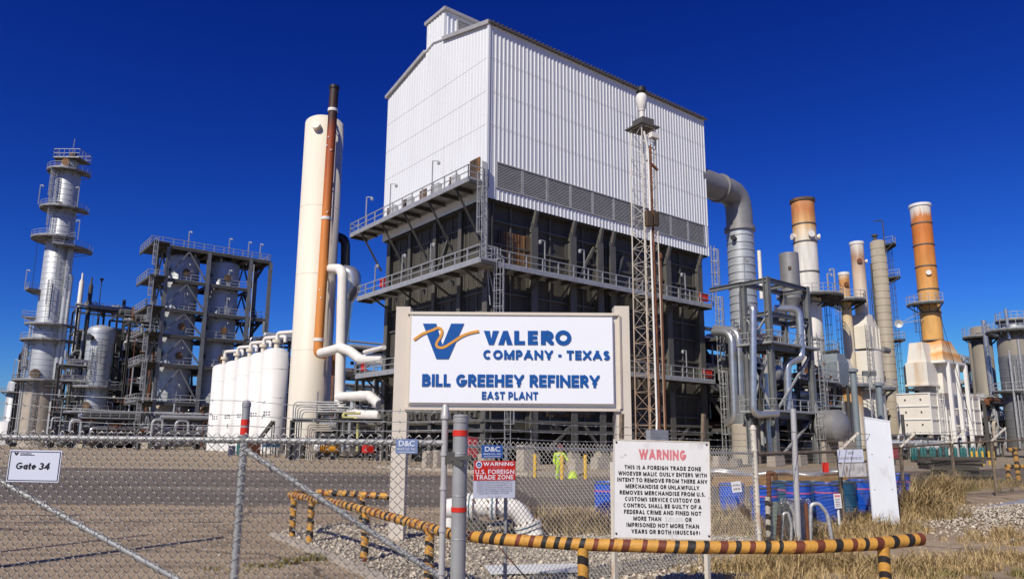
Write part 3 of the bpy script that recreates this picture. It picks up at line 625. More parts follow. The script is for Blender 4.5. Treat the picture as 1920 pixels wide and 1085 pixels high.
# walkways
def walkway(p, q, inner, outer, z, nrm, drop_brace, nb=6, plates=True, rail_in=False):
    """straight grating walkway from p to q along a wall (wall distance inner..outer along nrm)"""
    p = V((*p.xy, 0)); q = V((*q.xy, 0)); d = (q - p); L = d.length; d.normalize(); c = (p + q) / 2 + nrm * ((inner + outer) / 2)
    mb = MB(); mb.box(c + Z * z, L, outer - inner, .06, d, nrm)
    for o_ in (inner + .06, outer): mb.bar(p + nrm * o_ + Z * (z - .12), q + nrm * o_ + Z * (z - .12), .12, .32)
    for e in (0, L): mb.bar(p + d * e + nrm * inner + Z * (z - .12), p + d * e + nrm * outer + Z * (z - .12), .12, .3)
    pl = mb.build('walkway', 'galv', bld); un = MB()
    for i in range(nb * 2 + 1):
        t = L * (i + .0) / (nb * 2) ; un.bar(p + d * t + nrm * inner + Z * (z - .2), p + d * t + nrm * (outer - .05) + Z * (z - .2), .16, .3)
    for i in range(nb):
        t = L * (i + .5) / nb; a = p + d * t; un.bar(a + nrm * (outer - .2) + Z * (z - .25), a + nrm * (-.5) + Z * (z - .25 - drop_brace), .14)
    un.build('bracket', 'framed', pl)
    rl = MB(); railing(rl, [p + nrm * inner + Z * z, p + nrm * outer + Z * z, q + nrm * outer + Z * z, q + nrm * inner + Z * z], 1.1, 1.7, .07); rl.build('railing', 'rail', pl)
    return pl
walkway(B(0, -.3, 0), B(0, 19.9, 0), .1, 2.0, 21.7, -E1, 3.4, 5)
walkway(B(0, -2.0, 0), B(0, 17.7, 0), .4, 2.0, 15.0, -E1, 1.2, 4)
walkway(B(0, 3.0, 0), B(0, 17.3, 0), .2, 2.0, 7.65, -E1, 2.0, 5)
walkway(B(-.3, 0, 0), B(27.0, 0, 0), -.4, 1.15, 15.15, -E2, 1.3, 8)
walkway(B(4, 0, 0), B(27.0, 0, 0), -.4, 1.15, 7.7, -E2, 1.3, 7)
mb = MB()
mb.bar(B(.6, 8.4, 15.2), B(.6, 6.2, 18.9), .2); mb.build('wall_brace', 'steel2', bld)
for args in ((B(-.75, -.75, 15.2), 21.9, E2, -E1), (B(-.2, -1.75, 8.2), 15.2, E1, -E2), (B(1.8, -.6, .9), 5.2, E1, -E2),
             (B(27.9, -.9, 15.2), 20.5, E1, -E2), (B(27.7, -1.3, 7.8), 15.2, E1, -E2), (B(27.3, -1.7, .4), 7.8, E1, -E2)):
    mb = MB(); ladder(mb, args[0], args[1], args[2], args[3], True, .55, .075 if args[0].x > 10 else .055); mb.build('caged_ladder', 'galv', bld)
mb = MB()
for i in range(5): mb.path([B(-.25 - .12 * i, -.35, 23.4), B(-.25 - .12 * i, -.42, 15.6 + .3 * i), B(.1 + .3 * i, -.5, 12 + i)], .05, 6, .2)
mb.build('conduit', 'galv', bld)
for s, z in ((16.9, 21.9), (12.2, 21.9), (5.1, 21.9)): light_pole(bld, B(-1.9, s, z), 2.9, -E1 * -.4 + E2 * -.3)
for s in (14.5, 9.6, 5.0): light_pole(bld, B(-1.9, s, 15.1), 2.5, E2 * -.45)
for px, py in ((1014, 440), (1088, 458), (1278, 503)): light_pole(bld, B(RT(px + 6, py + 50, 1.0), -1.1, 15.2), 2.6, E1 * -.5)
light_pole(bld, B(RT(1286, 690, 1.0), -1.1, 7.75), 2.6, E1 * -.5)
for t, z in ((26.0, 15.35), (26.1, 7.9)):
    mb = MB(); mb.box(B(t, -1.0, z + .55), 1.1, .25, .8, E1, E2); mb.build('red_cabinet', 'tape', bld)
for s, z in ((13.4, 15.3), (16.4, 7.9)):
    mb = MB(); mb.box(B(-1.7, s, z + .5), .25, .6, .8, E1, E2); mb.build('red_cabinet', 'tape', bld)

# ------------------------------------------------------------------ duct off the end of the building
p0 = onplane(1318, 336, B(W, 0, 0), E1); Yd = 77.0
pe = at(1373, 362, Yd); pd0 = V((pe.x, pe.y, pe.z))
duct = thing('exhaust_duct', 'fat grey metal duct elbowing out of the building end and running down', 'duct', V((pd0.x, pd0.y, 0)))
p0 = V((pd0.x, pd0.y, pd0.z)) - E1 * 7.2
mb = MB(); mb.path([p0, pd0 + E1 * 1.1, pd0 + E1 * 1.1 - Z * 4.2], 1.45, 28, 2.3, steps=4); mb.build('elbow', 'duct', duct)
mb = MB(); b0 = pd0 + E1 * 1.1; zt = pd0.z - 4.2
mb.lathe((b0.x, b0.y, 0), [(1.45, 3), (1.45, zt)], 28); z = 4
while z < zt: mb.lathe((b0.x, b0.y, z), [(1.45, 0), (1.52, .03), (1.52, .12), (1.45, .15)], 28); z += .85
mb.build('riser', 'alum', duct)
mb = MB(); mb.lathe((b0.x, b0.y, zt - .1), [(1.45, 0), (1.68, 0), (1.68, .45), (1.45, .45)], 28); mb.build('flange', 'duct', duct); mb = MB(); mb.lathe(p0 + E1 * 4.6, [(1.45, 0), (1.6, 0), (1.6, .3), (1.45, .3)], 28, E1); mb.build('flange', 'duct', duct)
mb = MB(); mb.lathe(b0 * 1 + V((-1.0, -1.1, zt - 1.2 - b0.z)), [(.28, 0), (.28, .5), (0, .5)], 10, V((-.6, -.8, 0))); mb.build('inspection_port', 'blackpipe', duct)

# ================================================================== PLANT ON THE LEFT
def base_of(px, py, Y):
    p = at(px, py, Y); return V((p.x, p.y, 0))
def zof(px, py, p):
    """height of the photo pixel at the distance of point p"""
    return at(px, py, p.y).z
def shell(root, c, prof, m, n=32, name='shell'):
    mb = MB(); mb.lathe((c.x, c.y, 0), prof, n); return mb.build(name, m, root)
def bands(root, c, r, z0, z1, step, m, name='insulation_band'):
    mb = MB(); z = z0
    while z < z1: mb.lathe((c.x, c.y, z), [(r, 0), (r + .035, .02), (r + .035, .09), (r, .11)], 32); z += step
    return mb.build(name, m, root)
def manway(root, c, az, z, r, R=.55, m='concrete', name='manhole'):
    d = V((math.cos(az), math.sin(az), 0)); mb = MB(); p = V((c.x, c.y, z)) + d * (r - .1)
    mb.lathe(p, [(R * .8, 0), (R * .8, .4), (R, .4), (R, .6), (0, .62)], 14, d)
    return mb.build(name, m, root)
def noz(root, c, az, z, r, R, L, m, name='nozzle'):
    d = V((math.cos(az), math.sin(az), 0)); mb = MB(); p = V((c.x, c.y, z)) + d * (r - .1)
    mb.lathe(p, [(R, 0), (R, L), (R * 1.5, L), (R * 1.5, L + .12), (0, L + .12)], 12, d)
    return mb.build(name, m, root)
R_ = math.radians
# ---- tall left column
tc = base_of(131, 300, 140.9); tb = V((at(75, 780, 140.9).x, 140.9, 0)); tc = V(((tc.x + tb.x) / 2, 140.9, 0))
col1 = thing('distillation_column', 'tallest silver banded tower at the far left with ringed platforms and beige skirt', 'column tower', tc)
def z1(y, px=100): return zof(px, y, tc)
shell(col1, tc, [(3.0, 0), (3.0, z1(722, 85))], 'concrete', name='skirt')
shell(col1, tc, [(2.85, z1(722, 85)), (2.85, z1(608, 95)), (2.55, z1(600, 95)), (2.55, z1(455, 110)), (2.2, z1(450, 110)), (2.2, z1(330, 125)), (1.7, z1(316, 125)), (1.5, z1(300, 128)), (0, z1(297, 128))], 'alum')
bands(col1, tc, 2.85, z1(718, 85), z1(612, 95), 1.1, 'alum'); bands(col1, tc, 2.55, z1(598, 95), z1(458, 110), 1.1, 'alum'); bands(col1, tc, 2.2, z1(448, 110), z1(334, 125), 1.1, 'alum')
for y, r0, r1, a0, a1 in ((325, 2.0, 3.9, 165, 395), (395, 2.2, 4.3, 160, 400), (452, 2.3, 5.1, 150, 330), (468, 2.3, 5.8, 290, 400), (548, 2.6, 4.8, 160, 240), (596, 2.6, 5.0, 150, 200), (612, 2.6, 4.6, 235, 400), (640, 2.9, 4.7, 180, 400), (715, 2.9, 5.2, 150, 400)):
    ring_platform(col1, tc, z1(y), r0, r1, a0, a1, 'galvd')
zt = z1(303, 130); mb = MB(); mb.box((tc.x + .3, tc.y, zt + .1), 5.4, 4, .15); mb.bar((tc.x - 2, tc.y - 1.8, zt), (tc.x - 1.4, tc.y - .5, zt - 2.5), .2); mb.bar((tc.x + 2.6, tc.y - 1.8, zt), (tc.x + 1.2, tc.y - .5, zt - 2.5), .2)
pl = mb.build('platform', 'framed', col1); rl = MB(); railing(rl, [(tc.x - 2.3, tc.y - 2, zt + .15), (tc.x + 3, tc.y - 2, zt + .15), (tc.x + 3, tc.y + 2, zt + .15), (tc.x - 2.3, tc.y + 2, zt + .15)], 1.8, 1.1, .09, closed=True); rl.build('railing', 'rail', pl)
mb = MB(); mb.lathe((tc.x + .4, tc.y, zt), [(.7, 0), (.7, 1.8), (0, 1.9)], 12); mb.build('top_nozzle', 'rustpanel', col1)
mb = MB(); mb.bar((tc.x + 1.3, tc.y - 1.8, zt), (tc.x + 1.5, tc.y - 1.8, zt + 4.2), .12); mb.build('mast', 'rail', col1)
for y, az in ((312, 285), (392, 280), (452, 285)): manway(col1, tc, R_(az), z1(y), 2.1 if y < 452 else 2.3, .8, 'rustpanel' if y < 452 else 'alum')
manway(col1, tc, R_(275), z1(703, 88), 2.85, .95, 'rustpanel')
for dx, y0, y1, r in ((2.9, 830, 470, .55), (3.7, 830, 520, .35), (-3.2, 830, 610, .2), (-3.6, 830, 650, .14)):
    mb = MB(); mb.path([(tc.x + dx, tc.y - 1.0, z1(y0)), (tc.x + dx, tc.y - 1.0, z1(y1)), (tc.x + dx * .5, tc.y - .5, z1(y1 - 12))], r, 10, .8); mb.build('side_pipe', 'alum' if r > .3 else 'galv', col1)
for x, ya, yb in ((1.0, 596, 540), (2.3, 545, 460), (-.8, 450, 335), (-2.2, 716, 645), (-1.2, 395, 330), (.6, 832, 720)):
    mb = MB(); ladder(mb, (tc.x + x, tc.y - 3.0, z1(ya)), z1(yb), X, -Yv, True, .7, .09, .5); mb.build('caged_ladder', 'galv', col1)
for x, y, h in ((-3.9, 390, 4), (4.0, 395, 4.2), (4.9, 455, 4), (-4.4, 548, 4), (-4.4, 715, 4)): light_pole(col1, (tc.x + x, tc.y - 2.4, z1(y)), h, V((.6 * (1 if x < 0 else -1), 0, 0)), .09)
mb = MB(); mb.path([(tc.x - 4.9, tc.y, z1(440)), (tc.x - 4.6, tc.y, z1(470)), (tc.x - 4.6, tc.y, z1(545))], .05, 5); mb.build('cable', 'black', col1)

# ---- second, domed column
c2 = V((at(182, 700, 138).x, 138.0, 0))
col2 = thing('domed_column', 'shorter domed silver column beside the tallest tower with round skirt opening', 'column tower', c2)
def z2(y, px=190): return zof(px, y, c2)
shell(col2, c2, [(2.55, 0), (2.45, z2(800, 180))], 'concrete', name='skirt')
shell(col2, c2, [(2.4, z2(800, 180))] + dome(2.4, z2(622), .55), 'alum'); bands(col2, c2, 2.4, z2(796), z2(625), 1.15, 'alumbr')
noz(col2, c2, R_(262), z2(636), 2.4, .45, .9, 'blackpipe'); manway(col2, c2, R_(272), z2(762), 2.4, .8, 'rustpanel')
for y, a0, a1, r1 in ((727, 175, 360, 4.6), (774, 140, 400, 5.6)): ring_platform(col2, c2, z2(y), 2.5, r1, a0, a1)
for x, ya, yb in ((.2, 727, 660), (1.6, 700, 650), (-2.6, 774, 680)):
    mb = MB(); ladder(mb, (c2.x + x, c2.y - 2.7, z2(ya)), z2(yb), X, -Yv, True, .7, .09, .5); mb.build('caged_ladder', 'galv', col2)

# ---- pipe racks: open steel frames full of pipes, exchangers and railings
def pipe_rack(name, label, px, Y, L, Dp, levels, seed, m='framed', pipes=14, vessels=3, group=None, d=E1, s=E2, risers=8, px_is=0, bay=5.5, rails=True, cat='pipe rack', pipemats=('galv', 'alum', 'alumbr', 'frame', 'framed', 'rust'), wall=0.0):
    """front left corner stands at photo column px and distance Y; runs L along d and Dp along s"""
    r = random.Random(seed); p = at(px, 820, Y); p = V((p.x, p.y, 0)); root = thing(name, label, cat, p, group)
    nb = max(1, round(L / bay)); top = levels[-1]
    for i in range(nb + 1):
        for k in (0, 1):
            mb = MB(); q = p + d * (L * i / nb) + s * (Dp * k); mb.ibeam(q, q + Z * (top + (0.8 if r.random() < .3 else 0)), .38, .38, .06, up=d); mb.build('column', m, root)
    for li, z in enumerate(levels):
        mb = MB()
        for k in (0, 1): mb.bar(p + s * (Dp * k) + Z * z, p + d * L + s * (Dp * k) + Z * z, .22, .4)
        for i in range(nb * 2 + 1): q = p + d * (L * i / nb / 2); mb.bar(q + Z * (z + .01), q + s * Dp + Z * (z + .01), .18, .36)
        fr = mb.build('floor_frame', m, root)
        if rails and r.random() < .8:
            rl = MB(); a = r.random() * .3 * L; b = L * (.6 + .4 * r.random()); railing(rl, [p + d * a + Z * (z + .2) - s * .5, p + d * b + Z * (z + .2) - s * .5], 1.1, 1.6, .08); rl.box(p + d * ((a + b) / 2) + Z * (z + .18) - s * .1, b - a, 1.1, .08, d, s); rl.build('railing', 'rail', fr)
    mb = MB()
    for i in range(nb):
        if r.random() < .6:
            zi = r.randrange(len(levels)); za = levels[zi - 1] if zi else 0; q = p + d * (L * i / nb); e = p + d * (L * (i + 1) / nb)
            mb.bar(q + Z * za, e + Z * levels[zi], .2)
        if r.random() < .5: q = p + d * (L * i / nb); mb.bar(q + Z * levels[0], q + s * Dp + Z * levels[-1], .2)
    if mb.ok(): mb.build('brace', m, root)
    for i in range(pipes):
        z = r.choice(levels) + r.uniform(.3, 1.3); off = r.uniform(-.6, Dp); a = r.uniform(-.08, .35) * L; b = r.uniform(.6, 1.08) * L; R = r.choice((.1, .14, .2, .28, .36))
        P = [p + d * a + s * off + Z * z, p + d * b + s * off + Z * z]
        if r.random() < .6: P.append(P[-1] + Z * r.uniform(-5, 3.5))
        if r.random() < .5: P.insert(0, P[0] + Z * r.uniform(-5, 3.0))
        for v in P: v.z = max(.4, v.z)
        mb = MB(); mb.path(P, R, 8, R * 3); mb.build('pipe', r.choice(pipemats), root)
    for i in range(risers):
        t = r.uniform(0, L); off = r.uniform(-.8, .6); za = r.uniform(.2, top * .5); zb = min(top + 1.5, za + r.uniform(3, top * .6)); R = r.choice((.07, .1, .16, .25))
        q = p + d * t + s * off; mb = MB(); P = [q + Z * za, q + Z * zb]
        if r.random() < .6: P.append(q + Z * zb + d * r.uniform(-3, 3) )
        if r.random() < .4: P.append(P[-1] - Z * r.uniform(.8, 2.5))
        mb.path(P, R, 8, R * 3); mb.build('riser_pipe', r.choice(pipemats), root)
    for i in range(vessels):
        z = r.choice([0] + list(levels)) + r.uniform(.9, 1.4); R = r.uniform(.5, .95); Lv = r.uniform(2.5, 5.5); t = r.uniform(0, max(.1, L - Lv)); off = r.uniform(.2, max(.3, Dp - .5))
        q = p + d * t + s * off + Z * z; mb = MB(); dv = d if r.random() < .7 else s
        mb.lathe(q, [(0, -.3)] + [(R * .7, -.2), (R, 0), (R, Lv), (R * .7, Lv + .2), (0, Lv + .3)], 16, dv); mb.build('exchanger', r.choice(('alum', 'galv', 'framed', 'frame')), root)
    for i in range(max(1, vessels)):
        z = r.choice([0] + list(levels)); q = p + d * r.uniform(0, L) + s * r.uniform(-.5, Dp * .6) + Z * z; mb = MB()
        for k in range(9):
            e = q + V((r.uniform(-1.3, 1.3), r.uniform(-.8, .8), r.uniform(.2, 1.9))); sz = r.uniform(.12, .45)
            if r.random() < .5: mb.box(e, sz, sz, sz * 1.2, d, s)
            else: mb.lathe(e, [(0, 0), (sz * .5, 0), (sz * .5, sz), (0, sz)], 8, (d, s, Z)[r.randrange(3)])
        mb.tube(q + d * -1.4 + Z * .5, q + d * 1.4 + Z * .5, .09, 6); mb.tube(q, q + Z * 1.6, .09, 6); mb.build('valve_cluster', r.choice(('galv', 'frame', 'rust', 'alum')), root)
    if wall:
        mb = MB(); mb.box(p + d * (L / 2) + s * (Dp * .85) + Z * (wall / 2), L * .95, .3, wall, d, s); mb.build('shade_backing', 'dark', root)  # flat black panel added behind the pipes, closing sky gaps with painted shade
    return root
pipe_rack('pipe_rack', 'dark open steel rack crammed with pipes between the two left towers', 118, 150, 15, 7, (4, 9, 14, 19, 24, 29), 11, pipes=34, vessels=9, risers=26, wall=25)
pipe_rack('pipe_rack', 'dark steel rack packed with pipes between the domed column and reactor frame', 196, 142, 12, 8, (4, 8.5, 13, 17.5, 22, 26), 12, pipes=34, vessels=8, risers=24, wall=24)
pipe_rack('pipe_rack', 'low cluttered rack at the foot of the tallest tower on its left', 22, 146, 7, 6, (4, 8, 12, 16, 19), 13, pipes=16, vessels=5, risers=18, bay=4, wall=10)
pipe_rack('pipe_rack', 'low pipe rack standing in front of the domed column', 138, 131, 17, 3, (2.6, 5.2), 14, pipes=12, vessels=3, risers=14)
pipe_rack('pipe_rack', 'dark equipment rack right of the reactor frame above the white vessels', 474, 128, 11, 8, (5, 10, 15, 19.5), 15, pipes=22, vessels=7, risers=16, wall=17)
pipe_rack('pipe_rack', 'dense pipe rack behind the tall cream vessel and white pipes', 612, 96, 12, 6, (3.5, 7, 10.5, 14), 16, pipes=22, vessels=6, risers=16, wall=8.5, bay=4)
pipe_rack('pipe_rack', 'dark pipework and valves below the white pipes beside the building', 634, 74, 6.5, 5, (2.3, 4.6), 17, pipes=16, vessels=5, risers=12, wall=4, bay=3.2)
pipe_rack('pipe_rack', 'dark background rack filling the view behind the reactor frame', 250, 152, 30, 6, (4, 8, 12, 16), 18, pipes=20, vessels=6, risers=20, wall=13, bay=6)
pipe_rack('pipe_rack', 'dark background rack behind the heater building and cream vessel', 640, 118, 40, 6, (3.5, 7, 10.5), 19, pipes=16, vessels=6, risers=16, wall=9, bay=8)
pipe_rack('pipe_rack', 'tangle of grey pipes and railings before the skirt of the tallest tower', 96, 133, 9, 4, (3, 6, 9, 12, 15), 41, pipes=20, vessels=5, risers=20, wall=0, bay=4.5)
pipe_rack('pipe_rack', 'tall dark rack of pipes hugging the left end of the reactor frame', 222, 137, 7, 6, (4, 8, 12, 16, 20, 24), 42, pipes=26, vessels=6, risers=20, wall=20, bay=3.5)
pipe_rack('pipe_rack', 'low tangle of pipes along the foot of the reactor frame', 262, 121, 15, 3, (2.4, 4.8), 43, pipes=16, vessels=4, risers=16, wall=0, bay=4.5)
# slim relief valves and masts above the second rack
for k, (px, y0, y1) in enumerate(((150, 560, 512), (168, 560, 520), (187, 590, 522))):
    q = V((at(px, 560, 152).x, 152, 0)); mb = MB(); t = thing('vent_stack', ('pale vent pipe rising beside the tallest tower, left one', 'dark vent pipe between the pale vent and the thin mast', 'thin mast with small cap rising above the dark racks')[k], 'vent', q)
    R = (.5, .45, .09)[k]; za = zof(px, y0, q) - 12; zb = zof(px, y1, q)
    mb.lathe((q.x, q.y, 0), [(R, 0), (R, zb - 2), (R * .4, zb - 1.2), (R * .4, zb), (0, zb)] if k < 2 else [(R, 0), (R, zb - .8), (.45, zb), (0, zb)], 10); mb.build('pipe', ('whitepipe', 'framed', 'framed')[k], t)
# small far left structure
f1 = V((at(22, 780, 210).x, 210, 0)); t = thing('storage_silo', 'pale slim tank far behind at the left edge', 'tank', f1); shell(t, f1, [(2, 0), (2, zof(20, 712, f1) - 1)] + dome(2, zof(20, 712, f1) - 1), 'alum'); ring_platform(t, f1, zof(20, 735, f1), 2, 3.4, 160, 390)
f2 = V((at(12, 800, 190).x, 190, 0)); t = thing('storage_tank', 'low white tank far away at the left edge', 'tank', f2); shell(t, f2, [(3.6, 0), (3.6, 5)] + dome(3.6, 5, .3), 'white')

# ---- reactor structure with two drums
rp = at(300, 760, 128); rp = V((rp.x, rp.y, 0)) - E1 * 1.0
rx = thing('reactor_structure', 'grey six level steel frame with railings and stairs around two banded drums', 'steel structure', rp)
def zr(px, y, t=0, s=0):
    q = rp + E1 * t + E2 * s; return at(px, y, q.y).z
lv = [zr(297, 756), zr(304, 684), zr(309, 628), zr(312, 580), zr(316, 524), zr(318, 462)]
cols = [0, 7.2, 15.0, 18.9]; Dr = 8.5
for t in cols:
    for s in (0, Dr):
        mb = MB(); q = rp + E1 * t + E2 * s; mb.ibeam(q, q + Z * (lv[-1] if t < 24 else lv[-1]), .62, .62, .08, up=E2); mb.build('column', 'frame', rx)
for i, z in enumerate(lv):
    mb = MB(); Lx = 18.9 if i in (5, 3) else 15.0
    for s in (0, Dr): mb.bar(rp + E2 * s + Z * z, rp + E1 * Lx + E2 * s + Z * z, .35, .6)
    for t in np.linspace(0, Lx, 9): mb.bar(rp + E1 * float(t) + Z * (z - .02), rp + E1 * float(t) + E2 * Dr + Z * (z - .02), .25, .5)
    for s, wd_ in ((1.0, 1.6), (Dr - .8, 1.6)): mb.box(rp + E1 * (Lx / 2) + E2 * s + Z * (z + .33), Lx, wd_, .07, E1, E2)
    mb.box(rp + E1 * -1.4 + E2 * (Dr / 2) + Z * (z + .33), 2.8, Dr + 3, .07, E1, E2)
    mb.bar(rp - E1 * 2.8 + E2 * .42 + Z * (z + .1), rp - E1 * 2.8 + E2 * (Dr + 1.5) + Z * (z + .1), .2, .45); mb.bar(rp - E1 * 2.8 + E2 * .42 + Z * (z + .1), rp + E1 * Lx + E2 * .42 + Z * (z + .1), .2, .45)
    for t in np.linspace(0, Lx, 5): mb.bar(rp + E1 * float(t) + E2 * .3 + Z * z, rp + E1 * float(t) + Z * (z - 1.3), .18)
    if i == 5: mb.box(rp + E1 * (Lx / 2) + E2 * (Dr / 2) + Z * (z + .28), Lx, Dr, .06, E1, E2)
    pl = mb.build('platform', 'framed', rx); rl = MB()
    railing(rl, [rp + E1 * Lx + E2 * .42 + Z * (z + .35), rp - E1 * 2.8 + E2 * .42 + Z * (z + .35), rp - E1 * 2.8 + E2 * (Dr + 1.5) + Z * (z + .35)], 1.3, 1.8, .1)
    if i == 5: railing(rl, [rp + E1 * Lx + E2 * .42 + Z * (z + .35), rp + E1 * Lx + E2 * (Dr + 1) + Z * (z + .35)], 1.3, 1.8, .1)
    rl.build('railing', 'rail', pl)
    for t in ((3.6, 11.2) if i < 5 else (3.4, 10.8, 14.5, 16.8)): light_pole(rx, rp + E1 * t + E2 * .5 + Z * (z + .35), 3.2, V((.5, 0, 0)), .09)
zs = [0] + lv
for a in range(6):
    za, zb = zs[a], zs[a + 1]
    for t0, t1 in ((0, 7.2),) + (((7.2, 15.0),) if a == 0 else ()):
        m_ = (t0 + t1) / 2
        for u, v in ((t0, m_), (t1, m_)):
            mb = MB(); mb.bar(rp + E1 * u + Z * (za + .3), rp + E1 * v + Z * (zb - .4), .26); mb.build('brace', 'frame', rx)
    for s0_, s1_ in ((0, Dr / 2), (Dr, Dr / 2)):
        for t in (0, 15.0):
            mb = MB(); mb.bar(rp + E1 * t + E2 * s0_ + Z * (za + .3), rp + E1 * t + E2 * s1_ + Z * (zb - .4), .26); mb.build('brace', 'frame', rx)
for a in range(1, 6):                                             # stair flights in the right bay
    mb = MB(); za, zb = zs[a], zs[a + 1]; q0 = rp + E1 * (15.4 if a % 2 else 18.5) + E2 * (2.2 if a % 2 else 4.2); q1 = rp + E1 * (18.5 if a % 2 else 15.4) + E2 * (2.2 if a % 2 else 4.2)
    for o_ in (-.5, .5): mb.bar(q0 + E2 * o_ + Z * za, q1 + E2 * o_ + Z * zb, .1, .35)
    k = 0
    while k < 14: f = (k + .5) / 14; mb.box(q0 + (q1 - q0) * f + Z * (za + (zb - za) * f), .32, 1.0, .05, E1, E2); k += 1
    railing(mb, [q0 - E2 * .5 + Z * za, q1 - E2 * .5 + Z * zb], 1.1, 2, .08, toe=False); mb.build('stair', 'framed', rx)
for a in range(6):
    mb = MB(); ladder(mb, rp - E1 * 2.1 - E2 * (1.2 if a % 2 else .2) + Z * zs[a], zs[a + 1], E2, -E1, True, .7, .09, .5); mb.build('caged_ladder', 'galv', rx)
mb = MB(); mb.tube(rp + E1 * 15.5 - E2 * .5, rp + E1 * 15.5 - E2 * .5 + Z * (lv[-1] - 1), .09, 6); mb.build('downpipe', 'galv', rx)
for k, t in enumerate((3.7, 11.2)):
    c = rp + E1 * t + E2 * 3.9
    dr = thing('reactor_drum', ('silver banded drum inside the steel frame, nearer the domed column', 'silver banded drum inside the steel frame, nearer the white vessels')[k], 'drum', c, 'drums inside the reactor frame')
    zk = lv[0] + .5; shell(dr, c, [(3.1, 0), (2.95, zk)], 'concrete', name='skirt'); mb = MB()
    mb.box(c + Z * .6, 7.2, 7.2, 1.2, E1, E2); mb.build('footing', 'concrete', dr)
    shell(dr, c, [(2.85, zk)] + dome(2.85, lv[-1] - 1.2, .35), 'alum'); bands(dr, c, 2.85, zk + .4, lv[-1] - 1.4, 1.05, 'alum')
    for i in (1, 2, 4): noz(dr, c, R_(235), lv[i] + 2.4 if i < 5 else 1, 2.85, .5, .5, 'blackpipe'); noz(dr, c, R_(305), lv[i] + 2.0, 2.85, .45, .7, 'rustpanel')
    d_ = V((math.cos(R_(258)), math.sin(R_(258)), 0)); mb = MB(); mb.lathe(c + d_ * 2.9 + Z * 3.4, [(0, .16), (.7, .15), (.8, 0), (.8, -.3)], 14, d_); mb.build('skirt_opening', 'dark', dr)
    mb = MB(); mb.path([c + V((2.6, -2.4, lv[0] - .2)), c + V((2.6, -2.4, 3.2)), c + V((1.2, -3.0, 2.4))], .5, 10, .9); mb.build('outlet_elbow', 'concrete', dr)

# ---- five white upright vessels
vlab = ['white upright vessel at the left end of the row', 'white upright vessel second from the left end', 'white upright vessel in the middle of the row of five', 'white upright vessel second from the tall cream vessel', 'white upright vessel half hidden by the tall cream vessel']
pv = [(421, 686, 118), (445, 680, 112.5), (469, 675, 107), (494, 670, 101.5), (519, 663, 96.5)]; tank0 = None
for i, (px, py, Y) in enumerate(pv):
    q = at(px, py + 6, Y); c = V((q.x - .1, q.y, 0)); H = 14.0; r = 1.72
    if tank0 is None:
        tank0 = t = thing('storage_vessel', vlab[i], 'vessel', c, 'row of white upright vessels'); R = r
        shell(t, c, [(R, 0), (R, H - .8)] + dome(R, H - .8, .45), 'white')
        for zz in (3.4, 7.2, 11.0): mb = MB(); mb.lathe((c.x, c.y, zz), [(R + .003, 0), (R + .016, .015), (R + .016, .05), (R + .003, .065)], 32); mb.build('weld_seam', 'white', t)
        mb = MB(); mb.lathe((c.x, c.y, H - .4), [(.36, 0), (.36, 1.1), (.62, 1.1), (.62, 1.5), (0, 1.5)], 14); mb.build('top_nozzle', 'cream', t)
        mb = MB(); mb.path([c + Z * (H + 1.0), c + Z * (H + 2.0), c + V((3.6, -1.8, H + 2.0)), c + V((3.6, -1.8, H + 1.2))], .26, 10, .6); mb.build('top_pipe', 'whitepipe', t)
        mb = MB(); d_ = V((-.1, -1, 0)).normalized()
        for zz in (5.0, 5.35):
            for k in range(3): mb.box(c + d_ * (R + .01) + V((-.35 + .32 * k, 0, zz)), .2, .02, .2)
        mb.build('stencil', 'greyink', t)
    else:
        t = copy_tree(tank0); t.location = c; t['label'] = vlab[i]
# ---- tall cream vessel with the orange vent pipe
vc = V((at(586, 640, 81.6).x, 81.6, 0))
M['vesselpaint'] = mat('vessel_cream_paint', (0.75, 0.69, 0.57), 0.5, 0, 0.04, 0.5, (1, 1, .15), (0.60, 0.46, 0.26), 0.32, 0.45, (1, 1, .05), stain2=(.50, .40, .27), amt2=.14)
ves = thing('tall_vessel', 'tall cream white cylinder towering beside the building behind an orange pipe', 'vessel', vc)
zv = zof(600, 236, vc); shell(ves, vc, [(2.28, 0), (2.28, zv)] + dome(2.28, zv, .42, 7), 'vesselpaint', 48)
for y in (395, 520, 660):
    mb = MB(); z = zof(590, y, vc); mb.lathe((vc.x, vc.y, z), [(2.283, 0), (2.295, .01), (2.295, .05), (2.283, .06)], 48); mb.build('weld_seam', 'vesselpaint', ves)
d_ = V((-.12, -.99, 0)).normalized(); mb = MB(); zz = zof(588, 254, vc); mb.lathe(V((vc.x, vc.y, zz)) + d_ * 2.0, [(.5, 0), (.5, .75), (0, .78)], 16, (d_ + Z * .25).normalized()); mb.build('manhole', 'vesselpaint', ves)
for y in (236, 345):
    z = zof(612, y, vc); q = V((vc.x + 1.3, vc.y - 1.9, z)); mb = MB(); mb.bar(q, q + V((.5, -1.2, .4)), .14, .5); mb.bar(q - Z * .9, q + V((.5, -1.2, .2)), .12); mb.build('bracket', 'rustpanel', ves)
Yp = 78.4
def pt(px, py, Y=Yp): return at(px, py, Y)
a = pt(627, 163); b_ = pt(597, 648); xm = (a.x + b_.x) / 2
top = V((a.x, Yp, a.z)); bot = V((b_.x, Yp, b_.z))
van = thing('vent_pipe', 'rusty orange vertical pipe with blackened top clamped to the tall cream vessel', 'pipe', V((bot.x, Yp, 0)))
zt, zb = top.z, bot.z
M['orangepipe'] = mat_z('rusting_orange_pipe', [(zb - 2, (.62, .23, .045)), (zb + 6, (.68, .26, .055)), (zb + 15, (.60, .19, .032)), (zb + 21, (.42, .09, .013)), (zt - 6, (.31, .055, .011)), (zt - 4, (.06, .018, .01)), (zt + 1, (.022, .012, .01))], .6, 0, 1.0, .8, .12)
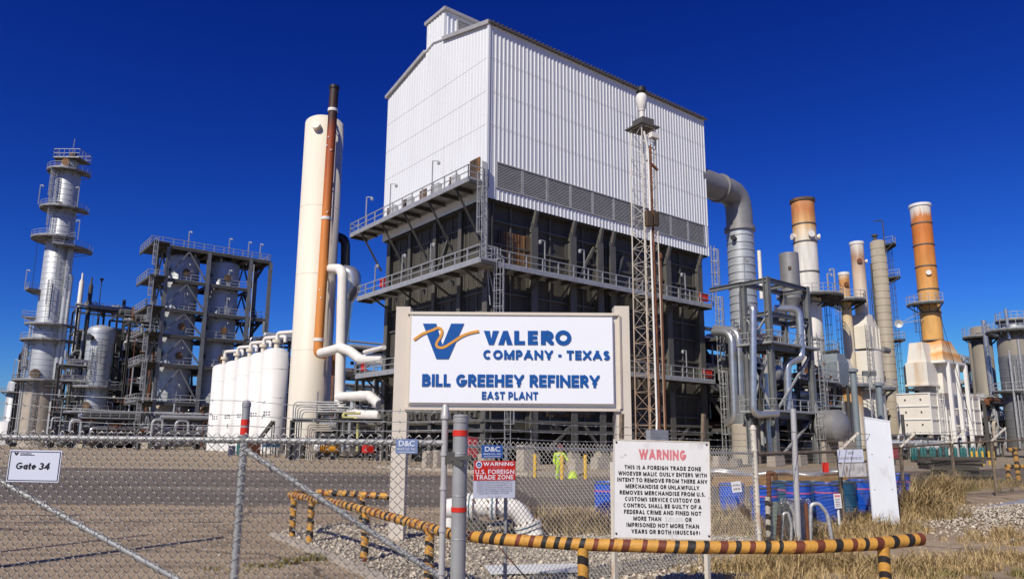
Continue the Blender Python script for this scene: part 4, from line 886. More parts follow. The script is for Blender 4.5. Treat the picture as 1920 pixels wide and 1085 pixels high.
mb = MB(); mb.path([bot + V((.9, .2, -.9)), bot + Z * -.9, bot + Z * .4, top], .52, 20, .9); mb.build('pipe_run', 'orangepipe', van)
mb = MB(); mb.lathe(top - Z * .3, [(.53, 0), (.60, 0), (.60, .35), (.46, .35), (.46, -.6)], 20); mb.build('rim', 'black', van)
for y in (210, 413, 640):
    mb = MB(); f = (zof(610, y, V((0, Yp, 0))) - bot.z) / (top.z - bot.z); mb.lathe(bot + (top - bot) * f, [(.525, 0), (.58, 0), (.58, .35), (.525, .35)], 20); mb.build('collar', 'white', van)
mb = MB()
for y, sx in ((260, -.2), (276, -.3), (284, .2), (400, .2), (545, -.1), (560, .1)):
    f = (zof(610, y, V((0, Yp, 0))) - bot.z) / (top.z - bot.z); mb.box(bot + (top - bot) * f + V((sx, -.5, 0)), .12, .12, .14)
mb.build('lifting_lug', 'white', van)
# ---- fat white and black pipes beside the vessel
def pipe_thing(name, label, pts, r, m, bend=1.2, n=16, cat='pipe', flanges=(), group=None):
    pts = [V(p) for p in pts]; low = min(pts, key=lambda p: p.z); t = thing(name, label, cat, V((low.x, low.y, 0)), group)
    mb = MB(); mb.path(pts, r, n, bend, steps=6); mb.build('pipe_run', m, t)
    for p, d in flanges:
        mb = MB(); mb.lathe(V(p) - V(d) * .12, [(r, 0), (r * 1.12, 0), (r * 1.12, .24), (r, .24)], n, d); mb.build('flange', m, t)
    return t
Y2 = 76.5
pipe_thing('process_pipe', 'thick white pipe leaving the cream vessel high up and dropping to the ground', [pt(606, 504, 80), pt(643, 504, Y2), pt(636, 776, Y2), pt(716, 779, 70)], .55, 'whitepipe', 1.5, flanges=((pt(666, 777, 74.2), E1), (pt(640, 650, Y2), Z)))
pipe_thing('process_pipe', 'thick white pipe snaking from the orange vent pipe to the building', [pt(601, 662, 78.2), pt(640, 652, 76), pt(656, 658, 75), pt(676, 674, 74.6), pt(722, 674, 68)], .52, 'whitepipe', 1.2)
pipe_thing('process_pipe', 'white branch pipe joining the building just above the lowest pipe', [pt(634, 744, Y2), pt(692, 741, 73), pt(714, 760, 69)], .50, 'whitepipe', 1.2, flanges=((pt(676, 742, 74), E1),))
pipe_thing('process_pipe', 'black jacketed pipe curving out behind the cream vessel', [pt(615, 442, 83), pt(648, 446, 83), pt(646, 640, 83)], .55, 'blackpipe', 1.6)
mb = MB(); t = thing('expansion_joint', 'shiny steel bulge behind the white drop pipe', 'pipe fitting', V((pt(659, 532, 80).x, 80, 0))); q = pt(658, 533, 80)
mb.path([q + V((-.9, 0, 1.3)), q + V((.1, 0, 1.2)), q + V((.3, 0, -.2)), q + V((-.6, 0, -1.8)), q + V((-.7, 0, -9))], lambda i, n: .95 if i < n - 1 else .5, 18, 1.6); mb.build('pipe_run', 'alumbr', t)
pipe_thing('process_pipe', 'brown rusty pipe standing between the cream vessel and white drop pipe', [pt(631, 655, 80), V((pt(629, 780, 80).x, 80, .2))], .5, 'rust', 1)
pipe_thing('process_pipe', 'upper pale pipe running level into the building at third walkway', [pt(684, 660, 72), pt(720, 651, 66)], .22, 'whitepipe', 1)
pipe_thing('process_pipe', 'thin yellow pipe dropping to the ground in front of the lowest white pipe', [pt(676, 774, 68), pt(644, 774, 68), pt(644, 783, 68), pt(671, 783, 68), pt(670, 845, 68)], .13, 'paleyellow', .4, 10)
# bundle of bent grey conduits and their steel goalpost
cs = thing('conduit_rack', 'low steel goalpost carrying bent grey conduits before the cream vessel', 'pipe rack', V((pt(545, 850, 66).x, 66, 0)))
mb = MB(); q = V((pt(545, 848, 66).x, 66, 0)); zz = pt(545, 787, 66).z
mb.ibeam(q, q + Z * zz, .35); mb.ibeam(q + Z * zz, q + V((8.6, 0, zz)), .35); mb.ibeam(q + V((8.4, 0, 0)), q + V((8.4, 0, zz)), .35); mb.build('goalpost', 'framed', cs)
for i in range(5):
    xa = pt(548 + 4.2 * i, 800, 66.5).x; zz2 = pt(560, 753 + 4.5 * i, 66.5).z; mb = MB(); mb.path([(xa, 66.5, 0), (xa, 66.5, zz2), (xa + 4.5 + .1 * i, 66.5, zz2)], .06, 8, .5); mb.build('conduit', 'galv', cs)
for i in range(4):
    xa = pt(577 + 3.6 * i, 800, 65.5).x; zz2 = pt(577, 795 + 4 * i, 65.5).z; mb = MB(); mb.path([(xa, 65.5, 0), (xa, 65.5, zz2), (xa + 1.8, 65.5, zz2)], .07, 8, .4); mb.build('conduit', 'concrete', cs)
mb = MB(); mb.bar(q + V((2.0, .6, zz)), q + V((2.0, .6, zz + 2.6)), .12); mb.bar(q + V((3.7, .6, zz)), q + V((3.7, .6, zz + 1.6)), .1); mb.build('conduit_stand', 'galv', cs)
# ground level bits along the foot of the plant
def ground_box(name, label, cat, px, Y, sx, sy, h, m, z0=0.0, extra=None):
    p = at(px, 840, Y); p = V((p.x, p.y, z0)); t = thing(name, label, cat, V((p.x, p.y, 0))); mb = MB(); mb.box(p + Z * (h / 2), sx, sy, h, E1, E2); mb.box(p + Z * (h + .03), sx * 1.04, sy * 1.04, .06, E1, E2); o = mb.build('body', m, t)
    if extra: extra(t, p)
    return t
def legs4(sx, sy, h, m='framed'):
    def f(t, p):
        for i in (-1, 1):
            for j in (-1, 1): mb = MB(); q = p + E1 * (i * sx * .45) + E2 * (j * sy * .45); mb.bar(V((q.x, q.y, 0)), V((q.x, q.y, p.z)), .1); mb.build('leg', m, t)
    return f
def skip_ribs(sx, sy, h, m):
    def f(t, p):
        for i in range(5): mb = MB(); mb.box(p + E1 * (-sx / 2 + sx * (i + .5) / 5) - E2 * (sy / 2 + .04) + Z * (h * .5), .1, .07, h * .9, E1, E2); mb.build('rib', m, t)
    return f
ground_box('waste_bin', 'blue grey plastic bin standing before the white vessels', 'bin', 435, 84, .62, .62, 1.0, 'binblue')
ground_box('portable_toilet', 'narrow dark green cabin behind the striped gate post', 'cabin', 453, 86, .9, .9, 2.1, 'teal', extra=skip_ribs(.9, .9, 2.1, 'teal'))
ground_box('equipment_cabinet', 'brown clad cabinet just right of the striped gate post', 'cabinet', 473, 84, 1.5, 1.2, 2.0, 'brownbox', extra=skip_ribs(1.5, 1.2, 2.0, 'rust'))
ground_box('skip_bin', 'dark blue skip raised on thin legs', 'skip', 508, 76, 1.5, 1.1, .9, 'dumpblue', 1.05, extra=legs4(1.5, 1.1, 1.05))
ground_box('steel_container', 'low dark brown container behind the conduit goalpost', 'container', 562, 72, 2.2, 1.5, 1.75, 'matwood', extra=skip_ribs(2.2, 1.5, 1.75, 'framed'))
mb = MB(); q = at(591, 846, 70); q = V((q.x, q.y, 1.15)); t = thing('fuel_tank', 'orange horizontal tank with a white end on low stand', 'tank', V((q.x, q.y, 0)))
mb.lathe(q + X * .55, [(.6, 0), (.6, 1.55), (.4, 1.7), (0, 1.75)], 16, X); mb.build('shell', 'orange', t); mb = MB(); mb.lathe(q, [(0, -.1), (.5, -.05), (.6, 0), (.6, .54)], 16, X); mb.build('end', 'white', t)
for k in (.4, 1.7): mb = MB(); mb.box(V((q.x + k, q.y, .35)), .15, 1, .7); mb.build('saddle', 'framed', t)
ground_box('red_tank', 'dark red drum beside the building corner column', 'drum', 690, 66, .8, .8, 1.1, 'sred', .7, extra=legs4(.8, .8, .7))
st_ = thing('access_steps', 'dark portable steps leaning up to a white vessel', 'steps', V((at(482, 846, 88).x, 88, 0))); q = V((at(476, 846, 88).x, 88, 0)); mb = MB()
for o_ in (0, .8): mb.bar(q + V((0, o_, 1.2)), q + V((2.0, o_, 4.0)), .12, .3)
for k in range(8): f = (k + .5) / 8; mb.box(q + V((2.0 * f, .4, 1.2 + 2.8 * f)), .3, .8, .06)
mb.bar(q + V((2.0, 0, 0)), q + V((2.0, 0, 4.0)), .1); mb.bar(q + V((2.0, .8, 0)), q + V((2.0, .8, 4.0)), .1); mb.bar(q + V((0, 0, 0)), q + V((0, 0, 1.2)), .1); mb.build('flight', 'framed', st_)

# ================================================================== PLANT ON THE RIGHT
# ---- grey pipe support tower in front of the building's far end
fc = at(1447, 700, 62); fc = V((fc.x, fc.y, 0)); ft = at(1447, 524, 62).z; fm = at(1447, 650, 62).z; fl = at(1447, 778, 62).z
sf = thing('pipe_support_tower', 'grey steel tower beside the building carrying shiny bent pipes', 'steel structure', fc)
LW, DW = 6.6, 2.4
for t, s in ((0, 0), (LW, 0), (0, DW), (LW, DW)):
    mb = MB(); q = fc + E1 * t + E2 * s; mb.ibeam(q, q + Z * (ft + (.25 if s == 0 else 0)), .48, .48, .06, up=E2); mb.build('column', 'frame', sf)
for z, dk in ((ft, 0), (ft - 3.0, 0), (fm, 1), (fl, 1)):
    mb = MB()
    for s in (0, DW): mb.ibeam(fc + E2 * s + Z * z, fc + E1 * LW + E2 * s + Z * z, .3, .42, .05)
    for t in (0, LW / 2, LW): mb.ibeam(fc + E1 * t + E2 * -.0 + Z * (z - .03), fc + E1 * t + E2 * DW + Z * (z - .03), .28, .4, .05)
    if dk: mb.box(fc + E1 * (LW / 2) + E2 * (DW / 2) + Z * (z + .26), LW + 1.4, DW + 1.2, .07, E1, E2)
    o = mb.build('platform' if dk else 'floor_frame', 'frame', sf)
    if dk:
        rl = MB(); railing(rl, [fc + E1 * (-.6) + E2 * (DW + .5) + Z * (z + .3), fc + E1 * -.6 - E2 * .6 + Z * (z + .3), fc + E1 * (LW + .6) - E2 * .6 + Z * (z + .3), fc + E1 * (LW + .6) + E2 * (DW + .5) + Z * (z + .3)], 1.1, 1.3, .06); rl.build('railing', 'rail', o)
for (t0, s0_, z0_, t1, s1_, z1_) in ((0, 0, fm, 0, DW, ft - 3), (0, DW, fm, 0, 0, ft - 3), (0, 0, fl, 0, DW, fm), (0, DW, fl, 0, 0, fm), (0, 0, fl, LW, 0, fm - .2), (LW, 0, ft - 3, LW / 2, 0, fm), (0, 0, .3, LW, 0, fl)):
    mb = MB(); mb.bar(fc + E1 * t0 + E2 * s0_ + Z * z0_, fc + E1 * t1 + E2 * s1_ + Z * z1_, .16); mb.build('brace', 'galv', sf)
mb = MB(); mb.ibeam(fc + E2 * DW + Z * ft, fc + E2 * (DW + 3.6) + Z * (ft - .02), .3, .42, .05); mb.build('tie_beam', 'frame', sf)
light_pole(sf, fc + E2 * DW * .9 + Z * ft, 2.4, E1 * .5)
mb = MB(); ladder(mb, fc + E1 * (LW + 1.0) - E2 * .4 + Z * 0, fm + 1, E2, E1); mb.build('caged_ladder', 'galv', sf)
mb = MB(); ladder(mb, fc + E1 * (LW - 1.2) - E2 * .9 + Z * 0, fl, E1, -E2); mb.build('caged_ladder', 'galv', sf)
def PT(px, py, Y): return at(px, py, Y)
pipe_thing('insulated_pipe', 'shiny pipe running down in front of the tower column then turning right', [PT(1406, 575, 61), PT(1412, 575, 60.2), PT(1412, 778, 60.2), PT(1458, 775, 61)], .29, 'alumbr', .7, 16)
pipe_thing('insulated_pipe', 'shiny stepped pipe hanging off the right side of the support tower', [PT(1452, 578, 64.5), PT(1498, 578, 64.5), PT(1503, 672, 64.5), PT(1476, 680, 64), PT(1478, 768, 64)], .33, 'alumbr', .8, 16)
pipe_thing('insulated_pipe', 'big shiny pipe looping down beside the building, left of its twin', [PT(1338, 622, 68), PT(1372, 624, 66), PT(1378, 785, 66), PT(1362, 792, 67)], .36, 'alumbr', 1.2, 16)
pipe_thing('insulated_pipe', 'big shiny pipe looping down beside the building, right of its twin', [PT(1340, 616, 69), PT(1384, 620, 66.5), PT(1390, 784, 66.5), PT(1368, 796, 67.5)], .36, 'alumbr', 1.2, 16)
pipe_thing('insulated_pipe', 'short shiny vertical pipe between the looping pair and the tower', [PT(1392, 547, 68), PT(1398, 674, 68)], .36, 'alumbr', .5, 16)
pipe_thing('insulated_pipe', 'slim shiny pipe reaching the ground under the support tower', [PT(1437, 700, 65), PT(1440, 800, 65), V((PT(1442, 800, 65).x, 65, .2))], .32, 'alumbr', .5, 14)
pipe_thing('vent_pipe', 'thin bright square post rising above the support tower', [PT(1423, 470, 70), PT(1428, 560, 70)], .2, 'whitepipe', .5, 6)
mb = MB(); q = at(1398, 800, 66); q = V((q.x, q.y, 0)); t = thing('concrete_pier', 'round beige concrete pier under the looping shiny pipes', 'pier', q); mb.lathe(q, [(1.25, 0), (1.25, 3.4), (1.1, 3.5), (0, 3.5)], 24); mb.build('shaft', 'concrete', t)
mb = MB(); mb.lathe(q + Z * 3.5, [(1.1, 0), (1.0, .8), (.7, 1.0), (.7, 2.6), (0, 2.6)], 20); mb.build('pedestal', 'frame', t)
q = at(1480, 500, 72); q = V((q.x, q.y, 0)); t = thing('silencer', 'grey open topped silencer drum above the support tower', 'silencer', q); zt = at(1480, 476, 72).z; zb = at(1480, 560, 72).z
mb = MB(); mb.lathe(q, [(.95, zb), (.95, zt), (.85, zt), (.85, zt - 1)], 28); mb.lathe(q, [(.35, zb - 3), (.35, zb - 1.2), (.95, zb)], 24); mb.build('shell', 'duct', t)
mb = MB(); mb.box(V((q.x - .35, q.y - .95, zt - 1.7)), .28, .1, .3); mb.build('patch', 'rustpanel', t)
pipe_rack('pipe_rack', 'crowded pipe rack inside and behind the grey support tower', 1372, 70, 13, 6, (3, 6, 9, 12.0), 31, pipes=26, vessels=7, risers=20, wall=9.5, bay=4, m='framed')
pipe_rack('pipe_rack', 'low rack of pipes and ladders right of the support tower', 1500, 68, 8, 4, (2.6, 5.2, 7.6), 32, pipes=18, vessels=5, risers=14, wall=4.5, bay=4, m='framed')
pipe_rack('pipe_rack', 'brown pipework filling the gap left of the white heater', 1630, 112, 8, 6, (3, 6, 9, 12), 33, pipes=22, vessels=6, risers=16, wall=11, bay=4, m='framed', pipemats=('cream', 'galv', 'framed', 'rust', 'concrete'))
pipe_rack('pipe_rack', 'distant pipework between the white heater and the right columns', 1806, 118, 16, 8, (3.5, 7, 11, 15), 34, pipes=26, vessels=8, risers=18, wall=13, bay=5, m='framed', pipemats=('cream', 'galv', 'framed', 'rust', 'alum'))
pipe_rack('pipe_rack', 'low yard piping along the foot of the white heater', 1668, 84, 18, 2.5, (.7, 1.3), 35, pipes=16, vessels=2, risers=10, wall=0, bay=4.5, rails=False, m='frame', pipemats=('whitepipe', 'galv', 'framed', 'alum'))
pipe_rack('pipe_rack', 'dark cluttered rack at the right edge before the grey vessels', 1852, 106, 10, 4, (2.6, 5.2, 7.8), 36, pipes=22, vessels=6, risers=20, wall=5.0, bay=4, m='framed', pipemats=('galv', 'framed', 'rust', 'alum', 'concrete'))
# ---- stacks
def stack(name, label, cat, pxt, pyt, pxb, pyb, Y, dpx, m, rim=True, rings=(), z_base=0.0, flare=0):
    a = at(pxt, pyt, Y); b = at(pxb, pyb, Y); c = V(((a.x + b.x) / 2, Y, 0)); r = dpx / 2 / F_PX * Y
    r *= ((F_PX ** 2 + (960 - pxt) ** 2) ** .5 / F_PX) ** .0
    t = thing(name, label, cat, c); mb = MB(); zt = a.z
    mb.lathe(c, [(r, z_base), (r, zt), (r * .86, zt), (r * .86, zt - 2)], 36); mb.build('shell', m, t)
    if rings:
        for y in rings: mb = MB(); z = zof(pxt, y, c); mb.lathe(c + Z * z, [(r, 0), (r * 1.03 + .03, 0), (r * 1.03 + .03, .16), (r, .16)], 36); mb.build('ring_flange', 'steel2', t)
    if rim: mb = MB(); mb.lathe(c + Z * zt, [(r * 1.0, -.35), (r * 1.1, -.3), (r * 1.1, .05), (r * .9, .05)], 36); mb.build('rim', 'white' if rim == 2 else 'rustpanel', t)
    return t, c, r, zt
zt_ = at(1498, 376, 88).z
M['stackwhite'] = mat_z('white_stack_rusted_top', [(0, (.70, .67, .61)), (zt_ - 6.5, (.72, .69, .63)), (zt_ - 4.4, (.70, .58, .40)), (zt_ - 3.2, (.64, .36, .14)), (zt_ - 1.6, (.54, .20, .06)), (zt_, (.58, .28, .11))], .6, 0, 2.2, 1.0, .2)
s1, c, r, zt = stack('chimney_stack', 'wide white stack with rusted orange top behind the support tower', 'chimney', 1498, 376, 1532, 690, 88, 43, 'stackwhite', 1, (424, 457, 513, 570, 640))
for a_ in (275, 352, 190): noz(s1, c, R_(a_), zof(1510, 445, c), r, .28, .35, 'white')
ring_platform(s1, c, zof(1520, 560, c), r, r + 2.6, 180, 400, 'framed'); ring_platform(s1, c, zof(1530, 662, c), r, r + 1.6, 300, 400, 'framed')
mb = MB(); ladder(mb, (c.x + r + .3, c.y - .6, 2), zof(1530, 560, c), Yv, X); mb.build('caged_ladder', 'framed', s1)
light_pole(s1, (c.x + 2.2, c.y - 2.6, zof(1545, 560, c)), 3.2, V((-.5, 0, 0)), .08); light_pole(s1, (c.x + 1.0, c.y - 3.4, zof(1545, 560, c)), 2.4, V((.5, 0, 0)), .08)
zt_ = at(1580, 512, 92).z
M['smallstack'] = mat_z('beige_stack_rust_streaks', [(0, (.64, .55, .40)), (zt_ - 8, (.66, .56, .40)), (zt_ - 4, (.64, .44, .19)), (zt_ - 1.2, (.52, .23, .055)), (zt_ - .4, (.62, .52, .4)), (zt_, (.68, .62, .52))], .6, 0, 1.6, 1.2, .22)
s2, c, r, zt = stack('chimney_stack', 'slim short beige stack with ringed platform and rust streaks', 'chimney', 1580, 512, 1593, 640, 92, 19, 'smallstack', 2, ())
ring_platform(s2, c, zof(1583, 566, c), r, r + 1.75, 0, 360, 'framed', n=16); noz(s2, c, R_(262), zof(1583, 535, c), r, .2, .2, 'rust')
mb = MB(); ladder(mb, (c.x - r - .5, c.y - .8, 2), zof(1583, 562, c), Yv, -X); mb.build('caged_ladder', 'galv', s2)
# furnace with tall beige stack
Yf = 93.0
M['furnpaint'] = mat('furnace_cream_paint', (0.70, 0.66, 0.575), 0.5, 0, 0.06, .5, (1, 1, .2), (0.50, 0.24, 0.06), .30, .4, (1, 1, .12))
zt_ = at(1607, 455, Yf).z
M['beigestack'] = mat_z('beige_stack', [(0, (.62, .55, .45)), (zt_ - 8, (.66, .58, .48)), (zt_ - 4.5, (.60, .47, .36)), (zt_ - 2, (.40, .24, .16)), (zt_ - .9, (.60, .54, .47)), (zt_, (.70, .66, .6))], .6, 0, 1.6, .9, .15)
s3, c, r, zt = stack('chimney_stack', 'tall pale beige stack with white rim on a cream furnace', 'chimney', 1607, 455, 1626, 720, Yf, 24, 'beigestack', 2, (), z_base=at(1620, 592, Yf).z)
noz(s3, c, R_(255), zof(1610, 492, c), r, .22, .2, 'rust'); noz(s3, c, R_(355), zof(1610, 490, c), r, .18, .3, 'white')
mb = MB(); ladder(mb, (c.x + r + .3, c.y - .3, at(1620, 640, Yf).z), zof(1610, 540, c), Yv, X); mb.build('caged_ladder', 'framed', s3)
fz = [at(1620, y, Yf).z for y in (790, 660, 655, 614, 604, 592)]
fb = thing('furnace', 'cream round furnace with panelled box hood under the beige stack', 'furnace', c); mb = MB()
mb.lathe(c, [(1.95, 0), (1.95, fz[1]), (0, fz[1] + .1)], 36); mb.build('shell', 'furnpaint', fb)
def frustum(mb, c, a0, b0, z0, a1, b1, z1, ea=E1, eb=E2, mi=0):
    p = [c + ea * (i * a0 / 2) + eb * (j * b0 / 2) + Z * z0 for i, j in ((-1, -1), (1, -1), (1, 1), (-1, 1))] + [c + ea * (i * a1 / 2) + eb * (j * b1 / 2) + Z * z1 for i, j in ((-1, -1), (1, -1), (1, 1), (-1, 1))]
    mb.add(p, [(3, 2, 1, 0), (4, 5, 6, 7), (0, 1, 5, 4), (1, 2, 6, 5), (2, 3, 7, 6), (3, 0, 4, 7)], mi)
mb = MB(); mb.box(c + Z * ((fz[2] + fz[3]) / 2), 3.1, 2.5, fz[3] - fz[2], E1, E2)
for k in (-1.5, -.4, .7, 1.5): mb.bar(c + E1 * k - E2 * 1.3 + Z * fz[2], c + E1 * k - E2 * 1.3 + Z * fz[3], .14)
mb.bar(c - E1 * 1.6 - E2 * 1.32 + Z * fz[2], c + E1 * 1.6 - E2 * 1.32 + Z * fz[2], .3, .2); mb.build('convection_box', 'furnpaint', fb)
mb = MB(); frustum(mb, c, 3.1, 2.5, fz[3], 2.3, 2.1, fz[4] + .2); frustum(mb, c, 2.3, 2.1, fz[4] + .2, 1.75, 1.75, fz[5] + .1); mb.build('hood', 'furnpaint', fb)
ring_platform(fb, c, at(1620, 730, Yf).z, 1.95, 3.2, 180, 380, 'frame')
mb = MB(); q = c + E1 * 1.6 - E2 * 1.4; mb.tube(q + Z * fz[2], q + E1 * 1.8 + Z * fz[2], .4, 12); mb.build('fan_duct', 'frame', fb)
mb = MB(); ladder(mb, c - E1 * 1.9 - E2 * 1.2, fz[2] + 2, E1, -E2); mb.build('caged_ladder', 'galv', fb)
q = V((at(1597, 760, 88).x, 88, 0)); zt = at(1597, 728, 88).z
M['rustfurn'] = mat_z('furnace_rust_streaks', [(0, (.68, .62, .48)), (zt - 3.2, (.67, .58, .42)), (zt - 1.4, (.55, .33, .13)), (zt - .3, (.42, .19, .05)), (zt + .5, (.6, .5, .4))], .6, 0, 1.8, 1.6, .2)
t = thing('furnace', 'small cream cylinder furnace streaked with orange rust below a walkway', 'furnace', q); mb = MB(); mb.lathe(q, [(1.3, 0), (1.3, zt), (0, zt)], 28); mb.build('shell', 'rustfurn', t); ring_platform(t, q, zt + .3, .6, 2.2, 150, 400, 'frame'); mb = MB(); frustum(mb, q + E2 * .4, 2.2, 1.8, zt + .9, .8, .8, zt + 3.6); mb.build('hood', 'furnpaint', t)
q = V((at(1563, 680, 82).x, 82, 0)); t = thing('duct_box', 'blue grey sheet metal duct box with sloped top right of the support tower', 'duct', q); z0_, z1_ = at(1563, 722, 82).z, at(1563, 664, 82).z
mb = MB(); frustum(mb, q, 2.2, 2.0, z0_, 2.6, 2.2, z0_ + 1.2); frustum(mb, q, 2.6, 2.2, z0_ + 1.2, 2.6, 2.2, z1_ - 1.0); frustum(mb, q, 2.6, 2.2, z1_ - 1.0, 1.6, 1.8, z1_); mb.build('casing', 'greyduct', t)
for i, j in ((-1, -1), (1, -1), (1, 1), (-1, 1)): mb = MB(); p = q + E1 * i + E2 * j * .9; mb.bar(p, p + Z * z0_, .25); mb.build('leg', 'framed', t)
# big round drum end
q = V((at(1592, 800, 64).x, 64, at(1592, 799, 64).z)); hd = (V((.62, -.78, 0))).normalized(); t = thing('horizontal_drum', 'large grey horizontal drum with conical end behind the fence', 'vessel', V((q.x, q.y, 0)))
mb = MB(); mb.lathe(q - hd * 2.4, [(0, -.5), (1.1, -.3), (1.5, 0), (1.5, 1.6), (1.1, 2.0), (.25, 2.25), (0, 2.25)], 32, hd); mb.build('shell', 'duct', t)
for k in (-1.9, -.3): mb = MB(); mb.box(V((q.x, q.y, 0)) + hd * k + Z * (q.z - 1.3) * .5, .4, 2.2, max(.3, q.z - 1.3), hd, V((hd.y, -hd.x, 0))); mb.build('saddle', 'concrete', t)
# tan column behind
tnc = V(((at(1645, 447, 116).x + at(1668, 720, 116).x) / 2, 116, 0)); zt = at(1646, 452, 116).z
M['tan'] = mat('tan_column_paint', (0.34, 0.295, 0.22), 0.6, 0, .12, .6, (1, 1, .3), (.22, .19, .13), .35, .4, (1, 1, .3))
t = thing('distillation_column', 'plain tan column with side ladder between the beige and orange stacks', 'column tower', tnc); rr = 1.18
shell(t, tnc, [(rr, 0), (rr, zt - .3)] + dome(rr, zt - .3, .4), 'tan'); bands(t, tnc, rr, 6, zt - 1, 1.2, 'tan')
ring_platform(t, tnc, zof(1660, 462, tnc), rr, rr + 1.5, 300, 420, 'framed'); ring_platform(t, tnc, zof(1665, 522, tnc), rr, rr + 1.7, 320, 420, 'framed'); ring_platform(t, tnc, zof(1670, 638, tnc), rr, rr + 1.6, 320, 420, 'framed')
mb = MB(); ladder(mb, (tnc.x + rr + .3, tnc.y - .3, 2), zof(1660, 470, tnc), Yv, X); mb.build('caged_ladder', 'framed', t)
mb = MB(); z = zof(1650, 455, tnc); mb.path([(tnc.x + .6, tnc.y - 1, z - 2), (tnc.x + .6, tnc.y - 1, z + 3.6), (tnc.x - .8, tnc.y - 1, z + 3.4)], .09, 6, .2); mb.build('davit', 'framed', t)
mb = MB(); mb.lathe((tnc.x - .4, tnc.y, zt), [(.3, 0), (.3, .8), (.5, .8), (.5, 1.1), (0, 1.2)], 10); mb.build('top_nozzle', 'framed', t)
mb = MB(); mb.tube((tnc.x - rr - .5, tnc.y - .5, 3), (tnc.x - rr - .5, tnc.y - .5, zt - 4), .14, 8); mb.build('side_pipe', 'framed', t)
# ---- the white heater with its rusty orange stack
hc = at(1743, 760, 92); hc = V((hc.x, hc.y, 0)); hz0, hz1 = at(1743, 814, 92).z, at(1743, 735, 92).z
M['heaterwhite'] = mat('heater_white_paint', (0.74, 0.70, 0.62), 0.5, 0, .06, .6, (1, 1, .2), (.55, .30, .10), .34, .35, (1, 1, .08), stain2=(.45, .38, .28), amt2=.25)
ht = thing('fired_heater', 'white panelled heater box with white frame below the orange stack', 'heater', hc); Lh, Dh = 16.5, 4.0
mb = MB(); mb.box(hc + E1 * (Lh / 2) + E2 * (Dh / 2) + Z * ((hz0 + hz1) / 2), Lh, Dh, hz1 - hz0, E1, E2); o = mb.build('casing', 'heaterwhite', ht)
mb = MB(); H = hz1 - hz0
for f in (0.02, .36, .68, .985): mb.bar(hc - E1 * .06 + Z * (hz0 + H * f), hc - E1 * .06 + E2 * Dh + Z * (hz0 + H * f), .1, .12); mb.bar(hc - E2 * .06 + Z * (hz0 + H * f), hc - E2 * .06 + E1 * Lh + Z * (hz0 + H * f), .1, .12)
for k in range(0, 8): mb.bar(hc - E2 * .1 + E1 * (Lh * k / 7) + Z * hz0, hc - E2 * .1 + E1 * (Lh * k / 7) + Z * hz1, .12, .14, up=E2)
mb.build('panel_rib', 'white', o)
mb = MB()
for i in range(3):
    for j in range(2): mb.box(hc - E1 * .08 + E2 * (1 + 1.9 * j) + Z * (hz0 + H * (.24 + .3 * i)), .1, .16, .16, E1, E2)
mb.build('peep_hole', 'black', o)
for k in (0.3, 5.5, 11, 16):
    for s in (.3, Dh - .3): mb = MB(); p = hc + E1 * k + E2 * s; mb.box(p + Z * hz0 / 2, .5, .5, hz0, E1, E2); mb.build('pier', 'concrete', ht)
sc_ = V(((at(1724, 385, 95).x + at(1750, 640, 95).x) / 2, 95.0, 0))
zu = [at(1750, y, 95).z for y in (735, 723, 690, 683, 640)]
uc = V((at(1733, 700, 93).x, 93, 0)); mb = MB(); mb.box(uc + E1 * .3 + E2 * .4 + Z * ((zu[1] + zu[3]) / 2), 3.2, 2.6, zu[3] - zu[1], E1, E2); frustum(mb, uc + E1 * .3 + E2 * .4, 2.6, 2.4, zu[3], 2.2, 1.6, zu[3] + 2.6); mb.box(uc + E1 * .3 + E2 * .4 + Z * (zu[1] - .1), 3.6, 2.9, .25, E1, E2); mb.build('convection_box', 'heaterwhite', ht)
mb = MB(); mb.box(sc_ + E1 * 1.0 + E2 * .2 + Z * ((hz1 + zu[3]) / 2), 5.0, 3.0, zu[3] - hz1, E1, E2); mb.build('upper_casing', 'heaterwhite', ht)
for t_ in (-2.3, .5, 3.3): mb = MB(); p = sc_ + E1 * (.6 + t_) - E2 * 2.15; mb.bar(p, p + Z * zu[3], .42, .42, up=E2); mb.build('leg', 'white', ht)
mb = MB(); p = sc_ + E1 * .6; mb.box(p + Z * (zu[3] + .1), 6.8, 4.5, .3, E1, E2); mb.build('support_deck', 'white', ht)
for z in (hz0 + 1.2, hz0 + 3.4): mb = MB(); mb.box(hc + E1 * 7.4 - E2 * .9 + Z * z, 2.2, 1.1, .12, E1, E2); railing(mb, [hc + E1 * 6.3 - E2 * 1.45 + Z * z, hc + E1 * 8.5 - E2 * 1.45 + Z * z], 1, 1.1, .06); mb.build('walkway', 'white', ht)
mb = MB(); ladder(mb, hc + E1 * 1.9 - E2 * .4 + Z * .5, hz1, E1, -E2, True); mb.build('caged_ladder', 'white', ht)
zt_ = at(1724, 385, 95).z; z5 = zu[4]
M['orangestack'] = mat_z('rust_orange_stack', [(z5 - 1, (.66, .36, .10)), (z5 + 5, (.68, .38, .115)), (z5 + 10, (.62, .26, .055)), (z5 + 15, (.56, .165, .028)), (zt_ - 1.8, (.58, .20, .045)), (zt_ - 1.0, (.72, .66, .58)), (zt_, (.74, .70, .64))], .62, 0, 3.2, .9, .2)
s4, c, r, zt = stack('chimney_stack', 'tall rust orange stack with white tip rising from the white heater', 'chimney', 1724, 385, 1750, 640, 95, 36, 'orangestack', 2, (422, 462, 502, 545, 588, 640), z_base=z5)
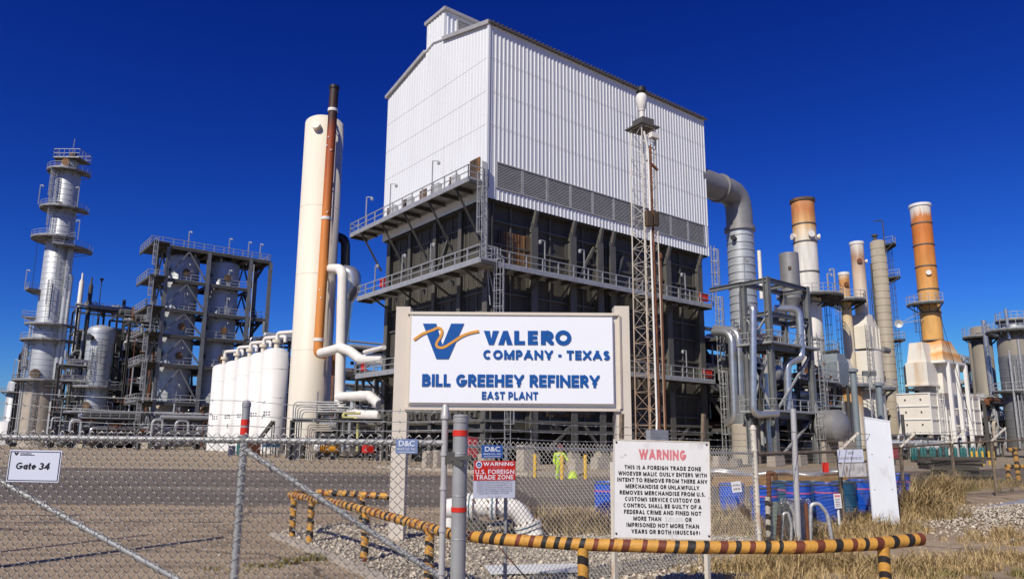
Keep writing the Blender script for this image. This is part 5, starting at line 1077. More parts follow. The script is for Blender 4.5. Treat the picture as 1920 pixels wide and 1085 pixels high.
mb = MB(); frustum(mb, c + E1 * .5, 6.2, 4.0, zu[3] + .25, 5.6, 3.7, zu[3] + 1.3); frustum(mb, c + E1 * .5, 5.6, 3.7, zu[3] + 1.3, 2.9, 2.8, z5); mb.build('hood', M['orangehood'] if 'orangehood' in M else mat_z('orange_hood_rust', [(zu[3], (.70, .56, .36)), (zu[3] + 1.2, (.66, .30, .07)), (zu[3] + 1.6, (.70, .56, .36)), (z5, (.62, .24, .045))], .62, 0, .5, 1.0, .15), s4)
ring_platform(s4, c, zof(1735, 572, c), r, r + 1.5, 165, 275, 'framed'); noz(s4, c, R_(250), zof(1730, 515, c), r, .22, .25, 'white')
mb = MB(); ladder(mb, (c.x - r - .5, c.y - .4, z5 - 1), zof(1735, 572, c), Yv, -X); mb.build('caged_ladder', 'framed', s4)
mb = MB(); q = V((c.x - r, c.y - .5, zof(1735, 600, c))); mb.bar(q, q + V((-3.4, 0, -.6)), .1); mb.bar(q + Z * 1.1, q + V((-3.4, 0, -.6)), .08); mb.lathe(q + V((-3.4, 0, -.6)), [(0, 0), (.5, .15), (.55, .25), (0, .1)], 12, V((-.4, -.9, 0))); mb.build('dish_arm', 'rail', s4)
mb = MB(); mb.path([(c.x + .3, c.y - r - .05, zof(1735, 580, c)), (c.x + 1.9, c.y - 3.5, 4)], .035, 4); mb.build('guy_wire', 'black', s4)
# ---- two columns at the right edge
q = V((at(1847, 700, 112).x, 112, 0)); t = thing('vessel_column', 'grey column with railed top and pipe running down its face, near right edge', 'column tower', q); zt = at(1838, 612, 112).z
M['greycol'] = mat('grey_tan_column', (.24, .215, .175), .6, .1, .15, .6, (1, 1, .4), (.2, .18, .15), .35, .5)
shell(t, q, [(1.4, 2), (1.4, zt - .4)] + dome(1.4, zt - .4, .3), 'greycol'); ring_platform(t, q, zof(1838, 633, q), 1.4, 2.5, 0, 360, 'framed', n=18, h=1.4)
mb = MB(); zz = zof(1838, 628, q); mb.path([(q.x - .8, q.y - 2.2, zz + 2), (q.x - .7, q.y - 2.3, 5)], .36, 12); mb.build('side_pipe', 'alumbr', t)
mb = MB(); ladder(mb, (q.x + 2.1, q.y - 1.2, 4), zz - 2, X, -Yv); mb.build('caged_ladder', 'galv', t); ring_platform(t, q, zof(1850, 790, q), 1.85, 4.2, 240, 420, 'framed')
mb = MB(); mb.tube((q.x - 1.9, q.y, 2), (q.x - 1.9, q.y, zz - 1), .22, 12); mb.build('side_pipe', 'greycol', t)
q = V((at(1914, 720, 104).x, 104, 0)); t = thing('vessel_column', 'wide grey metal vessel cut off by the right edge', 'column tower', q); zt = at(1905, 625, 104).z
shell(t, q, [(2.35, 1), (2.35, zt - 1.2), (1.9, zt)], 'greycol'); zb = zof(1905, 668, q); ring_platform(t, q, zof(1905, 735, q), 2.4, 3.6, 150, 300, 'framed', h=1.2)
for xx_, r_2, y_a, y_b in ((-2.7, .16, 660, 840), (-2.2, .1, 690, 820), (-1.2, .2, 640, 760), (-.4, .1, 690, 840)): mb = MB(); mb.tube((q.x + xx_, q.y - 2.2, max(1, zof(1905, y_b, q))), (q.x + xx_, q.y - 2.2, zof(1905, y_a, q)), r_2, 8); mb.build('side_pipe', 'galv', t)
mb = MB(); ladder(mb, (q.x - 1.7, q.y - 2.5, 2), zb - 1, X, -Yv); mb.build('caged_ladder', 'galv', t); shell(t, q, [(2.4, 1.2), (2.4, zb)], 'frame', name='jacket'); bands(t, q, 2.4, 3, zb, 1.2, 'duct'); shell(t, q, [(1.7, zt - 1)] + dome(1.7, zt + 1.4, .5), 'alum', name='top_section'); ring_platform(t, q, zof(1905, 622, q), 1.8, 3.6, 130, 410, 'framed', n=18, h=1.3); ring_platform(t, q, zof(1905, 602, q), 1.4, 2.2, 130, 410, 'framed', n=14)
mb = MB(); mb.tube((q.x - 1.9, q.y - 1.5, zt - 1), (q.x - 2.0, q.y - 1.5, zt + 3.4), .22, 8); mb.build('vent', 'alumbr', t)
pipe_thing('conduit', 'thin pale pipe dropping beside the wide vessel to a spotlight', [PT(1868, 770, 100), PT(1872, 800, 100), PT(1886, 806, 100), PT(1887, 850, 100)], .1, 'galv', .6, 6)
# grey pipe posts with caps before the furnace
for i, (px, y0, lab) in enumerate(((1610, 690, 'tall grey capped pipe post behind the leaning white board'), (1657, 716, 'shorter grey capped pipe post right of the leaning white board'))):
    q = V((at(px, 840, 70).x, 70, 0)); zt = at(px, y0, 70).z; t = thing('capped_post', lab, 'post', q); mb = MB(); mb.lathe(q, [(.3, 0), (.3, zt - .4)], 14); mb.build('shaft', 'greyduct', t); mb = MB(); mb.lathe(q, [(.3, zt - .4), (.5, zt - .35), (.5, zt - .15), (.15, zt), (0, zt)], 14); mb.build('cap', 'greyduct', t)
q = V((at(1640, 840, 66).x, 66, 0)); zt = at(1640, 700, 66).z; t = thing('floodlight_mast', 'thin mast with twin floodlights between the grey capped posts', 'light', q); mb = MB(); mb.tube(q, q + Z * zt, .07, 8); mb.build('mast', 'galv', t)
for k in (-.35, .35): mb = MB(); mb.box(q + V((k, -.1, zt)), .5, .3, .45); mb.build('floodlight', 'frame', t)
# teal gas bottles in front of the heater
gas0 = None
for i in range(16):
    px = 1712 + 8.6 * i + (6 if i > 6 else 0); q = V((at(px, 855, 84).x, 84 + .3 * (i % 2), 0)); lab = 'teal gas bottle standing in the long row under the white heater'
    if gas0 is None:
        gas0 = t = thing('gas_bottle', lab, 'gas bottle', q, 'teal gas bottles under the heater'); mb = MB(); mb.lathe(q, [(.2, 0), (.2, 1.3), (.1, 1.5), (.06, 1.5), (.06, 1.65), (0, 1.65)], 12); mb.build('cylinder', 'teal', t)
    else: t = copy_tree(gas0); t.location = q
ground_box('notice_board', 'pale red board standing behind the leaning white board', 'board', 1682, 64, 1.6, .1, 1.0, 'palered', .6, extra=legs4(1.6, .1, .6))

# ================================================================== LATTICE MAST BEFORE THE BUILDING
lb = at(1219, 800, 40); lb = V((lb.x, lb.y, 0)); lt_ = at(1202, 243, 40).z; lx = at(1202, 243, 40).x
M['mastpaint'] = mat_z('mast_rusting_paint', [(0, (.38, .22, .12)), (7, (.46, .34, .24)), (11, (.58, .52, .43)), (20, (.64, .62, .58))], .65, 0, 2.5, 1.5, .25)
la = thing('lattice_mast', 'rusty cream lattice mast with vase shaped siren on top before the building', 'mast', lb)
dx = V((.85, .53, 0)).normalized(); dy = V((-dx.y, dx.x, 0)); hw0, hw1 = .56, .50
def lp(i, j, z): h = hw0 + (hw1 - hw0) * z / lt_; return lb + dx * (i * h) + dy * (j * h) + Z * z
for i, j in ((-1, -1), (1, -1), (1, 1), (-1, 1)): mb = MB(); mb.tube(lp(i, j, 0), lp(i, j, lt_), .042, 6); mb.build('leg', 'mastpaint', la)
mb = MB(); nb_ = 22; cs_ = ((-1, -1), (1, -1), (1, 1), (-1, 1))
for k in range(nb_):
    za, zb = lt_ * k / nb_, lt_ * (k + 1) / nb_
    for a in range(4):
        p, q = cs_[a], cs_[(a + 1) % 4]; mb.bar(lp(*p, zb), lp(*q, zb), .026)
        mb.bar(lp(*(p if k % 2 else q), za), lp(*(q if k % 2 else p), zb), .022)
mb.build('lacing', 'mastpaint', la)
mb = MB(); mb.box(lb + Z * (lt_ + .05), 1.45, 1.45, .09, dx, dy); mb.box(lb + Z * (lt_ + .35) + dx * .1, .9, .9, .5, dx, dy); mb.build('top_plate', 'steel2', la)
q = lb + Z * (lt_ + .1); mb = MB(); k_ = .82; mb.lathe(q, [(r_0 * k_, z_0 * k_ * 1.08) for r_0, z_0 in [(.14, 0), (.14, .55), (.24, .6), (.24, .72), (.17, .75), (.2, 1.15), (.25, 1.2), (.25, 1.3), (.28, 1.35), (.37, 1.7), (.42, 2.0), (.40, 2.25), (.30, 2.4), (.2, 2.45)]], 20); o = mb.build('siren', 'whitepipe', la)
mb = MB(); mb.lathe(q, [(.16, 2.18), (.22, 2.24), (.33, 2.3), (.25, 2.58), (.0, 2.62)], 6); mb.build('hood', 'black', o)
mb = MB(); mb.box(lb + Z * (lt_ - .55) + dx * .35 - dy * .6, .6, .35, .3, dx, dy); mb.bar(lb + Z * (lt_ - .4), lb + Z * (lt_ - 1.5) + dx * .1 - dy * .5, .1); mb.build('camera', 'whitepipe', la)
mb = MB(); mb.path([lp(.2, -1.05, lt_ - 1.2), lp(.25, -1.1, 6), lp(.1, -1.2, 1.2), lp(-.3, -1.3, .3)], .07, 8, .4); mb.bar(lp(-.3, -1, lt_ - 2.1), lp(1.2, -1.1, lt_ - 2.6), .12); mb.build('riser_pipe', 'rust', la)
mb = MB(); mb.path([lp(-.7, -1.05, lt_ - .4), lp(-.2, -1.1, lt_ - 1.5), lp(-.1, -1.1, 3), lp(-.7, -1.3, .2)], .06, 8, .4); mb.build('white_conduit', 'whitepipe', la)
mb = MB(); mb.path([lp(1.25, -1.0, lt_ - 8), lp(1.15, -1, .3)], .05, 6); mb.lathe(lp(1.25, -1, lt_ - 8), [(.05, 0), (.13, .1), (.13, .35), (0, .5)], 8); mb.build('conduit', 'rust', la)
mb = MB(); mb.box(lp(-.45, -1.15, lt_ - 5.7), .4, .25, .9, dx, dy); mb.box(lp(.6, -1.15, lt_ - 5.6), .35, .2, .8, dx, dy); mb.build('junction_box', 'rustpanel', la)
mb = MB(); mb.path([lp(.3, -1.1, lt_ - .5), lp(.9, -1.3, lt_ - .9), lp(.7, -1.3, lt_ - 1.5), lp(.2, -1.2, lt_ - 1.3)], .025, 5, .3); mb.build('cable', 'black', la)
mb = MB(); mb.box(lb + Z * 2.2 - dx * .2 - dy * .75, 1.3, .35, .55, dx, dy); mb.build('control_box', 'galv', la)

# ================================================================== STREET SIDE THINGS
# ---- the big refinery sign
YS = 13.75
def sx(px, py=680): return at(px, py, YS).x
def sz(py, px=960): return at(px, py, YS).z
sgn = thing('entrance_sign', 'large white company sign with blue raised letters between two cream posts', 'sign', V((at(960, 1010, YS).x, YS, 0)))
M['signpost2'] = M['signpost']
for a, b, zt in ((737, 764, sz(575, 750)), (1157, 1183, sz(574, 1170))):
    mb = MB(); xa = at(a, 760, YS).x; xb = at(b, 760, YS).x
    if a > 900: xa -= .02
    mb.box(V(((xa + xb) / 2, YS + .14, zt / 2)), xb - xa, .34, zt); mb.build('post', 'signpost', sgn)
xl, xr = sx(766, 680), sx(1156, 680); zb, zt = sz(767), sz(589)
mb = MB(); dpt = .30; yc = YS + .13
mb.box(V(((xl + xr) / 2, yc, (zb + zt) / 2)), xr - xl, dpt, zt - zb); o = mb.build('cabinet', 'signframe', sgn)
mb = MB(); e = .05
for p, q, w_, h_ in ((V((xl - .04, yc - .12, zt - .0)), V((xr + .04, yc - .12, zt)), .2, e), (V((xl - .04, yc - .12, zb)), V((xr + .04, yc - .12, zb)), .2, e)): mb.bar(p, q, w_, h_)
for x_ in (xl - .015, xr + .015): mb.bar(V((x_, yc - .12, zb + e / 2)), V((x_, yc - .12, zt - e / 2)), .2, e)
mb.build('edge_trim', 'signpost', o)
# bevelled face tray
fx0, fx1, fz0, fz1 = xl + .06, xr - .09, zb + .11, zt - .07; yf = YS - .14; mb = MB()
A = [V((fx0 - .03, yf + .12, fz0 - .05)), V((fx1 + .04, yf + .12, fz0 - .05)), V((fx1 + .04, yf + .12, fz1 + .02)), V((fx0 - .03, yf + .12, fz1 + .02))]
Bq = [V((fx0, yf, fz0)), V((fx1, yf, fz0)), V((fx1, yf, fz1)), V((fx0, yf, fz1))]
mb.add(A + Bq, [(4, 5, 6, 7), (0, 1, 5, 4), (1, 2, 6, 5), (2, 3, 7, 6), (3, 0, 4, 7)]); mb.build('face_panel', 'signwhite', o)
so_ = V((0, yf, 0))
def tx(px, py): return at(px, py, yf).x
def tz(px, py): return at(px, py, yf).z
def signtext(s, l, r_, t, b, th=.24, name='lettering', gap=.16, space=.4):
    return block_letters(sgn, s, 'sblue', tx(l, (t + b) / 2), tx(r_, (t + b) / 2), tz((l + r_) / 2, b), tz((l + r_) / 2, t), so_, X, Z, .016, th, gap, space, name=name)
def polyletters(strokes, m, root, name, d=.016):
    mb = MB()
    for s_ in strokes: mb.poly([V((tx(x, y), yf, tz(x, y))) for x, y in s_], V((0, -d, 0)))
    return mb.build(name, m, root)
# V, A without a bar, L, E drawn as outlines; R and O from ring shapes
def V_(l, r, t, b, w): m_ = (l + r) / 2; return [(l, t), (l + w, t), (m_, b - (b - t) * .36), (r - w, t), (r, t), (m_ + w * .42, b), (m_ - w * .42, b)]
polyletters([V_(907, 935, 620, 646, 11)], 'sblue', sgn, 'letter_v')
polyletters([[(934, 646), (943.5, 620), (952, 620), (961, 646), (950.5, 646), (947.5, 634), (944.5, 646)]], 'sblue', sgn, 'letter_a')
polyletters([[(964, 620), (973, 620), (973, 639), (984, 639), (984, 646), (964, 646)]], 'sblue', sgn, 'letter_l')
polyletters([[(989.5, 620), (1008, 620), (1008, 627), (998.5, 627), (998.5, 629.8), (1007, 629.8), (1007, 636.2), (998.5, 636.2), (998.5, 639), (1008, 639), (1008, 646), (989.5, 646)]], 'sblue', sgn, 'letter_e')
signtext('R', 1014, 1038, 620, 646, .28, 'letter_r')
signtext('O', 1041, 1071, 619, 647, .27, 'letter_o')
signtext('COMPANY - TEXAS', 906, 1143, 656.5, 674, .25, 'lettering', .16, .42)
signtext('BILL GREEHEY REFINERY', 791.5, 1124, 702, 725, .245, 'lettering', .11, .42)
signtext('EAST PLANT', 903.5, 1008.5, 734, 748.5, .215, 'lettering', .15, .42)
# emblem: blue V with an orange line looping through it
polyletters([[(793, 606.5), (818, 606.5), (829.5, 647), (846, 606.5), (870, 606.5), (841, 672.5), (818, 672.5)]], 'sblue', sgn, 'emblem')
pts = [(776, 637), (783, 632), (792, 626), (802, 622), (812, 618.5), (819, 615), (824, 614.8), (828, 618), (828.5, 624), (826, 631), (821.5, 638), (818.5, 644), (819.5, 649), (824, 651.5), (832, 651), (841, 646), (852, 639), (864, 631), (878, 625), (890, 622), (898, 620.5)]
mb = MB(); cen = [V((tx(x, y), yf - .022, tz(x, y))) for x, y in pts]
sm_ = []
for i in range(len(cen) - 1):
    p_, a_, b_, n_ = cen[max(i - 1, 0)], cen[i], cen[i + 1], cen[min(i + 2, len(cen) - 1)]
    for k in range(4): u = k / 4; sm_.append(a_ * (1 - u) + b_ * u + ((a_ * 2 - p_ - b_) * (u * (1 - u) ** 2) + (b_ * 2 - a_ - n_) * (u * u * (1 - u))) * .5)
sm_.append(cen[-1]); up_ = []; lo_ = []
for i, p_ in enumerate(sm_):
    d_ = (sm_[min(i + 1, len(sm_) - 1)] - sm_[max(i - 1, 0)]).normalized(); nn_ = V((-d_.z, 0, d_.x)); up_.append(p_ + nn_ * .024); lo_.append(p_ - nn_ * .024)
vs_ = []
for u_, l_ in zip(up_, lo_): vs_ += [u_, l_, u_ + Yv * .02, l_ + Yv * .02]
fs_ = []
for i in range(len(sm_) - 1): k = 4 * i; fs_ += [(k, k + 1, k + 5, k + 4), (k, k + 4, k + 6, k + 2), (k + 1, k + 3, k + 7, k + 5)]
mb.add(vs_, fs_); mb.build('emblem_line', 'sorange', sgn)

# ---- gravel island inside the barrier: kerb and pebbles
isl = [G(x, y).xy[:] for x, y in ((516, 1003), (560, 993), (640, 985), (760, 985), (900, 990), (1080, 992), (1250, 1000), (1400, 1010), (1420, 1030), (1390, 1070))] + [(3.4, 8.6), (2.6, 7.2), (.2, 7.0), (-1.2, 8.6)] + [G(x, y).xy[:] for x, y in ((702, 1080), (620, 1045), (560, 1022))]
M['gravelbed'] = mat('gravel_bed', (.30, .255, .20), .95, 0, .3, 9, stain=(.14, .115, .09), amt=.35, sscale=6, sstretch=(1, 1, 1), bump=.8, bscale=60, spec=.1)
sheet('gravel_bed', isl, .03, 'gravelbed', .12, 8, .5)
mb = MB(); kp = [G(x, y) for x, y in ((512, 1004), (560, 1024), (622, 1048), (705, 1086), (760, 1112))]
for p, q in zip(kp[:-1], kp[1:]): mb.bar(p + Z * .02, q + Z * .02, .15, .1)
structure(mb.build('kerb', 'concrete'))
def inside(x, y, poly):
    c = False; j = len(poly) - 1
    for i in range(len(poly)):
        if (poly[i][1] > y) != (poly[j][1] > y) and x < (poly[j][0] - poly[i][0]) * (y - poly[i][1]) / (poly[j][1] - poly[i][1]) + poly[i][0]: c = not c
        j = i
    return c
def pebbles(name, centers, sizes, m, label):
    n = len(centers); base = np.array([(1, 0, 0), (-1, 0, 0), (0, 1, 0), (0, -1, 0), (0, 0, 1), (0, 0, -1)], float); fc_ = np.array([(0, 2, 4), (2, 1, 4), (1, 3, 4), (3, 0, 4), (2, 0, 5), (1, 2, 5), (3, 1, 5), (0, 3, 5)])
    ang = rng.uniform(0, 6.28, n); sc3 = sizes[:, None] * rng.uniform(.5, 1.1, (n, 3)); v = base[None] * rng.uniform(.7, 1.25, (n, 6, 1)) * sc3[:, None, :]
    ca, sa = np.cos(ang)[:, None], np.sin(ang)[:, None]; til = rng.uniform(-.6, .6, n)[:, None]
    x, y, z = v[..., 0], v[..., 1], v[..., 2]; x, z = x * np.cos(til) - z * np.sin(til), x * np.sin(til) + z * np.cos(til); x, y = x * ca - y * sa, x * sa + y * ca
    vv = np.stack([x, y, z * .8], -1) + centers[:, None, :]
    ff = fc_[None] + (np.arange(n) * 6)[:, None, None]
    o = np_mesh(name, vv.reshape(-1, 3), ff.reshape(-1, 3), m); return tag(o, label, 'gravel', None, 'stuff')
def gravel_mat():
    m = mat('pale_pebbles', (.48, .42, .335), .9, 0, .75, 14, spec=.2); return m
M['pebble'] = gravel_mat()
pts_ = []
bx0, bx1 = min(p[0] for p in isl), max(p[0] for p in isl); by0, by1 = min(p[1] for p in isl), max(p[1] for p in isl)
while len(pts_) < 21000:
    x, y = random.uniform(bx0, bx1), random.uniform(by0, by1)
    if inside(x, y, isl): pts_.append((x, y, .03 + gz(x, y) + random.uniform(0, .03)))
pebbles('gravel', np.array(pts_), rng.gamma(2.2, .0085, len(pts_)) + .005, 'pebble', 'pale loose pebbles covering the island around the sign posts')
pts_ = []
while len(pts_) < 9000:                                            # pale heap on the right
    x, y = random.gauss(12.2, 1.7), random.gauss(16.6, 1.25)
    h = .45 * math.exp(-((x - 12.6) / 2.2) ** 2 - ((y - 16.8) / 1.4) ** 2); pts_.append((x, y, gz(x, y) + h * .75 * random.random() ** .3))
pebbles('gravel_heap', np.array(pts_), rng.gamma(4, .006, len(pts_)) + .009, 'pebble', 'heap of pale crushed stone by the right end of the fence')
n_ = 2500; sx_ = rng.uniform(-10, 8, n_); sy_ = rng.uniform(8, 22, n_)
pebbles('loose_stones', np.stack([sx_, sy_, np.full(n_, .005)], -1), rng.gamma(2, .005, n_) + .004, 'pebble', 'small stones strewn over the dusty ground')

# ---- yellow and black striped pipe barrier
def striped(root, pts, r, name, band=.085, seed=0, red=0.0, skew=.35, n=14):
    rr = random.Random(seed); pts = [V(p) for p in pts]; L = [0]
    for p, q in zip(pts[:-1], pts[1:]): L.append(L[-1] + (q - p).length)
    s = [0]; cols = []; k = 0
    while s[-1] < L[-1]: s.append(s[-1] + band * rr.uniform(.68, 1.36) * (1.25 if k % 2 == 0 else .8)); cols.append(0 if k % 2 == 0 else (2 if rr.random() < red else 1)); k += 1
    s[-1] = L[-1]; mb = MB(); rings = []
    for si in s:
        i = max(j for j in range(len(L) - 1) if L[j] <= si + 1e-9); p, q = pts[i], pts[i + 1]; d = (q - p).normalized()
        if 0 < i and abs(si - L[i]) < .02: d = ((q - p).normalized() + (p - pts[i - 1]).normalized()).normalized()
        a = d.cross(Z if abs(d.z) < .9 else Yv).normalized(); b = d.cross(a); c = p + (q - p).normalized() * (si - L[i]); sk = skew * r if 0 < si < L[-1] else 0
        rings.append([c + a * (r * math.cos(2 * math.pi * t / n)) + b * (r * math.sin(2 * math.pi * t / n)) + d * (sk * math.cos(2 * math.pi * t / n + 1.0)) for t in range(n)])
    for j in range(len(rings) - 1): mb.add(rings[j] + rings[j + 1], [(t, (t + 1) % n, n + (t + 1) % n, n + t) for t in range(n)], cols[j], True)
    mb.add(rings[-1], [tuple(range(n))], 1); mb.add(rings[0], [tuple(range(n))], 1)
    return mb.build(name, ['byellow', 'bblack', 'brown'], root)
def rail_pt(px, py, Y): return at(px, py, Y)
rp_ = [rail_pt(545, 927, 14.3), rail_pt(640, 944, 12.3), rail_pt(720, 965, 10.9), rail_pt(806, 989, 9.75), rail_pt(850, 1001, 9.1), rail_pt(895, 1006, 8.62), rail_pt(940, 1010.5, 8.4), rail_pt(1093, 1020, 8.0), rail_pt(1300, 1025.5, 7.75), rail_pt(1500, 1025.5, 7.7), rail_pt(1640, 1019, 7.8), rail_pt(1727, 1010, 8.0)]
bar_ = thing('pipe_barrier', 'long yellow and black striped pipe barrier bending across the foreground', 'barrier', V((rp_[4].x, rp_[4].y, 0)))
striped(bar_, rp_, .066, 'rail', .08, 3, .5)
for px, Y in ((549, 14.2), (583, 13.45), (685, 11.45), (806, 9.75), (1093, 8.0), (1655, 7.82)):
    best = min(range(len(rp_) - 1), key=lambda i: abs((rp_[i].y + rp_[i + 1].y) / 2 - Y) + abs((rp_[i].x + rp_[i + 1].x) / 2 - at(px, 1000, Y).x))
    p, q = rp_[best], rp_[best + 1]; xx = at(px, 1000, Y).x; f = min(1, max(0, (xx - p.x) / (q.x - p.x))); c = p + (q - p) * f
    striped(bar_, [V((c.x, c.y, c.z - .03)), V((c.x, c.y, 0))], .06, 'post', .10, int(px), .15, .7)
b2 = [rail_pt(549, 926, 14.4), rail_pt(578, 922, 15.5), rail_pt(650, 925, 15.4), rail_pt(748, 931, 15.1)]
ba2 = thing('pipe_barrier', 'short striped pipe barrier behind the left post of the large sign', 'barrier', V((b2[0].x, b2[0].y, 0)))
striped(ba2, b2, .066, 'rail', .12, 9, .2); c = rail_pt(680, 926, 15.3); striped(ba2, [c, V((c.x, c.y, 0))], .06, 'post', .11, 5, .1, .7); c = b2[-1]; striped(ba2, [c, V((c.x, c.y, 0))], .06, 'post', .11, 6, .1, .7)
c1, c2_ = at(1903, 838, 38), at(1903, 870, 38); t = thing('pipe_barrier', 'far striped barrier at the right edge with taller post', 'barrier', V((c1.x, c1.y, 0)))
striped(t, [V((c1.x, c1.y, c1.z)), V((c1.x, c1.y, 0))], .11, 'post', .16, 4, 0, .7); z_ = at(1890, 874, 37).z; striped(t, [V((at(1886, 874, 37).x, 37, z_)), V((at(1990, 874, 37).x, 37, z_))], .11, 'rail', .16, 8, 0); x_ = at(1889, 874, 37).x; striped(t, [V((x_, 37, z_)), V((x_, 37, 0))], .11, 'post', .16, 6, 0, .7)
striped(t, [V((at(1889, 843, 38).x, 38, at(1889, 843, 38).z)), V((c1.x, 38, at(1889, 843, 38).z))], .11, 'rail', .16, 8, 0)

# ---- chain link
def chain_np(segs, z0f, z1f, pitch=.0725, r=.0024, top_tips=.05):
    """chain link between points of a polyline; z0f/z1f give bottom and top by arc length"""
    P = [np.array(p[:2]) for p in segs]; L = np.r_[0, np.cumsum([np.linalg.norm(b - a) for a, b in zip(P[:-1], P[1:])])]
    h2 = pitch / 2; verts = []; faces = []; nv = 0; k = 0
    while (k + 1) * h2 < L[-1]:
        s0 = k * h2; z0 = z0f(s0); z1 = z1f(s0) + top_tips; nr = int((z1 - z0) / h2)
        j = np.arange(nr + 1); z = z1 - j * h2; s = s0 + np.where((j + k) % 2 == 1, h2, 0.0)
        s = s + .004 * np.sin(z * 3.1 + s0 * 1.7) + .003 * np.sin(s0 * 7.3)
        xs = np.interp(s, L, [p[0] for p in P]); ys = np.interp(s, L, [p[1] for p in P])
        i = min(len(P) - 2, int(np.searchsorted(L, s0, 'right') - 1)); d = (P[i + 1] - P[i]) / np.linalg.norm(P[i + 1] - P[i]); nrm = np.array([-d[1], d[0]])
        yo = np.where((j % 2) == 0, 1, -1) * .0035 + .012 * np.sin(s0 * 1.3) * np.sin(z * 1.9)
        c = np.stack([xs + nrm[0] * yo, ys + nrm[1] * yo, z], -1)
        sgn_ = np.where((j + k) % 2 == 1, 1, -1)
        # triangular wire section across the wire
        o1 = np.stack([np.zeros_like(z), np.zeros_like(z), np.full_like(z, r * 1.3)], -1); o2 = np.stack([-nrm[0] * r * np.ones_like(z), -nrm[1] * r * np.ones_like(z), -np.full_like(z, r * .7)], -1); o3 = np.stack([nrm[0] * r * np.ones_like(z), nrm[1] * r * np.ones_like(z), -np.full_like(z, r * .7)], -1)
        sec = np.stack([c + o1, c + o2, c + o3], 1); m = len(z); verts.append(sec.reshape(-1, 3)); a = np.arange(m - 1) * 3 + nv
        for u, w_ in ((0, 1), (1, 2), (2, 0)): faces.append(np.stack([a + u, a + w_, a + 3 + w_, a + 3 + u], -1))
        nv += m * 3; k += 1
    return np.concatenate(verts), np.concatenate(faces)
def chain(root, segs, z0f, z1f, m, r=.0024, pitch=.0725, tips=.05, name='mesh'):
    v, f = chain_np(segs, z0f, z1f, pitch, r, tips); org = np.array(root.location); return np_mesh(name, v - org, f, m, root)
def barbed(root, pts, m='post', r=.0026, name='barbed_wire', every=.13, sag=.02):
    mb = MB(); pts = [V(p) for p in pts]
    for p, q in zip(pts[:-1], pts[1:]):
        n = max(4, int((q - p).length / .5)); P = [p + (q - p) * (i / n) - Z * (sag * math.sin(math.pi * i / n)) for i in range(n + 1)]; mb.path(P, r, 4, cap=False); L = (q - p).length; s = every
        while s < L:
            f = s / L; c = p + (q - p) * f - Z * (sag * math.sin(math.pi * f))
            for k in range(2): d = V((random.uniform(-1, 1) * .6, random.uniform(-1, 1), random.uniform(-1, 1))).normalized() * .018; mb.bar(c - d, c + d, r * 1.1)
            mb.bar(c - (q - p).normalized() * .012, c + (q - p).normalized() * .012, r * 2.6); s += every
    return mb.build(name, m, root)
# ---- the sliding gate in front
YG = 5.5
def gp(px, py): return at(px, py, YG)
gl, gr = gp(-60, 818.5), gp(835, 830); zl, zr_ = gl.z, gr.z
gate = thing('chain_link_gate', 'nearest chain link gate with barbed wire, diagonal braces and grey tubular frame', 'gate', V((gp(448, 830).x, YG, 0)))
def wrapped(mb, p, q, r, turn=.10):                                 # a tube laced to the mesh by spiral wire
    mb.tube(p, q, r, 12); d = q - p; L = d.length; d.normalize(); a = d.cross(Yv).normalized(); b = d.cross(a); n = int(L / turn * 8); P = [p + d * (L * i / n) + a * ((r + .003) * math.cos(2 * math.pi * i / 8)) + b * ((r + .003) * math.sin(2 * math.pi * i / 8)) for i in range(n + 1)]
    mb.path(P, .0036, 4, cap=False)
mb = MB(); wrapped(mb, gl, gr, .0235, .12); mb.build('top_rail', 'post', gate)
xm_ = gp(452, 900).x; zm_ = zl + (zr_ - zl) * (xm_ - gl.x) / (gr.x - gl.x); zt = gp(464, 755).z
mb = MB(); wrapped(mb, V((xm_, YG, .04)), V((xm_, YG, zm_ - .02)), .028, .13); mb.tube(V((xm_, YG, zm_)), V((xm_, YG, zt)), .03, 14); mb.lathe(V((xm_, YG, zt)), [(.034, -.03), (.034, 0), (.02, .018), (0, .02)], 14); o = mb.build('upright', 'post', gate)
for a, b in ((786, 797), (801, 814)): mb = MB(); z1_, z0_ = gp(462, a).z, gp(462, b).z; mb.lathe(V((xm_, YG, 0)), [(.0305, z0_), (.032, z0_), (.032, z1_), (.0305, z1_)], 14); mb.build('red_tape', 'tape', o)
xe = gp(832, 900).x; zte = gp(836, 770).z
mb = MB(); mb.tube(V((xe, YG, .05)), V((xe, YG, zte)), .024, 12); mb.lathe(V((xe, YG, zte)), [(.028, -.06), (.034, -.06), (.034, -.03), (.028, -.02), (.026, .03), (.015, .05), (0, .05)], 12); mb.build('upright', 'postlight', gate)
for a, b in (((456, 840), (828, 1082)), ((-60, 868), (345, 1092))):
    mb = MB(); wrapped(mb, gp(*a), gp(*b), .021, .11); mb.build('brace', 'post', gate)
mb = MB(); wrapped(mb, V((gl.x, YG, .06)), V((xe, YG, .06)), .021, .12); mb.build('bottom_rail', 'post', gate)
chain(gate, [(gl.x, YG - .027), (xe - .01, YG - .027)], lambda s: .06, lambda s: zl + (zr_ - zl) * s / (xe - gl.x), 'chain', .0031, tips=.055)
zb_ = [(gp(0, y0).z, gp(462, y1).z, gp(828, y2).z) for y0, y1, y2 in ((737, 751, 772), (759, 778, 790), (786, 798, 806))]
for a, b, c in zb_: barbed(gate, [(gl.x, YG, a + .03), (xm_, YG, b), (xe, YG, c)])
for z in (1.75, 1.5, 1.2, .9, .6, .3): mb = MB(); mb.lathe(V((xe, YG, z)), [(.025, -.012), (.031, -.012), (.031, .012), (.025, .012)], 10); mb.build('tension_band', 'postlight', gate)
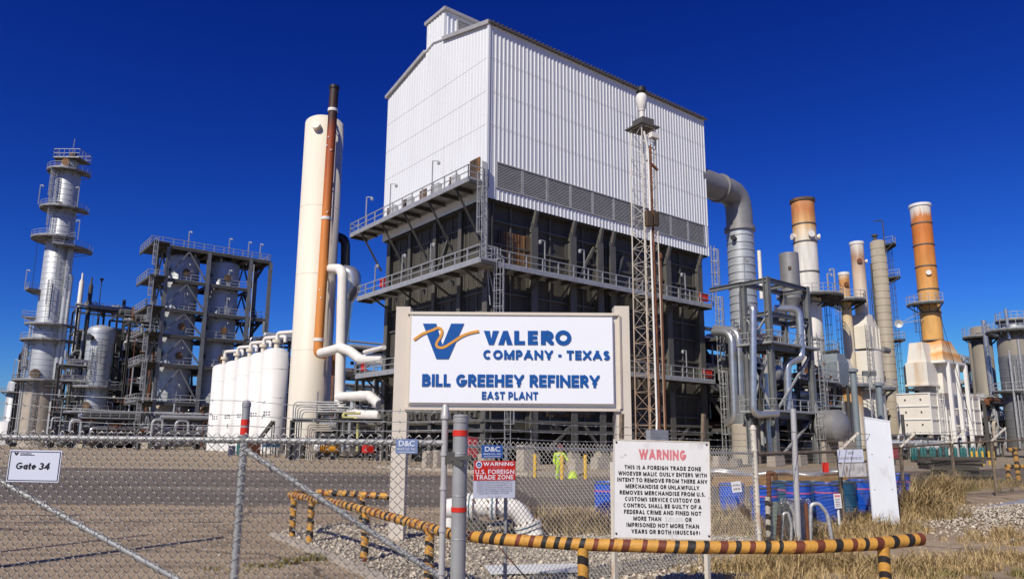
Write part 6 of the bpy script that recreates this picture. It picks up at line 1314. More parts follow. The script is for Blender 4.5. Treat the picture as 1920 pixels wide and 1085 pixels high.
# fork latch
mb = MB(); q = gp(845, 858); mb.box(q + V((-.005, -.0, .0)), .07, .05, .09); mb.bar(q + V((0, -.02, -.01)), q + V((.16, -.06, .01)), .018, .03); mb.bar(q + V((.03, -.04, -.02)), q + V((.10, -.07, -.05)), .02, .035); mb.build('latch', 'framed', gate)
# ---- latch post
q = gp(857, 800); xp = gp(859, 960).x + .005; zt = gp(859, 782).z; post = thing('gate_post', 'thick grey gate post with two red reflective stripes', 'post', V((xp, YG + .02, 0)))
mb = MB(); mb.lathe(post.location, [(.056, 0), (.056, zt)] + [(.059, zt), (.06, zt + .01), (.05, zt + .02), (.0, zt + .026)], 24)
zz = .2
while zz < zt: mb.lathe(post.location + Z * zz, [(.0565, 0), (.0585, .003), (.0585, .007), (.0565, .010)], 24); zz += .31
for z in (zt - .04,): mb.lathe(post.location + Z * z, [(.056, 0), (.0605, .002), (.0605, .03), (.056, .035)], 24)
mb.build('shaft', 'post', post)
for a, b, ang in ((806, 817, (0, 2 * math.pi)), (950, 959, (math.pi * 1.05, math.pi * 2.2))):
    mb = MB(); z1_, z0_ = gp(859, a).z, gp(859, b).z; mb.lathe(post.location, [(.0575, z0_), (.0595, z0_), (.0595, z1_), (.0575, z1_)], 24); mb.build('reflective_stripe', 'tape', post)
# ---- the fence behind, from the gate post to the corner post
fpx = [(870, 8.62), (948, 9.0), (1160, 10.3), (1420, 12.5)]
FP = [V((at(px, 960, Y).x, Y, 0)) for px, Y in fpx]; ztop = [at(px, y, Y).z for (px, Y), y in zip(fpx, (836, 839, 843.5, 850))]
fen = thing('chain_link_fence', 'chain link fence with barbed wire from the gate post to the pale corner post', 'fence', FP[0])
LL = [0]
for p, q in zip(FP[:-1], FP[1:]): LL.append(LL[-1] + (q - p).length)
ftop = lambda s: float(np.interp(s, LL, ztop))
mb = MB()
for i in range(3): mb.tube(V((FP[i].x, FP[i].y, ztop[i])), V((FP[i + 1].x, FP[i + 1].y, ztop[i + 1])), .021, 10)
mb.build('top_rail', 'post', fen)
chain(fen, [(p.x, p.y - .025) for p in FP], lambda s: .03, ftop, 'chain', .0034, tips=.075)
mb = MB(); mb.tube(FP[1] + Z * -.1, FP[1] + Z * (ztop[1] + .02), .024, 10); mb.build('post', 'post', fen)
mb = MB(); mb.tube(FP[0], FP[0] + Z * (ztop[0] + .05), .03, 10); mb.build('post', 'framed', fen)
cz = at(1420, 800, 12.5).z; mb = MB(); mb.lathe(FP[3], [(.05, -.1), (.05, cz - .06), (.058, cz - .05), (.058, cz - .02), (.03, cz + .03), (0, cz + .04)], 14)
for z in (.35, .8, 1.25, 1.7): mb.lathe(FP[3] + Z * z, [(.05, 0), (.058, .005), (.058, .03), (.05, .035)], 14)
mb.build('corner_post', 'postrust', fen)
for d_ in (.12, .22, .33):
    barbed(fen, [V((p.x, p.y, z + d_)) for p, z in zip(FP, ztop)], every=.2, r=.0034)
for px, y0 in ((1166, 775), (1318, 775)):
    Y = 10.35 if px < 1200 else 11.55; q = at(px, 850, Y); zt = at(px, y0, Y).z; mb = MB(); mb.bar(V((q.x, Y + .06, ztop[2] - .2)), V((q.x + (.02 if px < 1200 else .05), Y + .06, zt)), .05); mb.build('barb_arm', 'postbrown', fen)
mb = MB(); mb.path([V((at(935, 1018, 8.85).x, 8.85, .62)), V((at(1003, 1080, 8.95).x, 8.95, .14)), V((at(1013, 1090, 8.97).x, 8.97, .03))], .008, 5); mb.build('tension_rod', 'rust', fen)
# ---- the older fence running back to the right
f2 = [(1420, 12.5), (1576, 16.4), (1693, 19.5), (1790, 21.8), (1866, 22.8), (1975, 25.5)]; yt = (851, 846, 838, 831, 827, 822)
F2 = [V((at(px, 900, Y).x, Y, 0)) for px, Y in f2]; 
for p in F2: p.z = gz(p.x, p.y)
zt2 = [at(px, y, Y).z for (px, Y), y in zip(f2, yt)]
fe2 = thing('chain_link_fence', 'old rusty chain link fence with slanted barbed wire arms on the right', 'fence', F2[0])
L2 = [0]
for p, q in zip(F2[:-1], F2[1:]): L2.append(L2[-1] + ((q - p).xy).length)
mb = MB()
for i in range(5): mb.tube(V((F2[i].x, F2[i].y, zt2[i])), V((F2[i + 1].x, F2[i + 1].y, zt2[i + 1])), .028, 8)
mb.build('top_rail', 'postbrown', fe2)
chain(fe2, [(p.x, p.y - .03) for p in F2], lambda s: float(np.interp(s, L2, [p.z for p in F2])) + .03, lambda s: float(np.interp(s, L2, zt2)), 'chaind', .0019, tips=.06)
arm = V((.42, -.12, .42))
for i in range(1, 6):
    mb = MB(); mb.tube(F2[i] - Z * .1, V((F2[i].x, F2[i].y, zt2[i])), .045, 10); o = mb.build('post', 'postbrown', fe2)
    mb = MB(); a = V((F2[i].x, F2[i].y, zt2[i])); mb.bar(a, a + arm, .05); mb.build('barb_arm', 'postrust', o)
for f in (.3, .62, .95): barbed(fe2, [V((F2[i].x, F2[i].y, zt2[i])) + arm * f for i in range(0, 6)], 'chaind', .005, every=.3, sag=.04)

# ---- boards and notices
def board(name, label, cat, px0, px1, py0, py1, Y, m, th=.006, tilt=0.0, yaw=0.0, lean=0.0, group=None, frame=None):
    """flat rectangular board; returns (thing, width, height, origin, ux, uy) with its lower left corner as origin"""
    a = at((px0 + px1) / 2, (py0 + py1) / 2, Y); w_ = (px1 - px0) / F_PX * Y; w_ = (at(px1, (py0 + py1) / 2, Y).x - at(px0, (py0 + py1) / 2, Y).x) / math.cos(yaw); h_ = at((px0 + px1) / 2, py0, Y).z - at((px0 + px1) / 2, py1, Y).z
    ux = V((math.cos(yaw), math.sin(yaw), 0)); n = V((-ux.y, ux.x, 0)); uy = (Z * math.cos(lean) + n * math.sin(lean)).normalized(); R = Matrix.Rotation(tilt, 3, ux.cross(uy)); ux = R @ ux; uy = R @ uy
    t = thing(name, label, cat, V((a.x, a.y, a.z - h_ / 2)), group); mb = MB(); nn = ux.cross(uy); mb.box(a - nn * (th / 2 + .0005), w_, th, h_, ux, nn, ec=uy); mb.build('board', m, t)
    return t, w_, h_, a - ux * (w_ / 2) - uy * (h_ / 2), ux, uy
def mark(t, m, x0, x1, y0, y1, o, ux, uy, name='stripe', lift=.002):
    n = V(ux).cross(V(uy)); mb = MB(); c = V(o) + V(ux) * ((x0 + x1) / 2) + V(uy) * ((y0 + y1) / 2) + n * lift; mb.box(c, x1 - x0, .0016, y1 - y0, V(ux), n, ec=V(uy)); return mb.build(name, m, t)
# gate sign
t, w_, h_, o, ux, uy = board('gate_sign', 'white gate number sign with dark border wired to the near gate', 'sign', 15, 113, 843, 903, YG - .035, 'lilac', tilt=-.012)
for a in ((.02, .98, .045, .06), (.02, .98, .94, .955), (.02, .03, .045, .955), (.97, .98, .045, .955)): mark(t, 'ink', a[0] * w_, a[1] * w_, a[2] * h_, a[3] * h_, o, ux, uy, 'border')
block_letters(t, 'Gate 34', 'ink', .155 * w_, .805 * w_, .395 * h_, .605 * h_, o, ux, uy, 0, .19, .10, .3, .12)
lettering(t, 'VALERO', 'ink', .20 * w_, .42 * w_, .872 * h_, .91 * h_, o, ux, uy, 0, .03); mark(t, 'ink', .2 * w_, .48 * w_, .835 * h_, .85 * h_, o, ux, uy, 'logo_rule')
mb = MB(); n = ux.cross(uy); mb.poly([o + ux * (x * w_) + uy * (y * h_) + n * .002 for x, y in ((.085, .92), (.115, .92), (.13, .87), (.145, .92), (.175, .92), (.14, .83), (.12, .83))], n * .001); mb.build('logo', 'ink', t)
# fence builder's plates
for px0, px1, py0, py1, Y, m, mi_, lab in ((742, 783, 822.5, 850, YG - .04, 'dcfade', 'paleink', 'faded blue fence company plate on the near gate rail'), (904, 942.5, 834, 858, 8.72, 'dcblue', 'signwhite', 'bright blue fence company plate above the red warning sign')):
    t, w_, h_, o, ux, uy = board('fence_plate', lab, 'sign', px0, px1, py0, py1, Y, m, yaw=0 if Y < 6 else .5, group='fence company plates')
    lettering(t, 'D&C', mi_, .13 * w_, .87 * w_, .50 * h_, .90 * h_, o, ux, uy, 0, .03); lettering(t, 'FENCE CO., INC.', mi_, .06 * w_, .94 * w_, .22 * h_, .38 * h_, o, ux, uy, 0, .02); mark(t, mi_, .1 * w_, .9 * w_, .09 * h_, .13 * h_, o, ux, uy, 'phone_line')
# red trade zone sign on the fence
t, w_, h_, o, ux, uy = board('warning_sign', 'red and white trade zone warning sign on the chain link fence', 'sign', 889, 966, 863, 933, 8.72, 'lilac', yaw=.42, tilt=-.005)
mark(t, 'sred', .0, w_, .475 * h_, h_, o, ux, uy, 'red_field'); n = ux.cross(uy)
def tb(s, m, x0, x1, y0, y1, th=.2): return block_letters(t, s, m, x0 * w_, x1 * w_, y0 * h_, y1 * h_, o + n * .002, ux, uy, 0, th, .15, .4)
def tl(s, m, x0, x1, y0, y1, bold=.02): return lettering(t, s, m, x0 * w_, x1 * w_, y0 * h_, y1 * h_, o + n * .002, ux, uy, 0, bold)
tb('WARNING', 'signwhite', .22, .96, .865, .965, .2); tl('YOU ARE ENTERING A', 'fadedred', .32, .74, .795, .845, .0); tb('U.S. FOREIGN', 'signwhite', .03, .97, .645, .765, .19); tb('TRADE ZONE', 'signwhite', .05, .95, .50, .62, .19)
for i, s in enumerate(('Whoever maliciously enters with intent to', 'remove therefrom any merchandise, or un-', 'lawfully removes merchandise from U.S.', 'Customs and Border Protection custody or', 'control shall be guilty of a federal crime', 'and fined up to $250,000, imprisoned not', 'more than 10 years, or both.')): tl(s, 'ink', .07 + .05 * (i == 6), .93 - .08 * (i == 6), .425 - .052 * i, .455 - .052 * i, .015)
tl('18 U.S.C. 549 (577)', 'greyink', .33, .66, .03, .055, .01)
mb = MB(); c = o + ux * (.115 * w_) + uy * (.895 * h_) + n * .003; mb.lathe(c, [(.075 * w_, 0), (.075 * w_, .002), (0, .002)], 24, n); mb.build('seal_disc', 'signwhite', t); mb = MB(); mb.lathe(c + n * .001, [(.05 * w_, 0), (.05 * w_, .002), (0, .002)], 24, n); mb.build('seal_shield', 'sblue', t)
mb = MB(); mb.poly([c + n * .0035 + (ux * x + uy * y) * w_ for x, y in ((-.035, .012), (-.012, .0), (0, .012), (.012, 0), (.035, .012), (.012, -.014), (0, -.03), (-.012, -.014))], n * .001); mb.build('seal_eagle', 'signwhite', t)
# big worn warning board
YW = 8.75
t, w_, h_, o, ux, uy = board('warning_board', 'large worn white warning board with black capitals on two rusty legs', 'sign', 1150, 1332, 824, 1009, YW, 'wornwhite', .02, tilt=-.02, yaw=.0); n = ux.cross(uy)
for a, b, c_, d_ in ((0, 1, 0, .012), (0, 1, .988, 1), (0, .010, .012, .988), (.990, 1, .012, .988)): mark(t, 'postrust', a * w_, b * w_, c_ * h_, d_ * h_, o, ux, uy, 'rusty_edge', .003)
block_letters(t, 'WARNING', 'fadedred', .265 * w_, .755 * w_, .80 * h_, .905 * h_, o, ux, uy, 0, .27, .16)
rows = (('THIS IS A FOREIGN TRADE ZONE', .115, .905, 0), ('WHOEVER MALIC OUSLY ENTERS WITH', .05, .965, 0), ('INTENT TO REMOVE FROM THERE ANY', .04, .97, 0), ('MERCHANDISE OR UNLAWFULLY', .125, .885, 0), ('REMOVES MERCHANDISE FROM U.S.', .065, .945, 0), ('CUSTOMS SERVICE CUSTODY OR', .12, .89, 0), ('CONTROL SHALL BE GUILTY OF A', .105, .905, 0), ('FEDERAL CRIME AND FINED NOT', .11, .90, 0), ('MORE THAN', .205, .49, 0), ('IMPRISONED NOT MORE THAN', .135, .875, 0), ('YEARS OR BOTH (18USC569)', .185, .885, 0))
for i, (s, x0, x1, _) in enumerate(rows):
    y1 = .738 - .0645 * i; block_letters(t, s, 'wornblack' if i in (6, 7, 8, 9) else 'ink', x0 * w_, x1 * w_, (y1 - .043) * h_, y1 * h_, o, ux, uy, 0, .25, .20, .42)
y1 = .738 - .0645 * 8; block_letters(t, '$250,000', 'faded', .53 * w_, .71 * w_, (y1 - .043) * h_, y1 * h_, o, ux, uy, 0, .14, .14); block_letters(t, 'OR', 'ink', .735 * w_, .80 * w_, (y1 - .043) * h_, y1 * h_, o, ux, uy, 0, .25, .2)
mb = MB()
for x, y in ((.03, .97), (.97, .97), (.03, .045), (.975, .045)): mb.lathe(o + ux * (x * w_) + uy * (y * h_), [(.012, 0), (.012, .008), (0, .01)], 10, n)
mb.build('bolt', 'black', t)
for px, py in ((1152, 1012), (1325, 1012)): q = at(px, py, YW + .03); mb = MB(); mb.bar(V((q.x, YW + .045, 0)), V((q.x, YW + .045, q.z + .9)), .05, .05); mb.build('leg', 'postrust', t)
# notices on the old fence
Yn = 16.15
t, w_, h_, o, ux, uy = board('danger_sign', 'sun bleached danger notice on the old fence post', 'sign', 1569, 1621, 842, 866, Yn, 'lilac', tilt=.02, yaw=.15); lettering(t, 'DANGER', 'greyink', .40 * w_, .63 * w_, .62 * h_, .85 * h_, o, ux, uy, 0, .02); lettering(t, 'AUTHORIZED PERSONNEL ONLY', 'greyink', .05 * w_, .95 * w_, .22 * h_, .42 * h_, o, ux, uy, 0, .01)
M['peel'] = mat('peeling_plate', (.50, .49, .48), .6, 0, .2, 10, stain=(.2, .15, .11), amt=.5, sscale=12, sstretch=(1, 1, .3))
t, w_, h_, o, ux, uy = board('peeling_plate', 'peeling illegible plate below the bleached danger notice', 'sign', 1571, 1626, 868, 893, Yn, 'peel', tilt=.02, yaw=.15)
t, w_, h_, o, ux, uy = board('red_placard', 'small plain red placard hung on the old fence', 'sign', 1542, 1554, 866.5, 885, 15.3, 'tape')
t, w_, h_, o, ux, uy = board('paper_tag', 'crooked white outfall tag on the fence left of the corner post', 'sign', 1372, 1390, 902, 922, 11.85, 'sticker', tilt=.12); lettering(t, 'OUTFALL', 'ink', .1 * w_, .9 * w_, .58 * h_, .74 * h_, o, ux, uy, 0, .02); lettering(t, 'SWE 02', 'ink', .14 * w_, .84 * w_, .22 * h_, .38 * h_, o, ux, uy, 0, .02)
t, w_, h_, o, ux, uy = board('stake_sign', 'small printed notice on a thin white stake', 'sign', 1564, 1577.5, 925, 952, 15.2, 'sticker', tilt=.05)
mark(t, 'fadedred', .1 * w_, .9 * w_, .78 * h_, .92 * h_, o, ux, uy)
for k in range(5): mark(t, 'greyink', .15 * w_, (.85 - .1 * (k % 2)) * w_, (.62 - .12 * k) * h_, (.67 - .12 * k) * h_, o, ux, uy, 'text_line')
q = at(1571, 950, 15.25); mb = MB(); mb.bar(V((q.x + .02, 15.25, 0)), V((q.x, 15.25, q.z + .1)), .04, .03); mb.build('stake', 'boardwhite', t)
# leaning white board
q0, q1 = at(1662, 982, 16.3), at(1644, 787, 17.0); hh = (q1 - q0).length; uy = (q1 - q0).normalized(); ux = V((1, .08, 0)).normalized(); ux = (ux - uy * ux.dot(uy)).normalized(); wbd = .60
t = thing('leaning_board', 'tall blank white board leaning against the old fence', 'board', q0); mb = MB(); nn = ux.cross(uy); mb.box(q0 + uy * (hh / 2), wbd, .04, hh, ux, nn, ec=uy); mb.box(q0 + uy * (hh + .008), wbd + .02, .06, .03, ux, nn, ec=uy); mb.build('board', 'boardwhite', t)
mb = MB()
for x, y in ((-.2, .64), (.2, .64), (-.21, .3), (.2, .33)): mb.lathe(q0 + ux * x + uy * (hh * y) + nn * .021, [(.012, 0), (.012, .006), (0, .007)], 8, nn)
mb.build('bolt', 'steel2', t)
# white sheet lying on the gravel
t = thing('fallen_board', 'flat white board lying on the gravel in front', 'board', V((at(990, 1078, 9.7).x, 9.7, .06))); mb = MB(); c = G(1010, 1077); mb.box(V((c.x - .05, c.y, .085)), 1.35, .62, .02, V((.985, .17, 0)), V((-.17, .985, 0)), ec=V((0, -.03, 1)).normalized()); mb.build('board', 'boardwhite', t)

# ---- white flanged pipe with valves behind the fence
Yv_ = 14.3
wp = thing('flanged_pipe', 'white flanged pipe arching out of the ground behind the red warning sign', 'pipe', G(900, 1000)); 
a0, a1, a2 = at(872, 949, Yv_), at(985, 949, Yv_ + .1), at(1003, 1000, Yv_ - .1)
mb = MB(); mb.path([at(842, 953, Yv_), a0, at(968, 951, Yv_), at(990, 985, Yv_), V((at(1003, 1000, Yv_).x, Yv_ - .1, .02))], .185, 20, .5, steps=8); mb.build('pipe_run', 'whitepipe', wp)
mb = MB(); d_ = V((-1, 0, 0)); c = at(846, 953, Yv_); mb.lathe(c + V((.1, 0, 0)), [(.19, 0), (.2, .1), (.18, .22), (.1, .3), (0, .32)], 18, d_); mb.path([c + V((0, 0, 0)), c + V((-.03, 0, -.5))], .12, 14); mb.build('end_cap', 'white', wp)
def flange(root, c, d, r, m='white'):
    d = V(d).normalized(); mb = MB(); mb.lathe(c - d * .06, [(r * .9, 0), (r * 1.42, 0), (r * 1.42, .05), (r * .9, .05)], 22, d); mb.lathe(c + d * .02, [(r * .9, 0), (r * 1.42, 0), (r * 1.42, .05), (r * .9, .05)], 22, d); o = mb.build('flange', m, root)
    mb = MB(); a = d.cross(Z if abs(d.z) < .9 else X).normalized(); b = d.cross(a)
    for k in range(10): t = 2 * math.pi * k / 10; q = c + (a * math.cos(t) + b * math.sin(t)) * (r * 1.2); mb.lathe(q - d * .1, [(0, 0), (.02, 0), (.02, .21), (0, .21)], 6, d)
    mb.build('bolt_ring', 'rust', o); mb = MB(); mb.lathe(c - d * .012, [(r * .9, 0), (r * 1.3, 0), (r * 1.3, .03), (r * .9, .03)], 20, d); mb.build('gasket', 'paleteal', o)
flange(wp, at(883, 950, Yv_), (1, -.15, 0), .185); flange(wp, at(925, 950, Yv_), (1, -.1, 0), .185); flange(wp, at(990, 985, Yv_), (.35, 0, -1), .185, 'whitepipe')
mb = MB(); c = at(889, 965, Yv_); mb.tube(c, V((c.x, c.y, .25)), .09, 12); mb.build('drain_leg', 'white', wp); mb = MB(); c = at(893, 985, Yv_); mb.lathe(V((c.x, c.y, 0)), [(.2, 0), (.2, .3), (.12, .34), (0, .34)], 14); mb.build('pedestal', 'matwood', wp)
# ---- yellow bollards
bo0 = None
for px, py, Y, lab in ((1003, 900, 34.4, 'yellow bollard left of the worker'), (1054, 907, 32.2, 'yellow bollard right in front of the worker'), (1098, 905, 33.0, 'yellow bollard to the right of the worker')):
    q = V((at(px, py, Y).x, Y, 0))
    if bo0 is None:
        bo0 = t = thing('bollard', lab, 'bollard', q, 'yellow bollards by the road'); mb = MB(); mb.lathe(q, [(.085, 0), (.085, 1.2), (.07, 1.25), (.0, 1.27)], 16); mb.build('shaft', 'yellow', t)
    else: t = copy_tree(bo0); t.location = q; t['label'] = lab
for i, px in enumerate((1822, 1831, 1842, 1854, 1863)): t = copy_tree(bo0); t.location = V((at(px, 850, 62 + i).x, 62 + i, 0)); t['label'] = 'thin yellow bollard in the far row near the right edge'; t['group'] = 'far yellow bollards by the heater'
# ---- red fire cabinet on a stand
ground_box('fire_cabinet', 'pale red equipment cabinet on legs beside the thick gate post', 'cabinet', 884, 44, .62, .4, 1.15, 'palered', .85, extra=legs4(.6, .4, .85))
# ---- concrete blocks along the foot of the building
blk = [(752, 866, 51, .8, .7, 1.0), (803, 866, 50.5, .7, .6, .95), (822, 866, 50, .55, .5, 1.2), (845, 866, 49.5, .8, .6, .95), (985, 872, 46.5, .9, .8, 1.6), (1082, 877, 47, .95, .7, .75), (1128, 872, 50, 1.5, .7, .8), (1350, 865, 58, 1.2, .6, .8), (1380, 866, 58, .8, .7, .6), (1455, 866, 58, 1.4, .8, .8), (1500, 866, 60, 1.1, .8, .9)]
bdesc = ['pale concrete block right of the sign post', 'squat concrete block left of the tall narrow one', 'tall narrow concrete block behind the gate', 'concrete block just left of the thick gate post', 'sloping tall concrete block left of the bollards', 'concrete block between worker and right bollard', 'long concrete block beside the warning board top', 'low concrete block left of the pale corner post', 'small concrete block behind the pale corner post', 'concrete block left of the plain grey pole', 'concrete block right of the plain grey pole']
for (px, py, Y, a_, b_2, h_), lab in zip(blk, bdesc):
    q = V((at(px, py, Y).x, Y, 0)); mb = MB(); frustum(mb, q, a_, b_2, 0, a_ * .94, b_2 * .9, h_); tag(mb.build('concrete_block', 'concrete'), lab, 'concrete block', 'concrete blocks along the plant')
mb = MB(); p = V((-7, 47.2, 0)); mb.bar(V((-9, 49.5, .07)), V((1, 40, .07)), .3, .16); mb.bar(V((1, 40, .07)), V((30, 54, .07)), .3, .16); mb.bar(V((30, 54, .07)), V((60, 74, .07)), .3, .16); structure(mb.build('kerb', 'concrete'))

# ---- the worker
def skinned(name, joints, edges, m, parent, sub=2, org=V((0, 0, 0)), root=0):
    names = list(joints); ix_ = {k: i for i, k in enumerate(names)}; me = bpy.data.meshes.new(name); me.from_pydata([tuple(V(joints[k][0]) ) for k in names], [(ix_[a], ix_[b]) for a, b in edges], []); me.update()
    o = bpy.data.objects.new(name, me); COL.objects.link(o); md = o.modifiers.new('Skin', 'SKIN'); md.use_smooth_shade = True
    for i, k in enumerate(names): r = joints[k][1]; me.skin_vertices[0].data[i].radius = (r, r) if not isinstance(r, tuple) else r; me.skin_vertices[0].data[i].use_root = (i == root)
    s_ = o.modifiers.new('Sub', 'SUBSURF'); s_.levels = sub; s_.render_levels = sub
    dg = bpy.context.evaluated_depsgraph_get(); dg.update(); m2 = bpy.data.meshes.new_from_object(o.evaluated_get(dg)); bpy.data.objects.remove(o)
    for p in m2.polygons: p.use_smooth = True
    m2.materials.clear()
    for q in (m if isinstance(m, list) else [m]): m2.materials.append(M[q])
    ob = bpy.data.objects.new(name, m2); COL.objects.link(ob); ob.parent = parent; return ob
Yw = 33.6; wq = V((at(1049, 903, Yw).x, Yw, 0)); per = thing('person', 'worker in hi-vis yellow coverall and dark red helmet standing behind a bollard', 'person', wq)
J = {'pelvis': ((0, 0, .86), .12), 'belly': ((.01, 0, 1.0), .125), 'chest': ((.02, 0, 1.2), (.16, .12)), 'neck': ((.03, 0, 1.36), .055), 'head0': ((.05, -.01, 1.44), .07), 'head': ((.06, -.02, 1.53), .092), 'crown': ((.06, -.01, 1.60), .06),
     'hipL': ((-.09, 0, .82), .095), 'kneeL': ((-.10, -.04, .46), .06), 'ankL': ((-.11, .02, .10), .042), 'toeL': ((-.10, -.13, .04), .035), 'hipR': ((.09, .02, .82), .095), 'kneeR': ((.11, -.03, .46), .06), 'ankR': ((.12, .05, .10), .042), 'toeR': ((.14, -.10, .04), .035),
     'shL': ((-.19, 0, 1.27), .06), 'elL': ((-.25, -.02, 1.0), .043), 'wrL': ((-.22, -.12, .78), .03), 'haL': ((-.21, -.15, .71), .036), 'shR': ((.21, -.01, 1.27), .06), 'elR': ((.33, -.08, 1.06), .043), 'wrR': ((.42, -.2, .95), .03), 'haR': ((.46, -.24, .92), .036)}
Ed = [('pelvis', 'belly'), ('belly', 'chest'), ('chest', 'neck'), ('neck', 'head0'), ('head0', 'head'), ('head', 'crown'), ('pelvis', 'hipL'), ('hipL', 'kneeL'), ('kneeL', 'ankL'), ('ankL', 'toeL'), ('pelvis', 'hipR'), ('hipR', 'kneeR'), ('kneeR', 'ankR'), ('ankR', 'toeR'), ('chest', 'shL'), ('shL', 'elL'), ('elL', 'wrL'), ('wrL', 'haL'), ('chest', 'shR'), ('shR', 'elR'), ('elR', 'wrR'), ('wrR', 'haR')]
for s_, dvec in (('L', V((.05, -.25, -.97)).normalized()), ('R', V((.65, -.6, -.4)).normalized())):
    h = V(J['ha' + s_][0]); side = dvec.cross(V((1 if s_ == 'L' else 0, 0, 1))).normalized()
    for k, ln in enumerate((.07, .085, .08, .06)):
        a = h + side * ((k - 1.5) * .02) + dvec * .03; b = a + dvec * ln * .55; c = b + (dvec + V((0, 0, -.5))).normalized() * ln * .45
        for nm, p, r in ((f'f{s_}{k}a', a, .010), (f'f{s_}{k}b', b, .009), (f'f{s_}{k}c', c, .008)): J[nm] = (tuple(p), r)
        Ed += [('ha' + s_, f'f{s_}{k}a'), (f'f{s_}{k}a', f'f{s_}{k}b'), (f'f{s_}{k}b', f'f{s_}{k}c')]
    a = h + side * -.045; J[f't{s_}a'] = (tuple(a), .011); J[f't{s_}b'] = (tuple(a + dvec * .05 - side * .01), .009); Ed += [('ha' + s_, f't{s_}a'), (f't{s_}a', f't{s_}b')]
skinned('body', J, Ed, 'skin', per)
keys = ['pelvis', 'belly', 'chest', 'neck', 'hipL', 'kneeL', 'ankL', 'hipR', 'kneeR', 'ankR', 'shL', 'elL', 'wrL', 'shR', 'elR', 'wrR']
K = {}
for k in keys:
    p, r = J[k]; K[k] = (p, (r[0] + .025, r[1] + .025) if isinstance(r, tuple) else r + (.03 if k[:3] in ('ank', 'kne', 'wrL', 'wrR') else .022))
K['neck'] = ((.03, 0, 1.35), .07)
skinned('coverall', K, [e for e in Ed if e[0] in K and e[1] in K], 'hivis', per)
mb = MB()
for z, r in ((1.04, .152), (1.20, .19)): mb.lathe(wq + V((.012, 0, z)), [(r, 0), (r + .004, .002), (r + .004, .05), (r, .052)], 18)
for x, y, z in ((-.105, -.02, .30), (.115, .01, .30)): mb.lathe(wq + V((x, y, z)), [(.082, 0), (.086, .002), (.086, .05), (.082, .052)], 12)
mb.build('reflective_tape', 'silver', per)
mb = MB(); c = wq + V((.06, -.015, 1.565)); mb.lathe(c, [(.15, -.005), (.155, 0), (.118, .015), (.115, .06)] + [(.115 * math.cos(t), .06 + .075 * math.sin(t)) for t in (.4, .8, 1.2, 1.57)], 18); mb.box(c + V((.03, -.14, -.005)), .15, .09, .012); mb.build('helmet', 'hat', per)
mb = MB(); c = wq + V((.06, -.112, 1.515)); mb.box(c + V((0, -.0, -.02)), .022, .03, .045)
mb.build('nose', 'skin', per); mb = MB()
for x in (-.035, .035): mb.lathe(c + V((x, .012, .0)), [(.016, 0), (.012, .008), (0, .01)], 8, V((0, -1, 0)))
mb.build('safety_glasses', 'black', per); mb = MB(); mb.box(c + V((0, .022, -.06)), .05, .012, .012); mb.build('mouth', 'barrier_lip' if 'barrier_lip' in M else 'brown', per)
for x, y in ((-.105, -.05), (.13, -.02)): mb = MB(); mb.lathe(wq + V((x, y + .05, 0)), [(.06, 0), (.065, .02), (.06, .2), (.058, .22)], 12); mb.lathe(wq + V((x, y + .05, .05)), [(.06, 0), (.062, .06), (.05, .14), (.03, .18), (0, .19)], 12, V((.1, -1, -.12))); mb.build('boot', 'boot', per)
bg_ = wq + V((.60, -.12, .0)); t = thing('work_bag', 'bright yellow green bundle on the ground beside the worker', 'bag', bg_); mb = MB(); mb.lathe(bg_, [(0, 0), (.2, .02), (.26, .16), (.2, .36), (.11, .5), (.0, .54)], 14); mb.build('sack', 'hivis', t)
mb = MB(); mb.path([bg_ + V((.28, 0, .3)), bg_ + V((.5, .1, .45)), bg_ + V((.55, .1, .1))], .05, 8, .1); mb.build('handle', 'boot', t)

# ---- blue drums
dr0 = {}
def drum_at(px, pyb, Y, lab, m, band, st, group='blue drums behind the fence', az=0.0):
    q = V((at(px, 920, Y).x, Y, 0)); q.z = gz(q.x, q.y); key = (m, band, st)
    if key in dr0: t = copy_tree(dr0[key]); t.location = q; t['label'] = lab; t.rotation_euler.z = az; return t
    t = dr0[key] = thing('drum', lab, 'drum', q, group); r = .292; mb = MB()
    prof = [(r * .97, .0), (r, .015), (r, .28), (r + .012, .29), (r + .012, .31), (r, .32), (r, .57), (r + .012, .58), (r + .012, .60), (r, .61), (r, .86), (r + .008, .865), (r + .008, .89), (r - .02, .89), (r - .03, .87), (0, .872)]
    mb.lathe(q, prof, 30); mb.build('shell', m, t)
    mb = MB(); mb.lathe(q, [(r + .004, .845), (r + .014, .85), (r + .014, .875), (r + .004, .88)], 30); mb.lathe(q + V((.12, -.1, .872)), [(.03, 0), (.03, .02), (0, .022)], 8); mb.build('lid_ring', 'steel2', t)
    if band: mb = MB(); mb.lathe(q, [(r + .002, .66), (r + .005, .662), (r + .005, .69), (r + .002, .692)], 30); mb.build('band', 'pink', t)
    if st:
        for a_, z0_, w_ in ((-1.9, .36 if st == 1 else .62, .35), (-1.2, .34, .4))[:st]:
            mb = MB(); mb.lathe(q, [(r + .002, z0_), (r + .004, z0_ + .001), (r + .004, z0_ + .14), (r + .002, z0_ + .141)], 5, Z, 0, (a_, a_ + w_)); mb.build('sticker', 'sticker', t)
    return t
